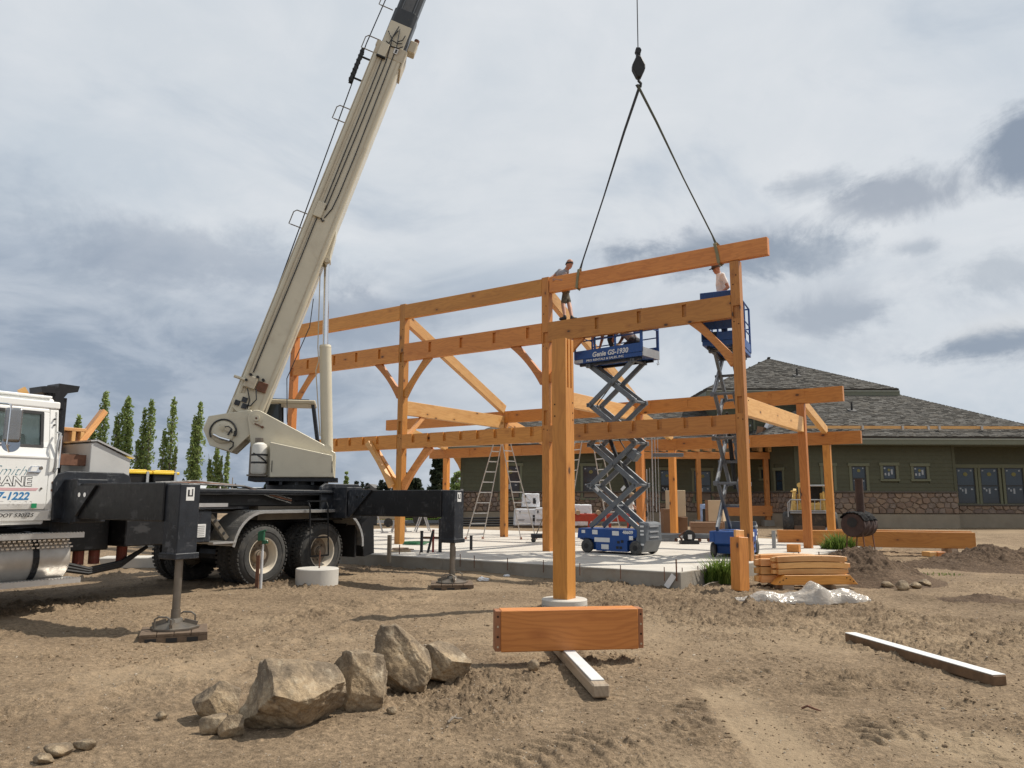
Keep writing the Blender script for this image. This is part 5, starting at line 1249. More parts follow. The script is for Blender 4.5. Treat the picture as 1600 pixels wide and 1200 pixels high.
# ================================================================== SCISSOR LIFTS
def scissor_lift(name, label, loc, rz, zdeck, stages, near_text=True, group='scissor lifts on the slab', number='48609', RH=1.0):
    o = thing(name, label, 'scissor lift', loc, rz, group); z0 = .0
    L2, W2 = .92, .38
    q = MB(); q.xz([(-.93, .30), (-.93, .56), (.66, .56), (.66, .22), (.62, .07), (-.62, .07), (-.66, .24)], -W2+.10, W2-.10); ch = q.build('chassis', BLUE, o, bevel=.01)
    for s in (-1, 1):
        q = MB(); y0, y1 = sorted((s*W2, s*(W2-.10)))
        q.xz([(-.93, .33), (-.90, .56), (.69, .56), (.69, .40), (.44, .30), (.44, .06), (-.40, .06), (-.42, .30), (-.60, .34)], y0, y1); q.build('side_cover', BLUE, ch, bevel=.006)
        for x in (-.66, .66):
            w_ = MB().lathe([(.05, -.052), (.105, -.056), (.13, -.05), (.155, -.035), (.158, 0), (.155, .035), (.13, .05), (.105, .056), (.05, .052)], Matrix(((1, 0, 0, x), (0, 0, 1, s*(W2-.03)), (0, 1, 0, .158)), ).to_4x4() if False else Matrix(((1, 0, 0, x), (0, 0, 1, s*(W2-.03)), (0, 1, 0, .158), (0, 0, 0, 1))), 30).build('wheel', mat('grey_tyre', (.055, .055, .055), .8, var=.2, dirt=.4, dirtcol=(.16, .15, .13)), o, smooth=True)
            MB().cyl((x, s*(W2-.03)-.058, .158), (x, s*(W2-.03)+.058, .158), .062, n=20).build('hub', DARK, w_)
        yy = s*(W2+.002); a, b = sorted((yy, yy+s*.003))
        for x, z, w_, h_ in ((-.80, .45, .10, .07), (-.50, .43, .15, .10), (.05, .42, .18, .10), (-.44, .26, .42, .10), (-.25, .10, .20, .11), (.50, .33, .10, .09)): MB().b2((x, a, z), (x+w_, b, z+h_)).build('decal', PAPER, ch)
        for x, z in ((.18, .24), (.28, .26), (.15, .12), (.24, .12)): MB().b2((x, a, z), (x+.07, b, z+.06)).build('slot', DARK, ch)
    # steps at the rear end
    q = MB(); q.xz([(.66, .10), (.66, .62), (.76, .66), (.80, .60), (.80, .2), (.74, .10)], -.36, -.10); q.xz([(.72, .06), (.75, .74), (.88, .71), (.91, .66), (.92, .32), (.80, .06)], -.36, .36); st = q.build('entry_step', GREYP, o, bevel=.012)
    for z in (.62, .52, .44, .22): MB().b2((.78, -.367, z), (.87, -.361, z+.04)).build('decal', PAPER, st)
    for z in (.62, .5, .38): MB().b2((.89, -.2, z), (.935, .2, z+.03)).build('rung', LGREY, st)
    # scissor stack
    zb = .60; zt = zdeck-.16; hs = (zt-zb)/stages; xh = .62
    for k in range(stages):
        a, b = zb+hs*k, zb+hs*(k+1)
        for s in (-1, 1):
            y = s*(.24 if k % 2 else .27)
            for (x0, x1, dy) in ((-xh, xh, 0.), (xh, -xh, -s*.06)):
                q = MB(); q.bar((x0, y+dy, a), (x1, y+dy, b), .066, .112); ar = q.build('scissor_arm', GREYP, o, bevel=.006)
                d = Vector((x1-x0, 0, b-a)).normalized(); nz = Vector((-d.z, 0, d.x)) if d.x > 0 else Vector((d.z, 0, -d.x))
                MB().bar(Vector((x0, y+dy, a))+nz*.0575, Vector((x1, y+dy, b))+nz*.0575, .03, .004, tuple(nz)).build('worn_edge', LGREY, ar)
        for x, z in ((0, (a+b)/2), (-xh, b), (xh, b)): MB().cyl((x, -.31, z), (x, .31, z), .032, n=14).build('pivot_bar', GREYP, o)
        for x in (-xh, xh):
            for s in (-1, 1): MB().box((x, s*.26, b), (.12, .10, .10)).build('knuckle', GREYP, o, bevel=.012)
    zc = zb+hs*1.55
    q = MB(); q.cyl((.3, 0, zb+hs*.9), (-.2, 0, zb+hs*2.1), .05, n=14).cyl((-.2, 0, zb+hs*2.1), (-.42, 0, zb+hs*2.6), .03, n=12); q.build('lift_ram', DARK, o)
    MB().box((.5, -.1, zb+hs*1.72), (.24, .22, .22), Matrix.Rotation(.7, 3, 'Y')).build('valve_box', GREYP, o, bevel=.015)
    MB().tube([(.5, -.2, zb+hs*1.6), (.1, -.18, zb+hs*2.2), (-.45, -.18, zb+hs*3.0), (.4, -.2, zb+hs*3.9)], .014).build('hose', CABLE, o)
    for k, (x, z) in enumerate(((-.45, zb+hs*.55+.22), (.35, zb+hs*.8))): MB().box((x*.9, -.298 if k else -.30, z+.12), (.13, .004, .07), Matrix.Rotation(-.75 if k else .75, 3, 'Y')).build('decal', PAPER, o)
    # platform
    PL_, PW = .96, .38; zd = zdeck
    q = MB(); q.b2((-PL_, -PW, zd-.10), (PL_, PW, zd)); pf = q.build('platform', BLUE, o, bevel=.008)
    q = MB(); q.b2((-PL_+.1, -.3, zd-.16), (PL_-.1, -.24, zd-.1)); q.b2((-PL_+.1, .24, zd-.16), (PL_-.1, .3, zd-.1)); q.build('deck_rail', BLACKW, pf)
    q = MB()
    for s in (-1, 1): q.b2((-PL_, s*PW-.012, zd), (PL_-.0, s*PW+.012, zd+.21))
    q.b2((-PL_-.01, -PW, zd), (-PL_+.014, PW, zd+.18)); q.build('toe_board', BLUE, pf)
    MB().b2((PL_-.012, -PW, zd-.1), (PL_+.012, PW, zd+.10)).build('toe_board', LGREY, pf)
    MB().b2((-PL_-.002, -PW-.014, zd-.09), (-PL_+.26, -PW-.0125, zd-.01)).build('decal', LGREY, pf)
    q = MB(); r = .019
    for s in (-1, 1):
        for x in (-PL_+.02, -.36, .22, PL_-.03): q.b2((x-.02, s*PW-.016, zd), (x+.02, s*PW+.016, zd+RH-.02))
        q.cyl((-PL_, s*PW, zd+RH), (PL_, s*PW, zd+RH), r, n=10); q.cyl((-PL_, s*PW, zd+.66), (PL_, s*PW, zd+.66), r*.8, n=8); q.cyl((-PL_, s*PW, zd+.44), (PL_, s*PW, zd+.44), r*.8, n=8)
    for x in (-PL_, PL_-.01):
        q.cyl((x, -PW, zd+RH), (x, PW, zd+RH), r, n=10); q.cyl((x, -PW, zd+.6), (x, PW, zd+.6), r*.8, n=8)
    q.b2((PL_-.06, -PW-.02, zd), (PL_, -PW+.02, zd+RH)); q.b2((PL_-.06, PW-.02, zd), (PL_, PW+.02, zd+RH)); q.build('guard_rail', BLUE, pf, smooth=True)
    MB().tube([(PL_-.03, PW, zd-.1), (PL_-.03, PW, zd-.16), (PL_-.0, PW, zd-.2), (PL_-.05, PW, zd-.22), (PL_-.06, PW, zd-.17)], .008).build('chain_hook', STEEL, pf)
    if near_text:
        TM = lambda x, z: axes((x, -PW-.0145, z), (1, 0, 0), (0, 0, 1))
        text('Genie GS-1930', .165, TM(-.43, zd+.02), PAPER, pf, shear=.18, ext=.002, off=.005, xs=.98)
        text('PRO RENTALS & SALES, INC', .072, TM(-.60, zd-.08), PAPER, pf, ext=.002, off=.0015, xs=1.2)
        text(number, .10, axes((.33, -W2-.0035, .465), (1, 0, 0), (0, 0, 1)), PAPER, ch, ext=.002, off=.004, xs=1.1)
    return o
c1 = (gz(918, 863, SLABZ)+gz(994, 868, SLABZ))/2
a1 = math.radians(-40); c1 = c1 + .36*np.array([-math.sin(a1), math.cos(a1), 0])
lift1 = scissor_lift('scissor_lift', 'blue and grey scissor lift side on, raised under the middle girt with men in it', (c1[0], c1[1], SLABZ), a1, zat(950, 563, c1)-SLABZ+.05, 4)
a2 = math.radians(64); c2 = W(-.51, 4.5)
zd2 = zat(1135, 531, c2-np.array([math.cos(a2), math.sin(a2), 0])*.96)
lift2 = scissor_lift('scissor_lift', 'raised scissor lift seen end on behind the right front post of the frame', (c2[0], c2[1], SLABZ), a2, zd2-SLABZ, 4, near_text=False, RH=1.1)
q = MB(); q.b2((-.985, -.36, zd2-SLABZ+.25), (-.968, .36, zd2-SLABZ+1.1)); q.build('rail_cover', mat('blue_mesh_cover', (.014, .055, .19), .6, var=.15), lift2)
for k in range(4): MB().b2((-.992, -.30+k*.19, zd2-SLABZ+.27), (-.984, -.285+k*.19, zd2-SLABZ+1.08)).build('cover_rib', BLUE, lift2)
MB().b2((-.97, .05, zd2-SLABZ+.02), (-.5, .37, zd2-SLABZ+.2)).build('gear_box', BLACKW, lift2)
rs_ = MB(); 
for k in range(5): rs_.tube([(-.2+.04*k, -.3, zd2*.60-.26), (-.22+.05*k, -.36, zd2*.53-.26), (-.2+.03*k, -.33, zd2*.48-.26)], .022)
rs_.build('red_strap', mat('red_strap', (.45, .03, .03), .7, var=.3), lift2)

# ================================================================== PEOPLE
def person(label, J, zones, loc, hat=None, group=None, hairc=True, face=None, voxel=.011):
    """J: joints in world metres; one closed surface is grown round tapered limbs, coloured by what the person wears"""
    root = thing('person', label, 'person', loc, 0, group); L0 = Vector(loc); V = {k: Vector(tuple(map(float, v)))-L0 for k, v in J.items()}
    sh = (V['lsho']-V['rsho']).normalized(); upb = (V['neck']-V['pelvis']).normalized()
    fwd = Vector(face).normalized() if face else upb.cross(sh)*-1
    hd = V['head']; hu = (hd-V['neck']).normalized(); hu = (hu*.6+Vector((0, 0, .4))).normalized()
    V['lhip'] = V['pelvis']+(V.get('hipdir', sh) if 'hipdir' in V else sh)*.09-upb*.02; V['rhip'] = V['pelvis']-sh*.09-upb*.02
    bones = [('hd0', hd-hu*.05+fwd*.012, hd+hu*.045, .078, .09, 'skin'), ('jaw', hd-hu*.085+fwd*.045, hd-hu*.03+fwd*.03, .045, .07, 'skin'), ('nose', hd-hu*.02+fwd*.088, hd-hu*.045+fwd*.108, .010, .014, 'skin'),
             ('ear1', hd+fwd.cross(hu)*.088-hu*.02, hd+fwd.cross(hu)*.09-hu*.05, .016, .012, 'skin'), ('ear2', hd-fwd.cross(hu)*.088-hu*.02, hd-fwd.cross(hu)*.09-hu*.05, .016, .012, 'skin'),
             ('neck', V['neck']-upb*.02, hd-hu*.05, .062, .055, 'skin'), ('chest', V['chest'], V['neck']-upb*.05, .135, .085, 'shirt'), ('belly', V['pelvis']+upb*.04, V['chest'], .125, .14, 'shirt'), ('hip', V['lhip'], V['rhip'], .10, .10, 'pants'), ('girdle', V['lsho'], V['rsho'], .062, .062, 'shirt')]
    for s in 'lr':
        bones += [(s+'ch', V['chest']+(V[s+'sho']-V['chest'])*.5, V[s+'sho'], .09, .066, 'shirt'), (s+'ua1', V[s+'sho'], V[s+'sho'].lerp(V[s+'elb'], .62), .058, .054, 'sleeve'), (s+'ua2', V[s+'sho'].lerp(V[s+'elb'], .62), V[s+'elb'], .046, .039, 'arm'), (s+'fa', V[s+'elb'], V[s+'hand'], .040, .027, 'arm'),
                  (s+'th1', V[s+'hip'], V[s+'hip'].lerp(V[s+'knee'], .85), .088, .070, 'pants'), (s+'th2', V[s+'hip'].lerp(V[s+'knee'], .85), V[s+'knee'], .062, .055, 'knee'), (s+'ca', V[s+'knee'], V[s+'knee'].lerp(V[s+'ank'], .35), .054, .056, 'calf'), (s+'ca2', V[s+'knee'].lerp(V[s+'ank'], .35), V[s+'ank'], .056, .037, 'calf')]
        toe = V[s+'toe'] if s+'toe' in V else V[s+'ank']+Vector((fwd.x, fwd.y, 0)).normalized()*.17+Vector((0, 0, -.05))
        bones += [(s+'ft', V[s+'ank']+Vector((0, 0, -.045)), toe, .048, .036, 'shoe'), (s+'ak', V[s+'ank'], V[s+'ank']+Vector((0, 0, -.04)), .044, .05, 'shoe')]
        fd = (V[s+'hand']-V[s+'elb']).normalized(); side = fd.cross(fwd); side = side.normalized() if side.length > .1 else fd.cross(Vector((0, 0, 1))).normalized(); curl = side.cross(fd).normalized()*(-1)
        hh = V[s+'hand']; bones.append((s+'pm', hh, hh+fd*.07, .026, .034, 'skin'))
        for i, (off, ln) in enumerate(((-.027, .070), (-.009, .082), (.009, .078), (.027, .06))):
            b0_ = hh+fd*.075+side*off; b1_ = b0_+fd*ln*.5+curl*.008; bones += [(s+'f', b0_, b1_, .010, .009, 'skin'), (s+'f', b1_, b1_+fd*ln*.38+curl*.026, .009, .008, 'skin')]
        t0 = hh+fd*.02+side*-.03; t1 = t0+fd*.035-side*.03+curl*.01; bones += [(s+'t', t0, t1, .012, .011, 'skin'), (s+'t', t1, t1+fd*.03-side*.004+curl*.012, .011, .009, 'skin')]
    q = MB()
    for _, a, b, ra, rb, z in bones:
        if (b-a).length < 1e-4: b = a+Vector((0, 0, .002))
        d = (b-a).normalized(); pts = []; rr = []
        for t in (-1, -.8, -.4, 0): pts.append(a+d*ra*t); rr.append(max(.001, ra*math.sqrt(max(0, 1-t*t))))
        for t in (0, .4, .8, 1): pts.append(b+d*rb*t); rr.append(max(.001, rb*math.sqrt(max(0, 1-t*t))))
        if (b-a).length < .003: pts = pts[:4]+pts[5:]; rr = rr[:4]+rr[5:]
        q.tube(pts, rr, 12)
    tmp = q.build('tmp', SKIN); md = tmp.modifiers.new('r', 'REMESH'); md.mode = 'VOXEL'; md.voxel_size = voxel
    sm = tmp.modifiers.new('s', 'SMOOTH'); sm.iterations = 2; sm.factor = .5
    dg = bpy.context.evaluated_depsgraph_get(); me = bpy.data.meshes.new_from_object(tmp.evaluated_get(dg)); bpy.data.objects.remove(tmp)
    me.materials.clear(); names = list(dict.fromkeys(zones.values()))
    for m_ in names: me.materials.append(m_)
    N = len(me.polygons); ce = np.zeros(N*3); me.polygons.foreach_get('center', ce); ce = ce.reshape(-1, 3); best = np.full(N, 1e9); zi = np.zeros(N, int)
    for _, a, b, ra, rb, z in bones:
        a_, b_ = np.array(a), np.array(b); ab = b_-a_; t = np.clip(((ce-a_)@ab)/max(1e-9, ab@ab), 0, 1); d = np.linalg.norm(ce-(a_+t[:, None]*ab), axis=1)-(ra+(rb-ra)*t); k = d < best; best[k] = d[k]; zi[k] = names.index(zones[z])
    me.polygons.foreach_set('material_index', zi); me.polygons.foreach_set('use_smooth', np.ones(N, bool)); me.name = 'body'; me.update()
    bo_ = bpy.data.objects.new('body', me); COL.objects.link(bo_); bo_.parent = root
    R = Matrix((fwd.cross(hu)*-1, fwd, hu)).transposed()
    q = MB()
    for s in (-1, 1): q.box(hd+R @ Vector((s*.033, .083, .0)), (.022, .01, .009), R)
    q.build('eyes', DARK, root); MB().box(hd+R @ Vector((0, .082, -.062)), (.045, .012, .008), R).build('mouth', mat('lips', (.25, .09, .07), .6), root)
    HM = Matrix.Translation(hd) @ R.to_4x4()
    if hairc:
        q = MB(); prof = [(.099*math.cos(t), .01+.104*math.sin(t)) for t in np.linspace(-.1, math.pi/2, 7)]; q.lathe(prof, HM @ Matrix.Rotation(math.radians(14), 4, 'X'), 22); q.build('hair', HAIR, root, smooth=True)
    if hat:
        q = MB(); prof = [(.106, .01), (.108, .05), (.095, .10), (.06, .13), (0, .137)]; q.lathe(prof, HM, 22); q.prism([(.085*math.cos(t), .07+.125*math.sin(t)) for t in np.linspace(0, math.pi, 10)], lambda a, b: HM @ Vector((a, b, .022-.1*b+.01)), lambda a, b: HM @ Vector((a, b, .030-.1*b+.01))); q.build('cap', hat, root, smooth=True)
    return root
def JB(px, py, b): return pl(px, py, W(0, b, 0), Vv)
# man leaning over the top plate at the second post
b_ = 3.36
J = dict(head=JB(889.5, 413, b_-.02), neck=JB(884.5, 421.5, b_), chest=JB(877.5, 430.5, b_+.02), pelvis=JB(883.5, 452.5, b_+.10), lsho=JB(875, 423.5, b_+.17), rsho=JB(882, 427.5, b_-.16), lelb=JB(866, 431, b_+.06), lhand=JB(857.5, 436.0, b_-.10), relb=JB(879, 438, b_-.24), rhand=JB(869, 436.5, b_-.25),
         lknee=JB(889, 474, b_+.06), rknee=JB(880, 475, b_-.05), lank=JB(893.5, 495.5, b_-.13), rank=JB(882.5, 494.5, b_-.2))
fA = Vector(tuple(Uv))*.95-Vector(tuple(Vv))*.1+Vector((0, 0, -.15))
J['ltoe'] = J['lank']+Uv*.13+np.array([0, 0, -.06]); J['rtoe'] = J['rank']-Vv*.05-Uv*.10+np.array([0, 0, -.06])
person('man in grey shirt and camouflage shorts leaning over the top beam beside the middle post', J, dict(skin=SKIN, shirt=SHIRTG, sleeve=SHIRTG, arm=SKIN, pants=SHORTS, knee=SHORTS, calf=SKIN, shoe=SHOE), tuple(W(-4.2, 3.25, 5.87)), face=fA)
# man standing in the end-on lift
A2 = np.array([math.cos(a2), math.sin(a2), 0]); B2_ = np.array([A2[1], -A2[0], 0])
base = dep(1128, 500, c2[1]-.45); base[2] = zd2
def up_(p, dx=0., dy=0., z=0.): return np.array([p[0]+dx, p[1]+dy, p[2]+z])
hz_ = zat(1119, 420, base)
k_ = (hz_-zd2)/1.62
hx = float(dep(1119.5, 420, base[1])[0]-base[0]); sx = float(dep(1127, 430, base[1])[0]-base[0])
J = dict(head=up_(base, hx, 0, 1.62*k_), neck=up_(base, hx+.06, 0, 1.50*k_), chest=up_(base, sx, 0, 1.28*k_), pelvis=up_(base, sx+.03, 0, .95*k_), lsho=up_(base, sx-.03, -.19, 1.42*k_), rsho=up_(base, sx+.03, .18, 1.42*k_), lelb=up_(base, sx+.07, -.26, 1.15*k_), lhand=up_(base, sx-.12, -.24, 1.0*k_), relb=up_(base, sx+.02, .24, 1.14*k_), rhand=up_(base, sx-.2, .2, 1.02*k_), lknee=up_(base, sx, -.1, .5*k_), rknee=up_(base, sx+.02, .1, .5*k_), lank=up_(base, sx+.03, -.1, .09), rank=up_(base, sx+.05, .1, .09))
person('man in white shirt and dark cap standing in the end-on scissor lift', J, dict(skin=SKIN, shirt=SHIRTW, sleeve=SHIRTW, arm=SKIN, pants=JEANS, knee=JEANS, calf=JEANS, shoe=BOOT), tuple(base), hat=mat('brown_cap', (.07, .05, .04), .85), hairc=False, face=(-.93, -.28, -.3))
# man walking behind the side-on lift
base = dep(986, 826, 31.5); base[2] = .2
k_ = (zat(986, 770.5, base)-.2)/1.76
J = dict(head=up_(base, .05, -.02, 1.64*k_), neck=up_(base, .0, 0, 1.50*k_), chest=up_(base, -.03, 0, 1.28*k_), pelvis=up_(base, .0, 0, .95*k_), lsho=up_(base, -.06, .17, 1.42*k_), rsho=up_(base, .02, -.19, 1.42*k_), lelb=up_(base, .02, .24, 1.16*k_), lhand=up_(base, .22, .2, 1.03*k_), relb=up_(base, .10, -.24, 1.15*k_), rhand=up_(base, .30, -.2, 1.0*k_), lknee=up_(base, .15, .1, .5*k_), rknee=up_(base, .02, -.1, .5*k_), lank=up_(base, .2, .1, .09), rank=up_(base, -.12, -.1, .09))
person('man in white shirt, blue jeans and tan cap walking behind the side-on lift', J, dict(skin=SKIN, shirt=SHIRTW, sleeve=SHIRTW, arm=SKIN, pants=JEANS, knee=JEANS, calf=JEANS, shoe=BOOT), tuple(base), hat=TANH, hairc=False, face=(.9, -.1, -.25), voxel=.013)
# two men crouched in the side-on lift's platform, mostly behind the girt
zl = zat(950, 563, c1)+.06; A1_ = np.array([math.cos(a1), math.sin(a1), 0]); N1 = np.array([-math.sin(a1), math.cos(a1), 0])
def LP(x, y, z): return c1 + A1_*x + N1*y + np.array([0, 0, zl-c1[2]+z])
J = dict(head=LP(-.62, -.05, .72), neck=LP(-.52, -.04, .80), chest=LP(-.36, 0, .84), pelvis=LP(-.02, .0, .82), lsho=LP(-.47, .15, .80), rsho=LP(-.47, -.18, .80), lelb=LP(-.52, .2, .56), lhand=LP(-.55, .12, .32), relb=LP(-.5, -.22, .55), rhand=LP(-.50, -.16, .30), lknee=LP(-.2, .12, .42), rknee=LP(-.1, -.13, .44), lank=LP(-.14, .12, .09), rank=LP(.03, -.13, .09))
person('man in dark trousers and brown boots bent double in the side-on lift', J, dict(skin=SKIN, shirt=SHIRTG, sleeve=SHIRTG, arm=SKIN, pants=DPANTS, knee=DPANTS, calf=DPANTS, shoe=BOOT), tuple(LP(0, 0, 0)), face=tuple(-A1_*.7-np.array([0, 0, .6])))
J = dict(head=LP(-.02, .1, .74), neck=LP(.08, .1, .70), chest=LP(.22, .1, .62), pelvis=LP(.46, .1, .38), lsho=LP(.12, .26, .68), rsho=LP(.12, -.07, .68), lelb=LP(.0, .28, .5), lhand=LP(-.1, .2, .3), relb=LP(.02, -.12, .48), rhand=LP(-.06, -.1, .28), lknee=LP(.12, .2, .14), rknee=LP(.18, .0, .2), lank=LP(.52, .2, .12), rank=LP(.56, .0, .12))
J['ltoe'] = LP(.62, .2, .05); J['rtoe'] = LP(.66, .0, .05)
person('man kneeling on black knee pads at the right of the side-on lift', J, dict(skin=SKIN, shirt=SHIRTG, sleeve=SHIRTG, arm=SKIN, pants=DPANTS, knee=SHOE, calf=DPANTS, shoe=SHOE), tuple(LP(.4, .1, 0)), face=tuple(-A1_*.8-np.array([0, 0, .5])))
bg = thing('tool_bag', 'tan leather tool bag on the floor of the side-on lift', 'tool bag', tuple(LP(.20, -.26, 0)), a1)
MB().lathe([(0, 0), (.12, 0), (.135, .1), (.12, .22), (.07, .26), (0, .27)], Matrix.Identity(4) @ Matrix.Diagonal((1.15, .7, 1, 1)), 16).build('bag', mat('tan_leather', (.26, .15, .06), .8, var=.2, bump=.4), bg, smooth=True)
yb = thing('yellow_bucket', 'yellow bucket between the boots in the side-on lift', 'bucket', tuple(LP(-.26, .1, 0)), 0)
MB().cyl((0, 0, 0), (0, 0, .25), .10, .125, n=18).build('bucket', mat('yellow_bucket_plastic', (.75, .52, .16), .5), yb, smooth=True)

# ================================================================== MATERIAL LIFT, LADDERS AND SITE CLUTTER
ml = thing('material_lift', 'grey hand cranked material lift with tall masts and a raised fork', 'material lift', tuple(gz(1042, 846, SLABZ)), math.radians(-5))
o_ = np.array(ml.location)
def ML(px, py, y=0.): q = pl(px, py, o_+np.array([0, y, 0]), np.array([0, 1., 0]))-o_; return Vector((q[0], y, q[2]))
for l, r, t_, b_, y in ((1010, 1014, 733, 845, 0), (1014.5, 1018, 731, 846, .05), (1018.5, 1022, 735, 846, 0), (1017, 1021.5, 684, 790, .12), (1022, 1026, 681, 800, .10), (1026.5, 1030, 683, 800, .16), (1030.5, 1033, 800, 848, .0)):
    a, b = ML(l, t_, y), ML(r, b_, y); q = MB(); q.b2((a.x, y-.04, max(.03, b.z)), (b.x, y+.04, a.z)); q.build('mast', LGREY, ml, bevel=.006)
a, b = ML(1020, 709, .1), ML(1067, 712.5, .1); MB().b2((a.x, .05, b.z-.02), (b.x, .13, a.z+.02)).b2((a.x, .3, b.z-.02), (b.x, .38, a.z+.02)).build('fork', GREYP, ml, bevel=.01)
a, b = ML(1032, 848, -.05), ML(1128, 853, -.05); MB().b2((a.x, -.1, .10), (b.x, 0, .21)).b2((a.x, .7, .10), (b.x, .8, .21)).build('base_leg', GREYP, ml, bevel=.008)
text('6865', .1, axes((ML(1061, 853, -.11).x, -.103, .12), (1, 0, 0), (0, 0, 1)), PAPER, ml, ext=.002, off=.003)
text('LB', .08, axes((ML(1082, 853, -.11).x, -.103, .13), (1, 0, 0), (0, 0, 1)), PAPER, ml, ext=.002, off=.003)
for px in (1058, 1094, 1108):
    a = ML(px, 858, -.05); q = MB(); q.cyl((a.x-.02, -.09, .05), (a.x-.02, -.02, .05), .05, n=14).b2((a.x-.05, -.07, .05), (a.x+.01, -.04, .11)); q.build('caster', RUST, ml)
MB().cyl((ML(1008, 783).x, -.05, ML(1008, 783).z), (ML(1008, 783).x, .05, ML(1008, 783).z), .09, n=18).build('winch', STEEL, ml)
MB().cyl((ML(1007, 803).x, -.08, ML(1007, 803).z), (ML(1007, 803).x, .08, ML(1007, 803).z), .10, n=18).build('wheel', RUBBER, ml)
MB().bar(ML(1013, 798), ML(1001, 830), .02, .03).build('handle', LGREY, ml)

def ladder_leg(q, p, q_, w0, w1, n, side):
    p, q_ = Vector(p), Vector(q_); s = Vector(side).normalized()
    for sg in (-1, 1): q.bar(p+s*sg*w0/2, q_+s*sg*w1/2, .032, .075, tuple(s.cross(q_-p)))
    for k in range(n):
        t = (k+.6)/n; c_ = p.lerp(q_, t); wv = (w0+(w1-w0)*t)/2; q.bar(c_-s*wv, c_+s*wv, .04, .035)
def a_ladder(name, label, Ptop, feetA, feetB, wt, wb, group):
    """feetA/feetB: centre of each pair of feet; the rails lean from there to the hinge"""
    o = thing(name, label, 'ladder', ((feetA[0]+feetB[0])/2, (feetA[1]+feetB[1])/2, SLABZ), 0, group); L0 = Vector(o.location)
    spread = Vector(feetB)-Vector(feetA); side = Vector((-spread.y, spread.x, 0)).normalized()
    for f in (feetA, feetB):
        q = MB(); ladder_leg(q, Vector(Ptop)-L0, Vector(f)-L0, wt, wb, 9, side); q.build('ladder_half', ALUD, o)
        for sg in (-1, 1):
            c_ = Vector(f)-L0+side*sg*wb/2; q = MB().box(c_+Vector((0, 0, .04)), (.06, .06, .09)); q.build('foot', mat('orange_foot', (.42, .12, .05), .7), o)
    for sg in (-1, 1): MB().cyl(Vector(Ptop)-L0+side*(sg*wt/2-.03), Vector(Ptop)-L0+side*(sg*wt/2+.03), .05, n=12).build('hinge', STEEL, o)
    return o
g1, g2 = (gz(728, 846, SLABZ)+gz(756, 846, SLABZ))/2, (gz(813, 850, SLABZ)+gz(839, 849, SLABZ))/2
# an A shape seen square on: the two halves stand across the view, so their rails pair up sideways
def ladder_flat(label, top_l, top_r, a_l, a_r, b_l, b_r, D, rise, group):
    o = thing('folding_ladder', label, 'ladder', tuple(dep((a_l[0]+b_r[0])/2, 850, D)), 0, group); o.location.z = SLABZ; L0 = Vector(o.location)
    for (tl, tr, fl, frr, dy) in ((top_l[0], top_l[1], a_l, a_r, 0), (top_r[0], top_r[1], b_l, b_r, .0)):
        def pt(p, z0=None): v = dep(p[0], p[1], D); return Vector(tuple(v))-L0
        A0, A1, F0, F1 = pt(tl), pt(tr), pt(fl), pt(frr); F0.z = F1.z = .0; F1.y += .25; A1.y += .2
        for s_, e_ in ((A0, F0), (A1, F1)): MB().bar(s_, e_, .03, .075, (0, 1, 0)).build('rail', ALUD, o, bevel=.004)
        for k in range(9):
            t = (k+.7)/9.2; u, v = A0.lerp(F0, t), A1.lerp(F1, t); MB().bar(u, v, .05, .03).build('rung', ALU, o)
        for e_ in (F0, F1): MB().box(e_+Vector((0, 0, .03)), (.07, .07, .08)).build('foot', mat('orange_foot', (.42, .12, .05), .7), o)
    return o
ladder_flat('aluminium folding ladder standing open left of the middle post', ((771, 694), (783, 694)), ((785, 693), (798, 693)), (728, 846), (754, 845), (814, 851), (838, 848), 24.0, 0, 'folding ladders on the slab')
ladder_flat('aluminium folding ladder standing open behind the side-on scissor lift', ((898, 692), (910, 690)), ((926, 690), (938, 688)), (868, 846), (886, 846), (952, 838), (974, 838), 24.5, 0, 'folding ladders on the slab')

def boxt(name, label, cat, px, py, Y, size, rz, m, z=None, parts=None, group=None):
    p = dep(px, py, Y); zz = z if z is not None else (SLABZ if (p-O)@Vv < 12.6 else .2); o = thing(name, label, cat, (p[0], p[1], zz), rz, group)
    MB().box((0, 0, size[2]/2), size).build('body', m, o, bevel=.012); return o
bx1 = boxt('cardboard_box', 'wide brown lidded carton on the slab left of the end-on lift', 'box', 1104, 850, 25, (.95, .6, .50), math.radians(-8), KRAFT)
MB().b2((-.50, -.33, .36), (.50, .33, .52)).build('lid', KRAFT, bx1, bevel=.01)
bx2 = boxt('wooden_crate', 'pale plywood topped carton standing on a brown box beside the end-on lift', 'crate', 1121, 848, 26.5, (.62, .6, .55), math.radians(-25), KRAFT)
MB().box((.02, 0, .92), (.50, .55, .72)).build('body', KRAFT2, bx2, bevel=.01); MB().box((-.27, .0, .92), (.1, .56, .72)).build('side', KRAFT, bx2)
boxt('cardboard_box', 'tall pale brown carton behind the timber post by the material lift', 'box', 1057, 838, 30, (.62, .5, 1.0), .2, KRAFT2, z=.85)
boxt('cardboard_box', 'stacked brown cartons just right of the material lift masts', 'box', 1044, 838, 29.5, (.45, .5, .95), .1, KRAFT)
boxt('cardboard_box', 'dark low carton under the tall pale carton', 'box', 1060, 838, 30.4, (.62, .5, .62), .1, KRAFT)
boxt('cement_bag', 'blue and white paper sack leaning by the porch post', 'bag', 1103, 838, 34, (.35, .25, .75), .3, mat('blue_white_bag', (.32, .42, .62), .7, var=.5, scale=5), z=.55)
boxt('dark_bin', 'dark bin beneath the blue and white sack', 'bin', 1108, 838, 33.6, (.4, .4, .9), 0, DARK)
boxt('tool_case', 'flat grey tool case on the slab by the yellow lit post', 'tool case', 1036, 850, 23.5, (.75, .4, .16), .1, LGREY)
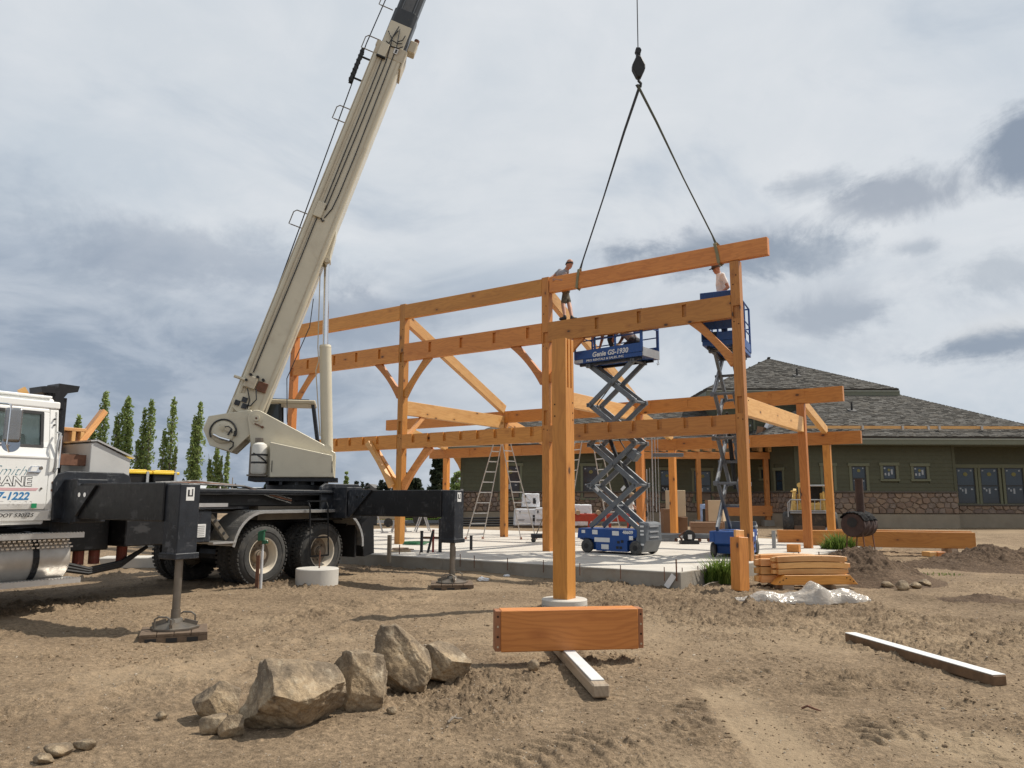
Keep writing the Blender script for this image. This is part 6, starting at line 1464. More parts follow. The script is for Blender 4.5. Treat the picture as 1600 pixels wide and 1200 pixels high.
sw = thing('miter_saw', 'black and white power saw lying on the slab left of the brown carton', 'power saw', tuple(gz(1077, 850, SLABZ)), 0)
MB().cyl((0, -.06, .22), (0, .06, .22), .17, n=18).b2((-.25, -.15, 0), (.25, .15, .1)).build('saw', DARK, sw); MB().box((.0, -.1, .2), (.1, .08, .12)).build('motor', PAPER, sw); MB().tube([(-.2, 0, .1), (-.28, 0, .22), (-.12, 0, .34), (.02, 0, .36)], .03).build('handle', RUST, sw)
# white wrapped pallets by the wall
def wrapped(label, px, D, w_, h_, d_, rz, z=.32):
    p = dep(px, 820, D); o = thing('wrapped_pallet', label, 'wrapped pallet', (p[0], p[1], .2), rz, 'white wrapped pallets by the stone wall')
    MB().b2((-w_/2, -d_/2, 0), (w_/2, d_/2, .11)).build('pallet', mat('old_pallet_wood', (.12, .085, .055), .9, var=.3), o)
    bm = bmesh.new(); bmesh.ops.create_cube(bm, size=1); bmesh.ops.subdivide_edges(bm, edges=bm.edges, cuts=5, use_grid_fill=True)
    for v in bm.verts:
        n_ = (random.random()-.5)*.035; t = v.co.z+.5; v.co = Vector((v.co.x*w_*(1-.08*t)+n_, v.co.y*d_+n_, .11+t*h_+n_*.6))
    me = bpy.data.meshes.new('load'); bm.to_mesh(me); bm.free(); me.materials.append(WRAP); l = bpy.data.objects.new('load', me); COL.objects.link(l); l.parent = o
    b = l.modifiers.new('b', 'BEVEL'); b.width = .04; b.segments = 2; b.limit_method = 'ANGLE'; b.angle_limit = .9
    for x, z_, a, b2 in ((.1, .5, .12, .10), (.1, .25, .14, .16), (-.35, .7, .05, .12), (-.4, .35, .3, .02), (-.4, .28, .28, .02)): MB().b2((x*w_, -d_/2-.03, .11+z_*h_), (x*w_+a, -d_/2-.024, .11+z_*h_+b2)).build('print', INK if b2 > .03 else GREYP, o)
    return o
wrapped('tall white wrapped pallet with black print behind the right leg of the open ladder', 826, 35.5, 1.35, .75, 1.0, .08)
wp_ = wrapped('small white wrapped bundle stacked on top of the tall pallet', 829, 35.6, .8, .62, .8, .05); wp_.location.z = 1.02
wrapped('white wrapped pallet half hidden behind the middle post', 851, 35.2, .85, .8, 1.0, -.1)
wrapped('white wrapped pallet with dark print behind the scissor lift', 905, 35.2, 1.0, .95, 1.0, .15)
rb = thing('red_beam', 'long low red steel rack lying behind the side-on scissor lift', 'steel rack', tuple(dep(935, 822, 33.5)), .02); rb.location.z = .2
MB().b2((-1.6, -.1, .35), (1.5, .1, .68)).build('rack', RED, rb, bevel=.02)
for x in (-1.3, -.4, .5, 1.3): MB().b2((x-.05, -.09, 0), (x+.05, .09, .36)).build('leg', RED, rb)
for x in (-.9, .0, .9): MB().cyl((x, -.2, .72), (x, .1, .74), .1, n=12).build('roller', mat('tan_roller', (.4, .28, .18), .7), rb)
# dark hoses and pipe lengths lying by the left wall
pp = thing('pipe_bundle', 'black pipes lying along the foot of the stone wall', 'pipes', tuple(dep(760, 823, 36.5))); pp.location.z = .2
for k in range(4): MB().cyl((-2.2, .1*k, .06+.10*k), (2.3, .12*k, .06+.12*k), .05, n=8).build('pipe', DARK, pp)
# plumbing stubs and stakes standing on the slab
def stub(label, px, pyb, pyt, r, m, lean=0., group='pipe stubs rising from the slab', z=SLABZ):
    g = gz(px, pyb, z); zt = zat(px, pyt, g)-z; o = thing('pipe_stub', label, 'pipe stub', tuple(g), 0, group)
    MB().cyl((0, 0, -.02), (lean, 0, zt), r, n=14).build('pipe', m, o, smooth=True); MB().cyl((lean, 0, zt-.02), (lean, 0, zt+.01), r*1.12, n=14).build('cap', m, o); return o
MB_ = mat('black_pipe', (.016, .016, .018), .45)
stub('thick black pipe stub at the right of the stub cluster', 687.5, 863, 811, .042, MB_)
stub('black pipe stub with brown cap at the left of the stub cluster', 658.5, 863, 830, .036, MB_)
stub('leaning black pipe stub wrapped in foil in the stub cluster', 668, 864, 830, .03, MB_, .12)
stub('red pipe stub in the middle of the stub cluster', 676.5, 863, 828, .026, mat('red_pipe', (.22, .02, .015), .5))
stub('short black pipe stub standing alone between the outrigger and the middle post', 736, 859, 837, .036, MB_)
MB().bar((0, 0, 0), (.62, -.1, 0), .03, .05).build('cross_tie', mat('old_wood_tie', (.13, .075, .045), .9), stub('thin black pipe stub tied by a wooden strip in the stub cluster', 659.5, 862, 836, .02, MB_), Matrix.Translation((0, -.05, .33)))
def stake(label, px, pyb, pyt, wd, m, z=SLABZ, name='form_stake', lean=0., grp='stakes along the slab edge'):
    g = gz(px, pyb, z); zt = zat(px, pyt, g)-z; o = thing(name, label, 'stake', tuple(g), YAW-math.pi/2, grp)
    MB().bar((0, 0, -.15), (lean, 0, zt), wd, wd*.6, (0, 1, 0)).build('stake', m, o); return o
STK = mat('grey_wood_stake', (.30, .25, .19), .9, var=.25)
stake('wide grey wooden stake at the slab edge left of the outrigger', 608, 868, 836, .085, STK)
stake('thin rusty stake before the plywood scraps', 624, 866, 851, .02, RUST); stake('thin rusty stake right of the plywood scraps', 656, 867, 862, .016, RUST)
stake('thin rusty stake next to the outrigger jack', 711, 873, 854, .02, RUST); stake('thin rusty stake near the slab corner, tallest of all', 1057, 894, 874, .022, RUST)
for px, yb_, yt_, l in ((719, 874, 866, 'short rusty pin right of the outrigger jack'), (741, 876, 868, 'short rusty pin in front of the short black stub'), (793, 879, 872, 'short rusty pin below the open ladder'), (849, 882, 875, 'short rusty pin left of the nearest post'), (906, 886, 880, 'short rusty pin just right of the nearest post'), (969.5, 891, 883, 'short rusty pin below the lift wheel'), (1038, 894, 886, 'short rusty pin left of the tall corner stake'), (1066, 893, 887, 'short rusty pin right of the tall corner stake'), (1090.5, 890, 884, 'short rusty pin by the green weeds'), (1101, 889, 883, 'short rusty pin nearest the green weeds')): stake(l, px, yb_, yt_, .014, RUST)
for px, yb_, yt_, l in ((1192, 877, 866, 'thin stake behind the timber stack'), (1240, 873, 864, 'thin stake at the right slab edge'), (1248.5, 873, 862, 'thicker stake at the right slab edge'), (1280, 872, 862, 'stake nearest the post beyond the slab edge')): stake(l, px, yb_, yt_, .022, RUST)
stake('grey steel stake standing behind the slab near the loader', 1210, 860, 829, .09, mat('galvanised', (.35, .36, .36), .5, .5), z=.2, grp=None)
# white painted stick leaning on the slab corner
ws_ = thing('white_stick', 'white painted lath leaning against the slab corner', 'lath', tuple(gz(1041, 917, 0)), 0)
A0 = Vector(tuple(gz(1041, 917, 0))); A1 = Vector(tuple(pl(1053, 899, W(0, -.02, 0), Vv))); MB().bar((0, 0, 0), A1-A0, .10, .012, tuple(-Vv)).build('lath', mat('white_lath', (.75, .75, .74), .6), ws_)
# plywood scraps on the slab, green hose, trash
sc = thing('plywood_scrap', 'small stack of brown plywood offcuts on the slab beside the left post', 'plywood scraps', tuple(gz(627, 862, SLABZ)), .3)
for k, (x, y, l, d) in enumerate(((-.05, 0, .5, .32), (.05, .05, .42, .3), (-.02, .02, .3, .25))): MB().box((x, y, .018+.03*k), (l, d, .026), Matrix.Rotation(.3*k, 3, 'Z')).build('offcut', TIM3 if k else KRAFT2, sc)
hs_ = thing('green_hose', 'coiled green hose lying on the slab', 'hose', tuple(gz(647, 851, SLABZ)))
for k in range(4): MB().tube([(.30*math.cos(t)*(1+.06*k)+.03*k, .26*math.sin(t)*(1+.05*k), .015+.02*k) for t in np.linspace(0, 6.1, 26)], .011, 6).build('coil', mat('green_hose_rubber', (.03, .16, .07), .6), hs_)
def sawhorse(label, px, py, D):
    p = dep(px, 838, D); o = thing('sawhorse', label, 'sawhorse', (p[0], p[1], SLABZ if D < 27 else .2), .2, 'orange topped sawhorses behind the slab')
    for y in (-.4, .4):
        for s in (-1, 1): MB().bar((s*.30, y+s*.05, 0), (s*.05, y, .72), .03, .04).build('leg', LGREY, o)
    MB().b2((-.10, -.5, .70), (.10, .5, .86)).b2((-.14, -.42, .84), (.14, -.36, .9)).build('top', ORNG, o, bevel=.02)
sawhorse('orange topped sawhorse left of the left timber post', 623, 822, 29.0); sawhorse('orange topped sawhorse right of the left timber post', 660, 818, 29.5); sawhorse('orange topped sawhorse half hidden behind the truck tail', 586, 822, 29.0)
# low wheeled dolly by the middle post
dl_ = thing('floor_dolly', 'dark floor dolly with a long handle at the foot of the middle post', 'dolly', tuple(gz(843, 847, SLABZ)), 0)
MB().b2((-.25, -.2, .12), (.25, .2, .24)).build('deck', BLACKW, dl_, bevel=.02); MB().bar((-.1, 0, .2), (.25, 0, 1.05), .03, .03).build('handle', STEEL, dl_)
for x in (-.18, .18): MB().cyl((x, -.2, .07), (x, -.14, .07), .07, n=14).build('wheel', RUBBER, dl_)
# crumpled white scraps on the dirt
def crumple(name, label, px, py, size, m, cat, seed, group=None, flat=.5):
    g = gz(px, py); r = random.Random(seed); bm = bmesh.new(); bmesh.ops.create_icosphere(bm, subdivisions=3, radius=1)
    for v in bm.verts:
        n_ = math.sin(v.co.x*5+seed)*.14+math.sin(v.co.y*7+seed*2)*.14+math.sin(v.co.z*9+v.co.x*6)*.12+(r.random()-.5)*.16; v.co *= (1+n_); v.co = Vector((v.co.x*size[0], v.co.y*size[1], max(-.2, v.co.z)*size[2]))
    me = bpy.data.meshes.new(name); bm.to_mesh(me); bm.free(); me.materials.append(m); o = bpy.data.objects.new(name, me); COL.objects.link(o); o.location = (g[0], g[1], float(gh(g[0], g[1]))+size[2]*.2); return tag(o, label, cat, group)
crumple('crumpled_wrapper', 'crumpled white wrapper on the dirt right of the outrigger pad', 754, 908, (.10, .05, .05), WRAP, 'litter', 3); crumple('crumpled_wrapper', 'torn white scrap on the dirt before the slab edge', 792, 902, (.06, .04, .03), WRAP, 'litter', 5)

# ================================================================== ROCKS
ROCKM = None
m, n, b = newmat('tan_rock'); t = n.node('ShaderNodeTexCoord').outputs['Object']
a1_ = n.noise(t, 2.2, 8, .65); a2_ = n.noise(t, 9., 8, .7); a3_ = n.noise(t, 45., 5, .65)
cc = n.mix(n.rng(a1_, .40, .62, 0., 1., True), (.165, .128, .09), (.35, .26, .162)); cc = n.mix(n.rng(a2_, .52, .7, 0., .7), cc, (.40, .345, .26)); cc = n.mix(n.rng(a2_, .28, .42, .75, 0.), cc, (.075, .062, .05)); cc = n.hsv(cc, .5, 1., n.rng(a3_, .3, .7, .72, 1.25))
ge = n.node('ShaderNodeNewGeometry'); n.link(cc, b.inputs['Base Color']); b.inputs['Roughness'].default_value = .85; b.inputs['Specular IOR Level'].default_value = .25
bp = n.node('ShaderNodeBump'); bp.inputs['Strength'].default_value = .9; bp.inputs['Distance'].default_value = .03; n.link(n.math('ADD', n.math('MULTIPLY', a2_, .7), n.math('MULTIPLY', a3_, .35)), bp.inputs['Height']); n.link(bp.outputs[0], b.inputs['Normal'])
ROCK = m
def rock_mesh(name, size, seed, cuts=14, sub=6, planes=()):
    rs = np.random.RandomState(seed); bm = bmesh.new(); bmesh.ops.create_icosphere(bm, subdivisions=sub, radius=1); v = np.array([q.co[:] for q in bm.verts])
    pl_ = [(np.array(n_)/np.linalg.norm(n_), d) for n_, d in planes]
    for k in range(cuts): n_ = rs.normal(size=3); n_ /= np.linalg.norm(n_); pl_.append((n_, rs.uniform(.55, .86)))
    for n_, d in pl_:
        e = v@n_-d; v = v-np.maximum(0, e)[:, None]*n_*.97
    s = v*np.array(size); nn = lambda f, o_: (fbm(s[:, 0]*f+s[:, 2]*f*.7+seed, s[:, 1]*f-s[:, 2]*f*.6, o_, seed, .58))
    rad = 1+.20*nn(2.4, 5)+.16*np.abs(nn(6., 6)); v = v*rad[:, None]; s = v*np.array(size)
    for q, c_ in zip(bm.verts, s): q.co = c_
    for f in bm.faces: f.smooth = True
    me = bpy.data.meshes.new(name); bm.to_mesh(me); bm.free(); me.materials.append(ROCK)
    try: me.set_sharp_from_angle(angle=math.radians(48))
    except Exception: pass
    return me
def rock(label, x0, x1, y0, y1, seed, planes=(), rz=0., dfac=.8, cuts=14, tilt=0., sink=.1, group='boulders piled on the dirt', sub=6, name='boulder', cat='boulder'):
    g = gz((x0+x1)/2, y1-2); D = g[1]; wdt = (x1-x0)/F*math.hypot(g[0], D)*1.02; hgt = (y1-y0)/F*D*1.08
    me = rock_mesh(name, (wdt/2*1.05, wdt/2*dfac, hgt/2*1.10), seed, cuts, sub, planes); o = bpy.data.objects.new(name, me); COL.objects.link(o)
    kk = 1+wdt*.5*dfac*.8/g[1]; o.location = (g[0]*kk, g[1]*kk, float(gh(g[0], g[1]))+hgt*(.5-sink)); o.rotation_euler = (0, tilt, rz); return tag(o, label, cat, group)
rock('small dark boulder at the left end of the row of boulders', 302, 382, 1066, 1126, 12, [((-.7, -.3, .6), .55), ((.6, -.6, .4), .5)], .2)
rock('largest tan boulder with a broad hollowed face in the front of the row', 376, 530, 1034, 1148, 29, [((.38, -.52, .76), .50), ((-.85, -.45, .25), .58), ((.1, .2, 1), .66), ((.75, -.45, -.5), .60), ((-.1, -.8, -.6), .62)], .1, .85, 7)
rock('blocky two faced boulder between the largest and the tallest one', 502, 609, 1018, 1116, 41, [((.72, -.6, .34), .55), ((-.62, -.75, .1), .55), ((.1, .05, 1), .66), ((1, 0, 0), .72)], 0., .85, 7)
rock('tallest boulder with a rounded peak standing upright', 566, 672, 985, 1088, 57, [((-.85, -.45, .2), .60), ((.75, -.3, .6), .66), ((.35, -.9, .2), .62), ((-.15, 0, 1), .80), ((.55, .1, .83), .66)], 0., .8, 6, -.05)
rock('low pitted boulder at the right end of the row', 650, 732, 1014, 1070, 63, [((.45, -.3, .84), .50), ((-.5, -.8, .2), .58)], .2, .8, 12)
rock('small pale rock in front of the dark left boulder', 309, 355, 1114, 1146, 71, rz=.3, sub=4, group='small rocks around the boulders', name='rock', cat='rock')
rock('small rounded rock leaning against the largest boulder', 344, 381, 1118, 1150, 75, sub=4, group='small rocks around the boulders', name='rock', cat='rock')
rock('small rock wedged under the tallest boulder', 648, 667, 1060, 1080, 78, sub=4, group='small rocks around the boulders', name='rock', cat='rock')
rock('flat dark cobble at the lower left, left of two others', 53, 84, 1172, 1188, 81, sub=3, group='cobbles on the lower left dirt', name='rock', cat='rock'); rock('flat tan cobble at the lower left between two others', 73, 107, 1158, 1178, 83, sub=3, group='cobbles on the lower left dirt', name='rock', cat='rock')
rock('grey cobble at the lower left, right of two others', 117, 146, 1153, 1170, 85, sub=3, group='cobbles on the lower left dirt', name='rock', cat='rock'); rock('pale cobble left of the boulders', 244, 260, 1110, 1121, 87, sub=3, group='cobbles on the lower left dirt', name='rock', cat='rock')
rock('tan cobble on the dirt left of the white ended board', 822, 842, 1033, 1051, 89, sub=3, group=None, name='rock', cat='rock'); rock('small cobble near the foot of the blocky boulder', 604, 619, 1104, 1116, 91, sub=3, group='small rocks around the boulders', name='rock', cat='rock')
for k, (x0, x1, y0, y1, lab) in enumerate(((1377, 1396, 911, 921, 'flat pale stone at the foot of the near dirt mound'), (1400, 1420, 910, 925, 'upright flat stone at the foot of the near dirt mound'), (1421, 1439, 912, 923, 'rounded stone at the foot of the near dirt mound'), (1437, 1455, 906, 919, 'long stone at the right foot of the near dirt mound'), (1428, 1450, 899, 908, 'pale slab of stone on the right slope of the near dirt mound'))):
    rock(lab, x0, x1, y0, y1, 101+k, sub=3, group='stones at the foot of the dirt mound', name='rock', cat='rock')

# ================================================================== DIRT MOUNDS
def mound(label, pts, seed, nx=170):
    """pts: list of (px, py of foot, height, radius x, radius y)"""
    g = np.array([gz(a, b_) for a, b_, *_ in pts]); c_ = g.mean(0); R = max(np.hypot(*(p-c_)[:2])+max(q[3], q[4]) for p, q in zip(g, pts))*1.5
    u = np.linspace(-R, R, nx); X, Y = np.meshgrid(u+c_[0], u+c_[1]); Z = np.zeros_like(X)
    for p, (_, _, h_, rx, ry) in zip(g, pts): Z = np.maximum(Z, h_*np.exp(-(((X-p[0])/rx)**2+((Y-p[1])/ry)**2)))
    k = sstep(.02, .45, Z); Z = Z + k*(.12*fbm(X*2.2, Y*2.2, 4, seed)+.08*np.abs(fbm(X*7, Y*7, 4, seed+5, .6))*2-.03) - .05
    Z = Z+gh(X, Y); me = bpy.data.meshes.new('dirt_mound'); i, j = np.meshgrid(np.arange(nx-1), np.arange(nx-1), indexing='ij')
    q = np.stack([i*nx+j, i*nx+j+1, (i+1)*nx+j+1, (i+1)*nx+j], -1).reshape(-1, 4); me.from_pydata(np.stack([X-c_[0], Y-c_[1], Z], -1).reshape(-1, 3).tolist(), [], q.tolist()); me.materials.append(MOUND)
    me.polygons.foreach_set('use_smooth', [True]*len(me.polygons)); o = bpy.data.objects.new('dirt_mound', me); COL.objects.link(o); o.location = (c_[0], c_[1], 0); return tag(o, label, 'dirt mound', 'mounds of dug soil')
mound('dark mound of dug soil behind the timber stack with stones at its foot', [(1345, 905, .66, .72, 1.0), (1385, 906, .45, .65, .8), (1322, 900, .52, .6, .9)], 7)
mound('low mound of dug soil at the right edge of the picture', [(1545, 886, .50, 1.2, 1.0), (1490, 887, .26, .9, .7), (1590, 888, .48, 1.2, 1.0)], 17)
mound('low ridge of loose soil in the right foreground', [(1540, 938, .12, .8, .35)], 27, 60)

# ================================================================== TIMBERS ON THE GROUND
# thick offcut balanced on a board
hbp = gz(890, 1018, .095)
ob = thing('timber_offcut', 'thick orange timber offcut with pegged tenon ends lying across a white topped board', 'timber offcut', (hbp[0]-.005, hbp[1]+.06, .104), math.radians(8.2))
beam('beam', (-.655, 0, .19), (.655, 0, .19), .19, .372, ob, bevel=.008)
TEN = mat('tenon_end', (.31, .13, .06), .75, var=.15, scale=12)
for s in (-1, 1):
    MB().box((s*.68, .0, .19), (.052, .165, .362)).build('tenon', TEN, ob, bevel=.004)
    for k in range(4): MB().cyl((s*.682, -.085, .05+.09*k), (s*.682, -.0855, .05+.09*k), .010, n=8).build('peg_hole', PEG if k % 2 else KRAFT2, ob)
bd0, bd1 = gz(868, 1012, .0), gz(940, 1091, .0)
brd = thing('white_topped_board', 'rough wooden board with white painted top under the timber offcut', 'board', tuple((bd0+bd1)/2), 0)
m_ = Vector(tuple(bd1-bd0)); q = beam('board', -m_*.5-m_*.06+Vector((0, 0, .05)), m_*.5+Vector((0, 0, .05)), .135, .10, brd, TIM3, bevel=.012)
beam('white_top', -m_*.5+Vector((0, 0, .1055)), m_*.44+Vector((0, 0, .1055)), .105, .010, brd, mat('white_board_top', (.62, .62, .61), .55, var=.04, scale=5, dirt=.06), bevel=.003)
a, b_ = gz(1333, 1004, 0), gz(1571, 1076, 0)
lp_ = thing('long_board', 'long dark sided board with white top lying alone at the right', 'board', tuple((a+b_)/2), 0)
m_ = Vector(tuple(b_-a)); beam('board', -m_*.5+Vector((0, .06, .045)), m_*.5+Vector((0, .06, .045)), .13, .088, lp_, mat('wet_wood', (.15, .085, .042), .7, var=.35, scale=9, bump=.15), bevel=.008)
beam('white_top', -m_*.5+Vector((0, .06, .0925)), m_*.497+Vector((0, .06, .0925)), .125, .007, lp_, mat('white_board_top2', (.66, .655, .64), .5, var=.03, dirt=.05), bevel=.002)
for t in (.12, .26, .44): MB().box(m_*(t-.05)+Vector((-.005, -.028, .045)), (.012, .012, .06)).build('chip', KRAFT2, lp_)
# short post with a tenon standing on end, leaning
g = gz(1150, 923); sp0 = thing('short_post', 'short timber post with a tenon on top standing on end before the right post', 'timber post', (g[0], g[1], 0), math.radians(-30))
sp0.rotation_euler = (math.radians(-4), math.radians(-3), math.radians(-62))
beam('post', (0, .1, 0), (0, .1, .88), .215, .215, sp0, upv=(-1, 0, 0)); beam('tenon', (0, .1, .88), (0, .1, 1.0), .055, .19, sp0, TIM2, upv=(-1, 0, 0)).rotation_euler.rotate_axis('X', math.pi/2)
# stack of curved braces
g0 = gz(1262, 918); bs = np.array([g0[0], g0[1], 0]); rzs = math.radians(6)
def stk(label, x, y, z, L, h, d, bow=.03, ends=True, rz=0., name='brace_timber', m=TIM2):
    c_, s_ = math.cos(rzs), math.sin(rzs); o = thing(name, label, 'timber brace', (bs[0]+x*c_-y*s_, bs[1]+x*s_+y*c_, z), rzs+rz, 'timber pieces in the ground stack')
    N_ = 8; up = [(-L/2+L*k/N_, h/2+bow*(1-(2*k/N_-1)**2)) for k in range(N_+1)]; lo = [(-L/2+L*k/N_, -h/2+bow*.8*(1-(2*k/N_-1)**2)) for k in range(N_+1)]
    MB().xz(up+lo[::-1], -d/2, d/2).build('brace', m, o, bevel=.005)
    if ends:
        for sg in (-1, 1): MB().box((sg*(L/2+.035), 0, 0), (.07, d*.4, h*.75)).build('tenon', TIM2, o, bevel=.004)
    return o
for k, (lab, x, y, z, L, h, d, bow) in enumerate((
    ('top curved brace on the front of the timber stack', .02, -.05, .485, 1.22, .095, .20, .018), ('second curved brace from the top of the front stack', .05, -.05, .375, 1.26, .095, .20, .018), ('third curved brace from the top of the front stack', .03, -.05, .275, 1.22, .085, .20, .014))): stk(lab, x, y, z, L, h, d, bow)
o = stk('lowest angled timber with pegged ends under the front stack', .06, -.12, .15, 1.15, .16, .2, 0, False)
q = MB(); q.xz([(-.74, -.08), (-.57, .08), (.60, .08), (.74, -.08)], -.1, .1); old = o.children[0]; bpy.data.objects.remove(old); q.build('brace', TIM, o, bevel=.005)
for sx__ in (-1, 1):
    for k in range(3): MB().cyl((sx__*(.66-.06*k), -.1, .0-.03+.03*k), (sx__*(.66-.06*k), -.104, -.03+.03*k), .011, n=8).build('peg_hole', PEG, o)
for k in range(4): stk(['topmost brace of the stack half behind the front one', 'second brace of the half hidden rear stack', 'third brace of the half hidden rear stack', 'lowest brace of the half hidden rear stack'][k], -.22, .32, .49-.115*k, 1.0, .10, .2, .012, True)
for k in range(3): stk(['short block on top of the small end stack', 'middle short block of the small end stack', 'lowest short block of the small end stack'][k], -.62, .18, .42-.14*k, .34, .125, .22, 0, True, name='timber_block')
bk = thing('stack_skid', 'dark wooden skid under the right end of the timber stack', 'wooden skid', (bs[0]+.45, bs[1]+.0, .0), rzs); MB().b2((-.12, -.3, -.02), (.12, .3, .07)).build('skid', TIM3, bk); bk2 = thing('stack_skid', 'dark wooden skid under the left end of the timber stack', 'wooden skid', (bs[0]-.45, bs[1]+.05, 0), rzs); MB().b2((-.1, -.3, -.02), (.1, .3, .07)).build('skid', TIM3, bk2)
# plastic sheet crumpled before the stack
m, n, b = newmat('clear_sheet'); t = n.node('ShaderNodeTexCoord').outputs['Object']; b.inputs['Base Color'].default_value = (.56, .51, .45, 1); b.inputs['Roughness'].default_value = .2; b.inputs['Specular IOR Level'].default_value = .7; b.inputs['Alpha'].default_value = .72
b.inputs['Transmission Weight'].default_value = .15; bp = n.node('ShaderNodeBump'); bp.inputs['Strength'].default_value = .6; bp.inputs['Distance'].default_value = .03; n.link(n.noise(t, 9., 3, .5, 2.0), bp.inputs['Height']); n.link(bp.outputs[0], b.inputs['Normal'])
SHEET = m
gs = gz(1252, 938); nx, ny = 150, 70; U_, V_ = np.meshgrid(np.linspace(-1.0, 1.0, nx), np.linspace(-.42, .42, ny)); Vn = V_/.42
edge = .10+.16*np.exp(-((U_+.5)/.3)**2)+.26*np.exp(-((U_-.2)/.32)**2)+.12*np.exp(-((U_-.75)/.22)**2); Yw_ = Vn*edge*(1+.3*fbm(U_*3, Vn*0+2., 3, 92))
body = .11*np.exp(-((U_+.55)/.24)**2)+.08*np.exp(-((U_+.12)/.2)**2)+.27*np.exp(-((U_-.2)/.17)**2)+.15*np.exp(-((U_-.6)/.24)**2)+.02
cr = np.sqrt(np.clip(1-Vn**2, 0, 1)); vn1 = vnoise(U_*5+V_*3, V_*8-U_*2, 91); vn2 = 1-2*np.abs(vnoise(U_*7+V_*4, V_*6-U_*3, 95)); hgt = body*cr*(.85+.55*vn1)+.022*cr*vn2+.012*cr*(1-2*np.abs(vnoise(U_*15-V_*9, V_*13+U_*5, 99)))
Xs = gs[0]+U_; Ys = gs[1]+Yw_; co = np.stack([U_, Ys-gs[1], hgt+.012+gbase(Xs, Ys)+.035*fbm(Xs*.9, Ys*.9, 2, 11)], -1).reshape(-1, 3)
i, j = np.meshgrid(np.arange(ny-1), np.arange(nx-1), indexing='ij'); fq = np.stack([i*nx+j, i*nx+j+1, (i+1)*nx+j+1, (i+1)*nx+j], -1).reshape(-1, 4)
me = bpy.data.meshes.new('plastic_sheet'); me.from_pydata(co.tolist(), [], fq.tolist()); me.materials.append(SHEET); me.polygons.foreach_set('use_smooth', [True]*len(me.polygons)); o = bpy.data.objects.new('plastic_sheet', me); COL.objects.link(o); o.location = (gs[0], gs[1], 0); tag(o, 'crumpled clear white plastic sheet on the dirt before the timber stack', 'plastic sheet')
# long beams on the ground behind the stove
def gbeam(label, pl_, pr_, D0, D1, h, th=.2, z=.24, m=TIM):
    a = dep(pl_, 855, D0); b_ = dep(pr_, 855, D1); a[2] = b_[2] = z+h/2; c_ = (a+b_)/2; o = thing('ground_beam', label, 'timber beam', (c_[0], c_[1], 0), 0, 'long beams laid on the ground')
    d = Vector(tuple(b_-c_)); beam('beam', -d+Vector((0, 0, z+h/2)), d+Vector((0, 0, z+h/2)), th, h, o, m)
    for t in (-.7, .7): MB().box(d*t+Vector((0, 0, z/2+.0)), (.14, .5, z)).build('bearer', TIM3, o)
    return o
gbeam('long orange beam lying on bearers behind the rusty stove, its right end in view', 1262, 1524, 21.6, 20.4, .42)
gbeam('long orange beam lying behind the frame posts, its left end in view', 1216, 1330, 22.9, 22.6, .38)
gbeam('orange beam behind the other two ground beams', 1300, 1519, 22.5, 21.3, .40, z=.26)
for px, lab in ((1453, 'small cut block in front of the long ground beam'), (1465, 'second small cut block behind the first by the ground beam')):
    g = gz(px, 868, .1); o = thing('wood_block', lab, 'wood block', (g[0], g[1], .08), .2, 'cut blocks by the long beam'); MB().box((0, 0, .06), (.24, .3, .12)).build('block', TIM2 if px < 1460 else TIM, o, bevel=.006)
sb = thing('short_block', 'short timber block beside the foot of the second row right post', 'timber block', tuple(gz(1250, 863, SLABZ)), YAW-math.pi/2); beam('block', (-.28, .0, .09), (.0, .0, .09), .2, .18, sb)
# ================================================================== STOVE MADE OF A DRUM
g = gz(1345, 856, .34)
st = thing('barrel_stove', 'rusty barrel stove on thin legs with a tall pipe and a black mat over it', 'barrel stove', (g[0], g[1], .3), math.radians(-18))
q = MB(); q.lathe([(0, -.42), (.27, -.42), (.29, -.40), (.288, -.15), (.30, -.13), (.288, -.11), (.288, .13), (.30, .15), (.288, .17), (.29, .40), (.27, .42), (0, .42)], Matrix(((0, 0, 1, 0), (1, 0, 0, 0), (0, 1, 0, .60), (0, 0, 0, 1))) @ Matrix.Rotation(0, 4, 'X'), 34)
Mst = Matrix.Rotation(math.radians(62), 4, 'Z'); q.build('barrel', mat('sooty_barrel', (.060, .034, .028), .75, .1, var=.4, scale=8, dirt=.3, dirtcol=(.025, .018, .016), bump=.15), st, Mst, smooth=True)
MB().cyl((-.425, 0, .66), (-.43, 0, .66), .12, n=20).build('fire_door', DARK, st, Mst)
MB().cyl((.05, .02, .86), (.05, .02, 1.72), .095, n=20).build('stove_pipe', mat('dark_rust', (.055, .03, .022), .8, var=.3), st, smooth=True)
for x in (-.3, .3):
    for y in (-.2, .2): MB().bar((x, y*1.15, -.1), (x, y*.9, .45), .035, .02).build('leg', RUST, st, Mst)
q = MB(); nx_, ny_ = 26, 20; vs = []; fs = []
for i in range(nx_):
    for k in range(ny_):
        u = -.46+i*.8/(nx_-1); a = -1.25+k*2.3/(ny_-1); r_ = .305+.012*math.sin(i*.9+k*.4)+.02*math.sin(k*1.3+i*.3)**2; vs.append((u, r_*math.sin(a)+.02*math.sin(i*.7), .60+r_*math.cos(a)))
fs = [(i*ny_+k, (i+1)*ny_+k, (i+1)*ny_+k+1, i*ny_+k+1) for i in range(nx_-1) for k in range(ny_-1)]; q._add(vs, fs); o = q.build('rubber_mat', mat('black_mat', (.016, .016, .017), .95, var=.3, spec=.2), st, Mst, smooth=True); sd_ = o.modifiers.new('s', 'SOLIDIFY'); sd_.thickness = .012
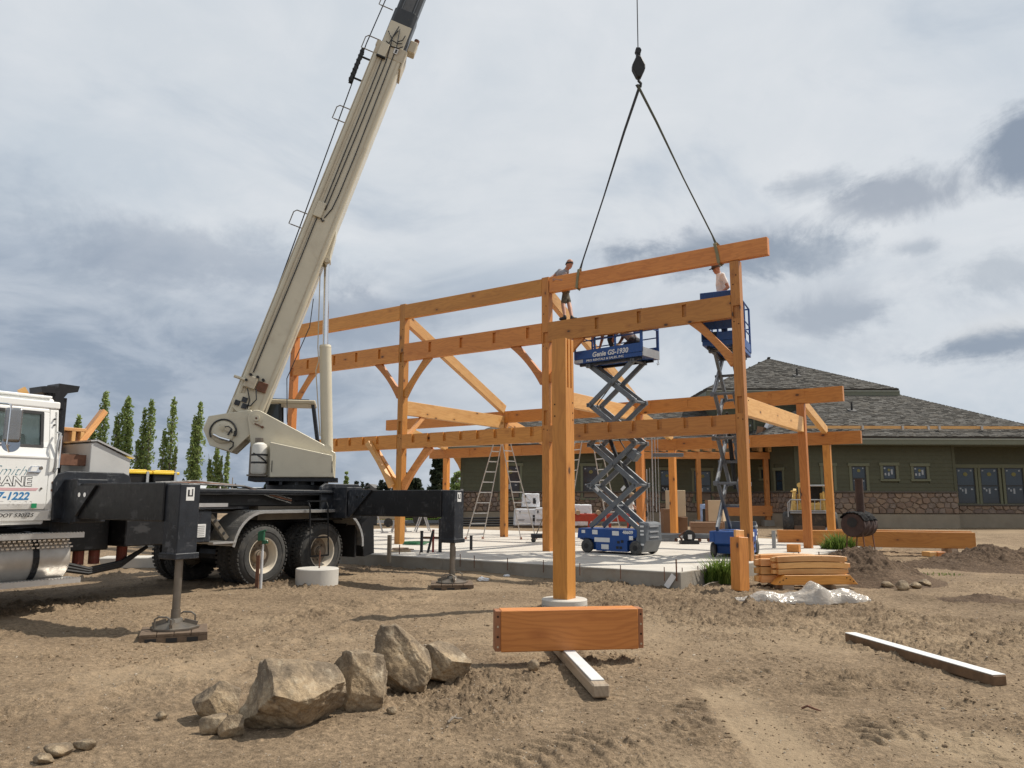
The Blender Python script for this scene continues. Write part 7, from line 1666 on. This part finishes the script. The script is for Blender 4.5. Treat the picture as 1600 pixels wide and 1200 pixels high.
# ================================================================== YELLOW LOADER SEEN FROM BEHIND
D = 28.0; gl = dep(1268, 838, D); gl[2] = .2
LAZ = math.atan2(gl[1], gl[0]); ld = thing('loader', 'old yellow loader parked by the house seen from behind the right posts', 'loader', tuple(gl), LAZ-math.pi/2)
lf = np.array([math.cos(LAZ), math.sin(LAZ), 0]); lx_ = np.array([lf[1], -lf[0], 0])
def LD(px, py, y=0.): v = pl(px, py, gl, lf)-gl; return Vector((v@lx_, y, v[2]))
def ldb(x0, x1, y0, y1, d0, d1, m, nm, bev=.015):
    a, b_ = LD(x0, y0, d0), LD(x1, y1, d0); return MB().b2((a.x, d0, b_.z), (b_.x, d1, a.z)).build(nm, m, ld, bevel=bev)
ldb(1234, 1298, 800, 824, 0, 2.6, mat('dark_engine_bay', (.05, .04, .03), .8, var=.3, dirt=.4), 'body'); ldb(1241, 1290, 821, 834, -.1, 2.4, mat('brown_belly', (.13, .08, .05), .8, var=.2), 'belly')
ldb(1238, 1292, 786, 799, .2, 2.0, YELM, 'hood', .05)
for a, b_ in ((1225.5, 1239), (1293, 1309)):
    c_ = LD((a+b_)/2, 826, .2); r_ = .44; q = MB(); q.lathe([(.2, -.17), (.36, -.19), (r_-.03, -.16), (r_, -.1), (r_, .1), (r_-.03, .16), (.36, .19), (.2, .17)], Matrix(((0, 0, 1, c_.x), (1, 0, 0, .3), (0, 1, 0, r_), (0, 0, 0, 1))), 26); w_ = q.build('wheel', RUBBER, ld, smooth=True); MB().cyl((c_.x-.12, .3, r_), (c_.x+.12, .3, r_), .22, n=16).build('rim', YELM, w_)
for a, b_, t_, bt in ((1238.5, 1244, 769, 798), (1285, 1290, 768, 798), (1247, 1250.5, 757, 790), (1290.5, 1297.5, 757, 790)): ldb(a, b_, t_, bt, .1, .35, YELM, 'lift_post')
o = MB().bar(LD(1294, 762, .3), LD(1302, 822, .3), .12, .28, (0, 1, 0)).build('lift_arm', YELM, ld, bevel=.01); MB().bar(LD(1240, 766, .3)+Vector((0, 1.5, 0)), LD(1236, 812, .3), .12, .22, (0, 1, 0)).build('lift_arm', YELM, ld, bevel=.01)
ldb(1244.5, 1251, 772, 799, .36, .9, YELM, 'side_panel'); ldb(1281, 1291, 770, 799, .36, .9, YELM, 'side_panel'); ldb(1262, 1280, 776, 786, .9, 1.2, YELM, 'seat_box'); ldb(1251, 1256, 758, 776, .3, .5, YELM, 'canopy_post'); ldb(1235, 1245, 766.5, 769, .1, .4, YELM, 'post_cap'); ldb(1247, 1292, 757.5, 760, .2, 1.9, LGREY, 'canopy'); ldb(1254, 1287, 760, 784, .6, .7, DARK, 'seat_back')
ldb(1255, 1262, 806, 820, -.06, .0, YELM, 'rear_light_box'); ldb(1256.5, 1261, 812, 818, -.08, -.055, DARK, 'rear_plate')
q = MB()
for z_ in (781, 798.5, 801.5): a, b_ = LD(1235, z_, -.05), LD(1292, z_, -.05); q.cyl(a, b_, .022, n=8)
for px in (1234, 1246, 1255, 1264, 1273, 1282, 1291): a, b_ = LD(px, 781, -.05), LD(px, 799, -.05); q.cyl(a, b_, .014, n=6)
q.tube([LD(1235, 781, -.05), LD(1231, 786, -.05), LD(1232, 815, -.05)], .02); q.build('rear_guard', LGREY, ld)
for px, py in ((1249, 758), (1293, 766)): c_ = LD(px, py, .05); MB().cyl(c_, c_+Vector((0, -.08, 0)), .09, n=14).build('work_light', YELM, ld)
MB().tube([LD(1296, 820, .0), LD(1291, 828, -.1), LD(1287, 836, -.2)], .04).build('ram', LGREY, ld)

# ================================================================== NEAR SMALL THINGS BY THE TRUCK
g = (gz(455, 911, .09)+gz(528, 911, .09))/2; p2 = thing('concrete_pier', 'round pale concrete pier with a steel bar in front of the rear truck wheel', 'concrete pier', (g[0], g[1]+.15, .04))
MB().lathe([(0, -.2), (.355, -.2), (.36, .27), (.348, .285), (0, .285)], Matrix.Identity(4), 44).build('footing', mat('pale_concrete', (.50, .475, .43), .85, var=.08, scale=3, bump=.2, dirt=.12, dirtcol=(.4, .35, .28)), p2, smooth=True); MB().cyl((.03, 0, .28), (.035, 0, .58), .012, n=8).build('rebar', RUST, p2)
p3g = gz(215, 887); p3 = thing('concrete_block', 'pale concrete block lying on the dirt beyond the truck', 'concrete block', (p3g[0], p3g[1], 0), .2); q = MB(); q.xz([(-.62, 0), (-.72, .24), (.75, .24), (.60, 0)], -.3, .3); q.build('block', CONC, p3, bevel=.02)
g = gz(407, 923); yh = thing('yard_hydrant', 'white water standpipe with green valve head by the truck wheel', 'standpipe', (g[0], g[1], 0)); zt = zat(407, 838, g)
MB().cyl((0, 0, -.1), (-.0, 0, zt*.72), .022, n=12).cyl((0, 0, zt*.72), (.01, 0, zt-.08), .016, n=12).build('pipe', mat('white_pipe', (.66, .67, .68), .4, .3, var=.2), yh, smooth=True)
MB().box((-.03, 0, zt-.0), (.10, .08, .15)).box((.02, 0, zt-.09), (.06, .06, .07)).tube([(.05, 0, zt-.06), (.07, 0, zt-.08), (.075, 0, zt-.12)], .018).bar((-.06, -.03, zt+.07), (.06, -.03, zt+.1), .02, .03).build('valve_head', GREENP, yh, bevel=.01)
g2_ = gz(403, 923); rsx = thing('rusty_stake', 'rusty steel stake beside the white standpipe', 'stake', (g2_[0]-.03, g2_[1]+.02, 0)); MB().b2((-.025, -.02, -.1), (.025, .02, zat(404, 868, g2_))).build('stake', RUST, rsx)

# ================================================================== PLANTS
def leafmat(name, a, bcol):
    m, n, b = newmat(name); r_ = n.node('ShaderNodeNewGeometry').outputs['Random Per Island']; cc = n.mix(r_, a, bcol); n.link(cc, b.inputs['Base Color']); b.inputs['Roughness'].default_value = .6; b.inputs['Specular IOR Level'].default_value = .25
    tr = n.node('ShaderNodeBsdfTranslucent'); n.link(cc, tr.inputs[0]); mx = n.node('ShaderNodeMixShader'); mx.inputs[0].default_value = .42; n.link(b.outputs[0], mx.inputs[1]); n.link(tr.outputs[0], mx.inputs[2]); n.link(mx.outputs[0], n.n['Material Output'].inputs[0]); return m
LPOP = leafmat('poplar_leaf', (.15, .22, .068), (.33, .40, .145)); LJUN = leafmat('juniper_leaf', (.020, .032, .018), (.060, .075, .040)); LGRA = leafmat('grass_blade', (.06, .11, .018), (.17, .24, .05)); LDK = leafmat('dark_shrub_leaf', (.012, .022, .010), (.03, .05, .018)); LFAR = leafmat('far_conifer', (.022, .033, .024), (.05, .062, .045))
BARK = mat('bark', (.20, .17, .14), .9, var=.3, scale=12, bump=.4)
def leaves(pts, size, seed, up=.0):
    rs = np.random.RandomState(seed); N = len(pts); s = size*rs.uniform(.6, 1.35, N); a = rs.normal(size=(N, 3)); a[:, 2] += up; a /= np.linalg.norm(a, axis=1)[:, None]; t = rs.normal(size=(N, 3)); b_ = np.cross(a, t); b_ /= np.linalg.norm(b_, axis=1)[:, None]
    c_ = np.asarray(pts); A_ = a*s[:, None]; B_ = b_*s[:, None]*.62
    v = np.stack([c_-A_, c_+B_, c_+A_, c_-B_], 1).reshape(-1, 3); f = np.arange(4*N).reshape(-1, 4); return v, f
def meshvf(name, v, f, m, parent=None):
    me = bpy.data.meshes.new(name); me.from_pydata(v.tolist(), [], f.tolist()); me.materials.append(m); o = bpy.data.objects.new(name, me); COL.objects.link(o); o.parent = parent; return o
def poplar(label, px, pyt, D, wd, spires, seed, dens=1.0, bare=0.):
    p = dep(px, 776, D); h = zat(px, pyt, p)-.2; o = thing('poplar_tree', label, 'poplar tree', (p[0], p[1], .2), 0, 'row of poplars beyond the truck'); rs = np.random.RandomState(seed); ws_ = wd/F*D
    q = MB(); P__ = []
    for dx, top, base, rw in spires:
        x0 = dx*ws_; ht = h*top; q.tube([(x0*.15, 0, 0), (x0*.6, 0, ht*.25), (x0, 0, ht*.55), (x0*1.05, 0, ht*.97)], [.26, .18, .10, .02], 6)
        n_ = int(1900*dens*top*rw*2.2)
        z = ht*(base+(1-base)*rs.beta(1.05, 1.15, n_)); t = z/ht; env = 1.25*rw*ws_*np.clip(np.minimum((t-base+.12)/.3, 1.), .2, 1)*np.clip((1.02-t)/.5, 0.02, 1)**.5
        ph = rs.uniform(0, 6.28, n_); r_ = env*np.sqrt(rs.uniform(.05, 1, n_))*(1+.55*np.sin(ph*2+z*.9+dx*9)*np.sin(z*1.3+seed)); P__.append(np.stack([x0*(t**.5)+r_*np.cos(ph), r_*np.sin(ph), z+.2*rs.normal(size=n_)], 1))
        for k in range(14):
            zz = ht*rs.uniform(base, .85); a_ = rs.uniform(0, 6.28); rr_ = rw*ws_*.7; q.tube([(x0*(zz/ht)**.6, 0, zz), (x0+rr_*math.cos(a_), rr_*math.sin(a_), zz+1.5+rs.rand())], [.05, .015], 4)
    q.build('trunk', BARK, o); v, f = leaves(np.vstack(P__), .0022*D, seed, .8); tag(meshvf('crown', v, f, LPOP, o), kind='stuff')
poplar('short broad poplar at the left end of the row, behind the cab', 148, 612, 112, 26, [(.15, 1, .2, .34), (-.5, .72, .2, .28)], 1)
poplar('full poplar second from the left in the row', 185, 622, 112, 29, [(.12, 1, .12, .36), (-.38, .84, .12, .26), (.3, .8, .15, .25)], 2, 1.2)
poplar('poplar with a forked lower side, third from the left', 220, 626, 112, 31, [(.22, 1, .12, .27), (-.12, .92, .2, .17), (-.34, .62, .08, .22)], 3)
poplar('slim poplar with a bare right branch, fourth from the left', 258, 622, 112, 32, [(.12, 1, .1, .20), (-.25, .70, .08, .20), (.38, .55, .25, .11)], 4)
poplar('tall dense poplar beside the crane winch', 300, 628, 112, 28, [(.16, 1, .1, .25), (-.1, .86, .1, .25), (.0, .6, .03, .22)], 5, 1.1)
poplar('thin ragged poplar under the crane winch', 333, 696, 112, 22, [(.1, 1, .1, .20), (-.4, .78, .08, .18), (.45, .8, .1, .12)], 6, .8)
poplar('nearly bare thin poplar right of the ragged one', 351, 700, 112, 14, [(.1, 1, .3, .2), (-.4, .5, .1, .12)], 7, .4)
poplar('small poplar tip showing behind the cab timbers', 112, 652, 112, 14, [(0, 1, .1, .4)], 8)
def bush_tree(name, label, cat, px, pyt, D, wd, m, seed, n_=2600, kind='round', lsize=.0022, trunk=True, base_z=.2, group=None, low=.1):
    p = dep(px, 776, D); h = zat(px, pyt, p)-base_z; o = thing(name, label, cat, (p[0], p[1], base_z), 0, group); rs = np.random.RandomState(seed); R = wd/2/F*D
    C = []
    for k in range(60):
        t = rs.uniform(low, .96); ring = R*(math.sin(math.pi*min(1, (t-low*.5)*1.0))**.6 if kind == 'round' else (1.02-t)**.85); a_ = rs.uniform(0, 6.28); rr_ = ring*math.sqrt(rs.uniform(.1, 1))*.85; C.append((rr_*math.cos(a_), rr_*math.sin(a_), h*t, max(.20*R, R*rs.uniform(.22, .38)*(1 if kind == 'round' else (1.15-t)))))
    P__ = []
    for cx, cy, cz, cr in C:
        k = n_//len(C); d = rs.normal(size=(k, 3)); d /= np.linalg.norm(d, axis=1)[:, None]; P__.append(np.array([cx, cy, cz])+d*cr*rs.uniform(.4, 1.05, (k, 1))*np.array([1, 1, .8]))
    if trunk: q = MB(); q.tube([(0, 0, 0), (.05*R, 0, h*.4), (0, .05*R, h*.85)], [.05*R+.05, .035*R+.03, .02], 7); [q.tube([(0, 0, h*.25*(1+rs.rand())), (c_[0]*.8, c_[1]*.8, c_[2])], [.03*R+.01, .012], 4) for c_ in C[:14]]; q.build('trunk', BARK, o)
    v, f = leaves(np.vstack(P__), lsize*D, seed); tag(meshvf('crown', v, f, m, o), kind='stuff'); return o
bush_tree('juniper_tree', 'dark dense juniper tree seen between the left post and the house', 'juniper tree', 684, 706, 70, 46, LJUN, 21, 9000, 'cone', lsize=.0030, low=.0)
bush_tree('juniper_tree', 'small dark juniper behind the left timber post', 'juniper tree', 632, 738, 80, 28, LJUN, 22, 3000, lsize=.003, low=0); bush_tree('juniper_tree', 'low dark juniper left of the tall dense one', 'juniper tree', 650, 748, 75, 26, LJUN, 23, 3000, lsize=.003, low=0)
bush_tree('shrub_tree', 'light green tree at the corner of the house', 'tree', 714, 735, 62, 24, LPOP, 24, 1500, low=0); bush_tree('shrub_tree', 'green tree right of the crane turret', 'tree', 540, 735, 95, 15, LPOP, 25, 900, 'cone', low=.05)
for k, (px, pyt, w_, lab) in enumerate(((556, 752, 12, 'round dark tree far behind, left of the small roofs'), (574, 754, 12, 'round dark tree far behind between two roofs'), (596, 750, 18, 'bushy dark tree far behind, left of the outrigger bracket'), (606, 752, 10, 'small dark tree far behind by the outrigger bracket'))): bush_tree('far_tree', lab, 'tree', px, pyt, 150, w_, LFAR, 30+k, 700, low=0, trunk=True)
# far tree line and low hills: one mass
rs = np.random.RandomState(9); P__ = []; Q = MB()
for k in range(520):
    a_ = math.radians(rs.uniform(40, 150)); D_ = rs.uniform(380, 620); h_ = rs.uniform(5, 11)*(1.25 if rs.rand() < .25 else 1); c_ = (D_*math.cos(a_), D_*math.sin(a_)); n_ = 26; z = h_*rs.uniform(0, 1, n_); rr_ = (1.05-z/h_)*h_*.24*np.sqrt(rs.rand(n_)); ph = rs.uniform(0, 6.28, n_); P__.append(np.stack([c_[0]+rr_*np.cos(ph), c_[1]+rr_*np.sin(ph), z], 1))
v, f = leaves(np.vstack(P__), 1.5, 5); tag(meshvf('far_treeline', v, f, LFAR), kind='stuff')
hills = MB(); xs = np.linspace(-1700, 1700, 90); tops = 9+12*np.abs(fbm(xs*.002, xs*0+.3, 4, 61))*2
for i_ in range(89): hills._add([(xs[i_], 1500, -5), (xs[i_+1], 1500, -5), (xs[i_+1], 1560, tops[i_+1]), (xs[i_], 1560, tops[i_]), (xs[i_+1], 1900, -5), (xs[i_], 1900, -5)], [(0, 1, 2, 3), (3, 2, 4, 5)])
tag(hills.build('hills', mat('far_hill', (.055, .065, .06), .95, var=.2, scale=.02), smooth=True), kind='structure')
# far houses and trailers
def far_house(label, px0, px1, pyt, pyb, D, wallm, roofm, kind=0):
    a, b_ = dep(px0, 776, D), dep(px1, 776, D); w_ = b_[0]-a[0]; zt = zat((px0+px1)/2, pyt, a); o = thing('far_house', label, 'house', ((a[0]+b_[0])/2, a[1], 0), 0, 'small houses far beyond the slab'); hw_ = zt*.62
    MB().b2((-w_/2, 0, 0), (w_/2, 7, hw_)).build('wall', wallm, o)
    q = MB(); q.yz([(-.4, hw_), (3.5, zt), (7.4, hw_)], -w_/2-.4, w_/2+.4) if kind == 0 else q.xz([(-w_/2-.4, hw_), (0, zt), (w_/2+.4, hw_)], -.4, 7.4); q.build('roof', roofm, o)
    for x in (-.28, .2): MB().b2((x*w_, -.05, hw_*.35), (x*w_+w_*.12, .02, hw_*.75)).build('window', DARK, o)
LR = mat('pale_metal_roof', (.55, .56, .56), .5); DRF = mat('grey_roof', (.13, .125, .12), .9); BW = mat('brick_red_wall', (.22, .10, .07), .9); TW = mat('tan_wall', (.30, .22, .15), .9); WW = mat('white_wall', (.7, .69, .66), .8)
far_house('long low brick house with pale roof behind the outrigger', 303, 327, 757, 770, 135, BW, LR); far_house('long low dark house with a pale roof edge far left of the turret', 304, 322, 751, 760, 170, DRF, LR)
far_house('grey gabled house right of the crane turret', 562, 592, 756, 776, 150, TW, DRF, 1); far_house('low tan house touching the crane turret', 516, 534, 756, 776, 140, TW, BW); far_house('pale low shed left of the turret base', 366, 386, 763, 772, 150, WW, LR); far_house('small brown shed beside the pale one', 386, 396, 761, 772, 152, TW, LR); far_house('white trailer among the thin poplars', 350, 356, 763, 771, 150, WW, LR)
vh = thing('parked_van', 'pale parked van far beyond the truck tail', 'van', tuple(dep(547, 776, 140)), 0); vh.location.z = 0
MB().xz([(-2.4, .4), (-2.4, 1.0), (-1.6, 1.2), (-1.1, 2.0), (2.3, 2.0), (2.4, .4)], 0, 1.9).build('body', mat('pale_van_paint', (.6, .62, .64), .4), vh, bevel=.08); MB().b2((-1.0, -.03, 1.25), (2.0, 1.93, 1.75)).build('window', DGLASS, vh)
for x in (-1.5, 1.5): MB().cyl((x, -.05, .35), (x, .2, .35), .35, n=16).build('wheel', RUBBER, vh)
vh2 = thing('parked_truck', 'dark parked pickup truck behind the truck tail and sawhorses', 'pickup truck', tuple(dep(608, 812, 38)), .1); vh2.location.z = .2
MB().xz([(-2.3, .35), (-2.3, .85), (-.2, .9), (.2, 1.55), (1.3, 1.55), (1.6, .95), (2.4, .9), (2.4, .35)], 0, 1.8).build('body', mat('dark_car_paint', (.02, .02, .022), .3, coat=.5), vh2, bevel=.06)
for x in (-1.5, 1.5): MB().cyl((x, -.05, .36), (x, .2, .36), .36, n=16).build('wheel', RUBBER, vh2)
ft = thing('flatbed_cart', 'low wooden cart behind the orange sawhorses', 'cart', tuple(dep(590, 812, 36)), 0); ft.location.z = .2; MB().b2((-.9, 0, .35), (.9, .9, .65)).build('bed', mat('pale_cart', (.35, .3, .22), .8), ft, bevel=.02); MB().cyl((-.5, -.03, .2), (-.5, .1, .2), .2, n=14).build('wheel', RUBBER, ft); MB().cyl((.5, -.03, .2), (.5, .1, .2), .2, n=14).build('wheel', RUBBER, ft)
po = thing('utility_pole', 'thin utility pole standing before the far conifers', 'utility pole', tuple(dep(362, 776, 190)), 0); po.location.z = 0; MB().cyl((0, 0, 0), (0, 0, zat(362, 746, dep(362, 776, 190))), .16, .12, n=8).build('pole', mat('grey_pole', (.3, .27, .23), .9), po); MB().b2((-1, -.06, 4.6), (1, .06, 4.8)).build('crossarm', BARK, po)
po = thing('utility_pole', 'thin pole rising behind the outrigger beam left of the juniper', 'utility pole', tuple(dep(645.5, 776, 90)), 0); po.location.z = 0; MB().cyl((0, 0, 0), (0, 0, zat(645.5, 735, dep(645.5, 776, 90))), .05, .04, n=8).build('pole', LGREY, po)
# weeds and grass
def tuft(label, px, py, rx, ry, h, n_, seed, m=LGRA, z=None, wblade=.012, group='green weed clumps by the slab', name='weed_clump'):
    g = gz(px, py); rs = np.random.RandomState(seed); zz = float(gh(g[0], g[1])) if z is None else z; o = thing(name, label, 'weeds', (g[0], g[1], zz), 0, group); V_ = []; F_ = []
    for k in range(n_):
        a_ = rs.uniform(0, 6.28); r_ = math.sqrt(rs.rand()); x, y = rx*r_*math.cos(a_), ry*r_*math.sin(a_); hh = h*rs.uniform(.45, 1.1)*(1-.55*r_*r_); le = rs.uniform(.2, 1.1)*hh; b_ = rs.uniform(0, 6.28); dx, dy = math.cos(b_)*le, math.sin(b_)*le; c_ = b_+1.57; wx, wy = math.cos(c_)*wblade, math.sin(c_)*wblade; s = len(V_)
        V_ += [(x-wx, y-wy, -.02), (x+wx, y+wy, -.02), (x+dx*.4+wx*.9, y+dy*.4+wy*.9, hh*.6), (x+dx*.4-wx*.9, y+dy*.4-wy*.9, hh*.6), (x+dx, y+dy, hh)]; F_ += [(s, s+1, s+2, s+3), (s+3, s+2, s+4)]
    me = bpy.data.meshes.new('leaves'); me.from_pydata(V_, [], F_); me.materials.append(m); l = bpy.data.objects.new('leaves', me); COL.objects.link(l); l.parent = o; tag(l, kind='stuff'); return o
tuft('green weeds growing at the right side of the slab corner', 1128, 912, .34, .2, .50, 640, 3); tuft('bushy green weeds on the dirt mound by the stove legs', 1312, 874, .42, .35, .50, 620, 4, z=.22); tuft('small green weeds at the slab edge behind the timber stack', 1266, 878, .12, .1, .16, 60, 5); tuft('tiny green sprouts left of the far right mound', 1460, 880, .22, .15, .16, 60, 6); tuft('sparse sprouts on the dirt right of the near mound', 1465, 898, .5, .25, .07, 60, 7, wblade=.008)
tuft('dark shrubs along the foundation under the big windows', 1540, 822, 1.7, .3, .85, 900, 8, LDK, .2, .04, None, 'foundation_shrub').location.y = 36.2
o = tuft('strip of mown grass beyond the slab by the driveway', 675, 812, 5, 2.5, .25, 2600, 9, LGRA, .2, .05, None, 'grass_strip'); o.location = tuple(dep(660, 812, 50)); o.location.z = .2
tuft('small sprigs under the truck beside the concrete block', 178, 888, .2, .1, .08, 40, 10)

for k, (px, py, px2, py2, lab) in enumerate(((1252, 1104, 1283, 1108, 'dark dry twig on the dirt in the right foreground'), (700, 1128, 722, 1121, 'short dry twig on the dirt right of the boulders'), (1098, 921, 1128, 912, 'thin dry stick lying by the weeds at the slab corner'))):
    a, b_ = gz(px, py), gz(px2, py2); o = thing('twig', lab, 'twig', (a[0], a[1], float(gh(a[0], a[1]))), 0, 'dry twigs on the dirt'); d = Vector((b_[0]-a[0], b_[1]-a[1], .01))
    MB().tube([(0, 0, .01), d*.35+Vector((0, .015, .025)), d*.7+Vector((0, -.01, .012)), d], [.008, .009, .007, .004], 6).tube([d*.4+Vector((0, .01, .02)), d*.6+Vector((.0, .05, .03))], [.005, .002], 5).build('stick', BARK if k else RUST, o)
# lettering becomes plain mesh
dg = bpy.context.evaluated_depsgraph_get()
for o in [o for o in S.objects if o.type == 'FONT']:
    me = bpy.data.meshes.new_from_object(o.evaluated_get(dg)); nm = o.name.split('.')[0]
    n2 = bpy.data.objects.new(nm, me); COL.objects.link(n2); n2.parent = o.parent; n2.matrix_basis = o.matrix_basis.copy(); bpy.data.objects.remove(o)
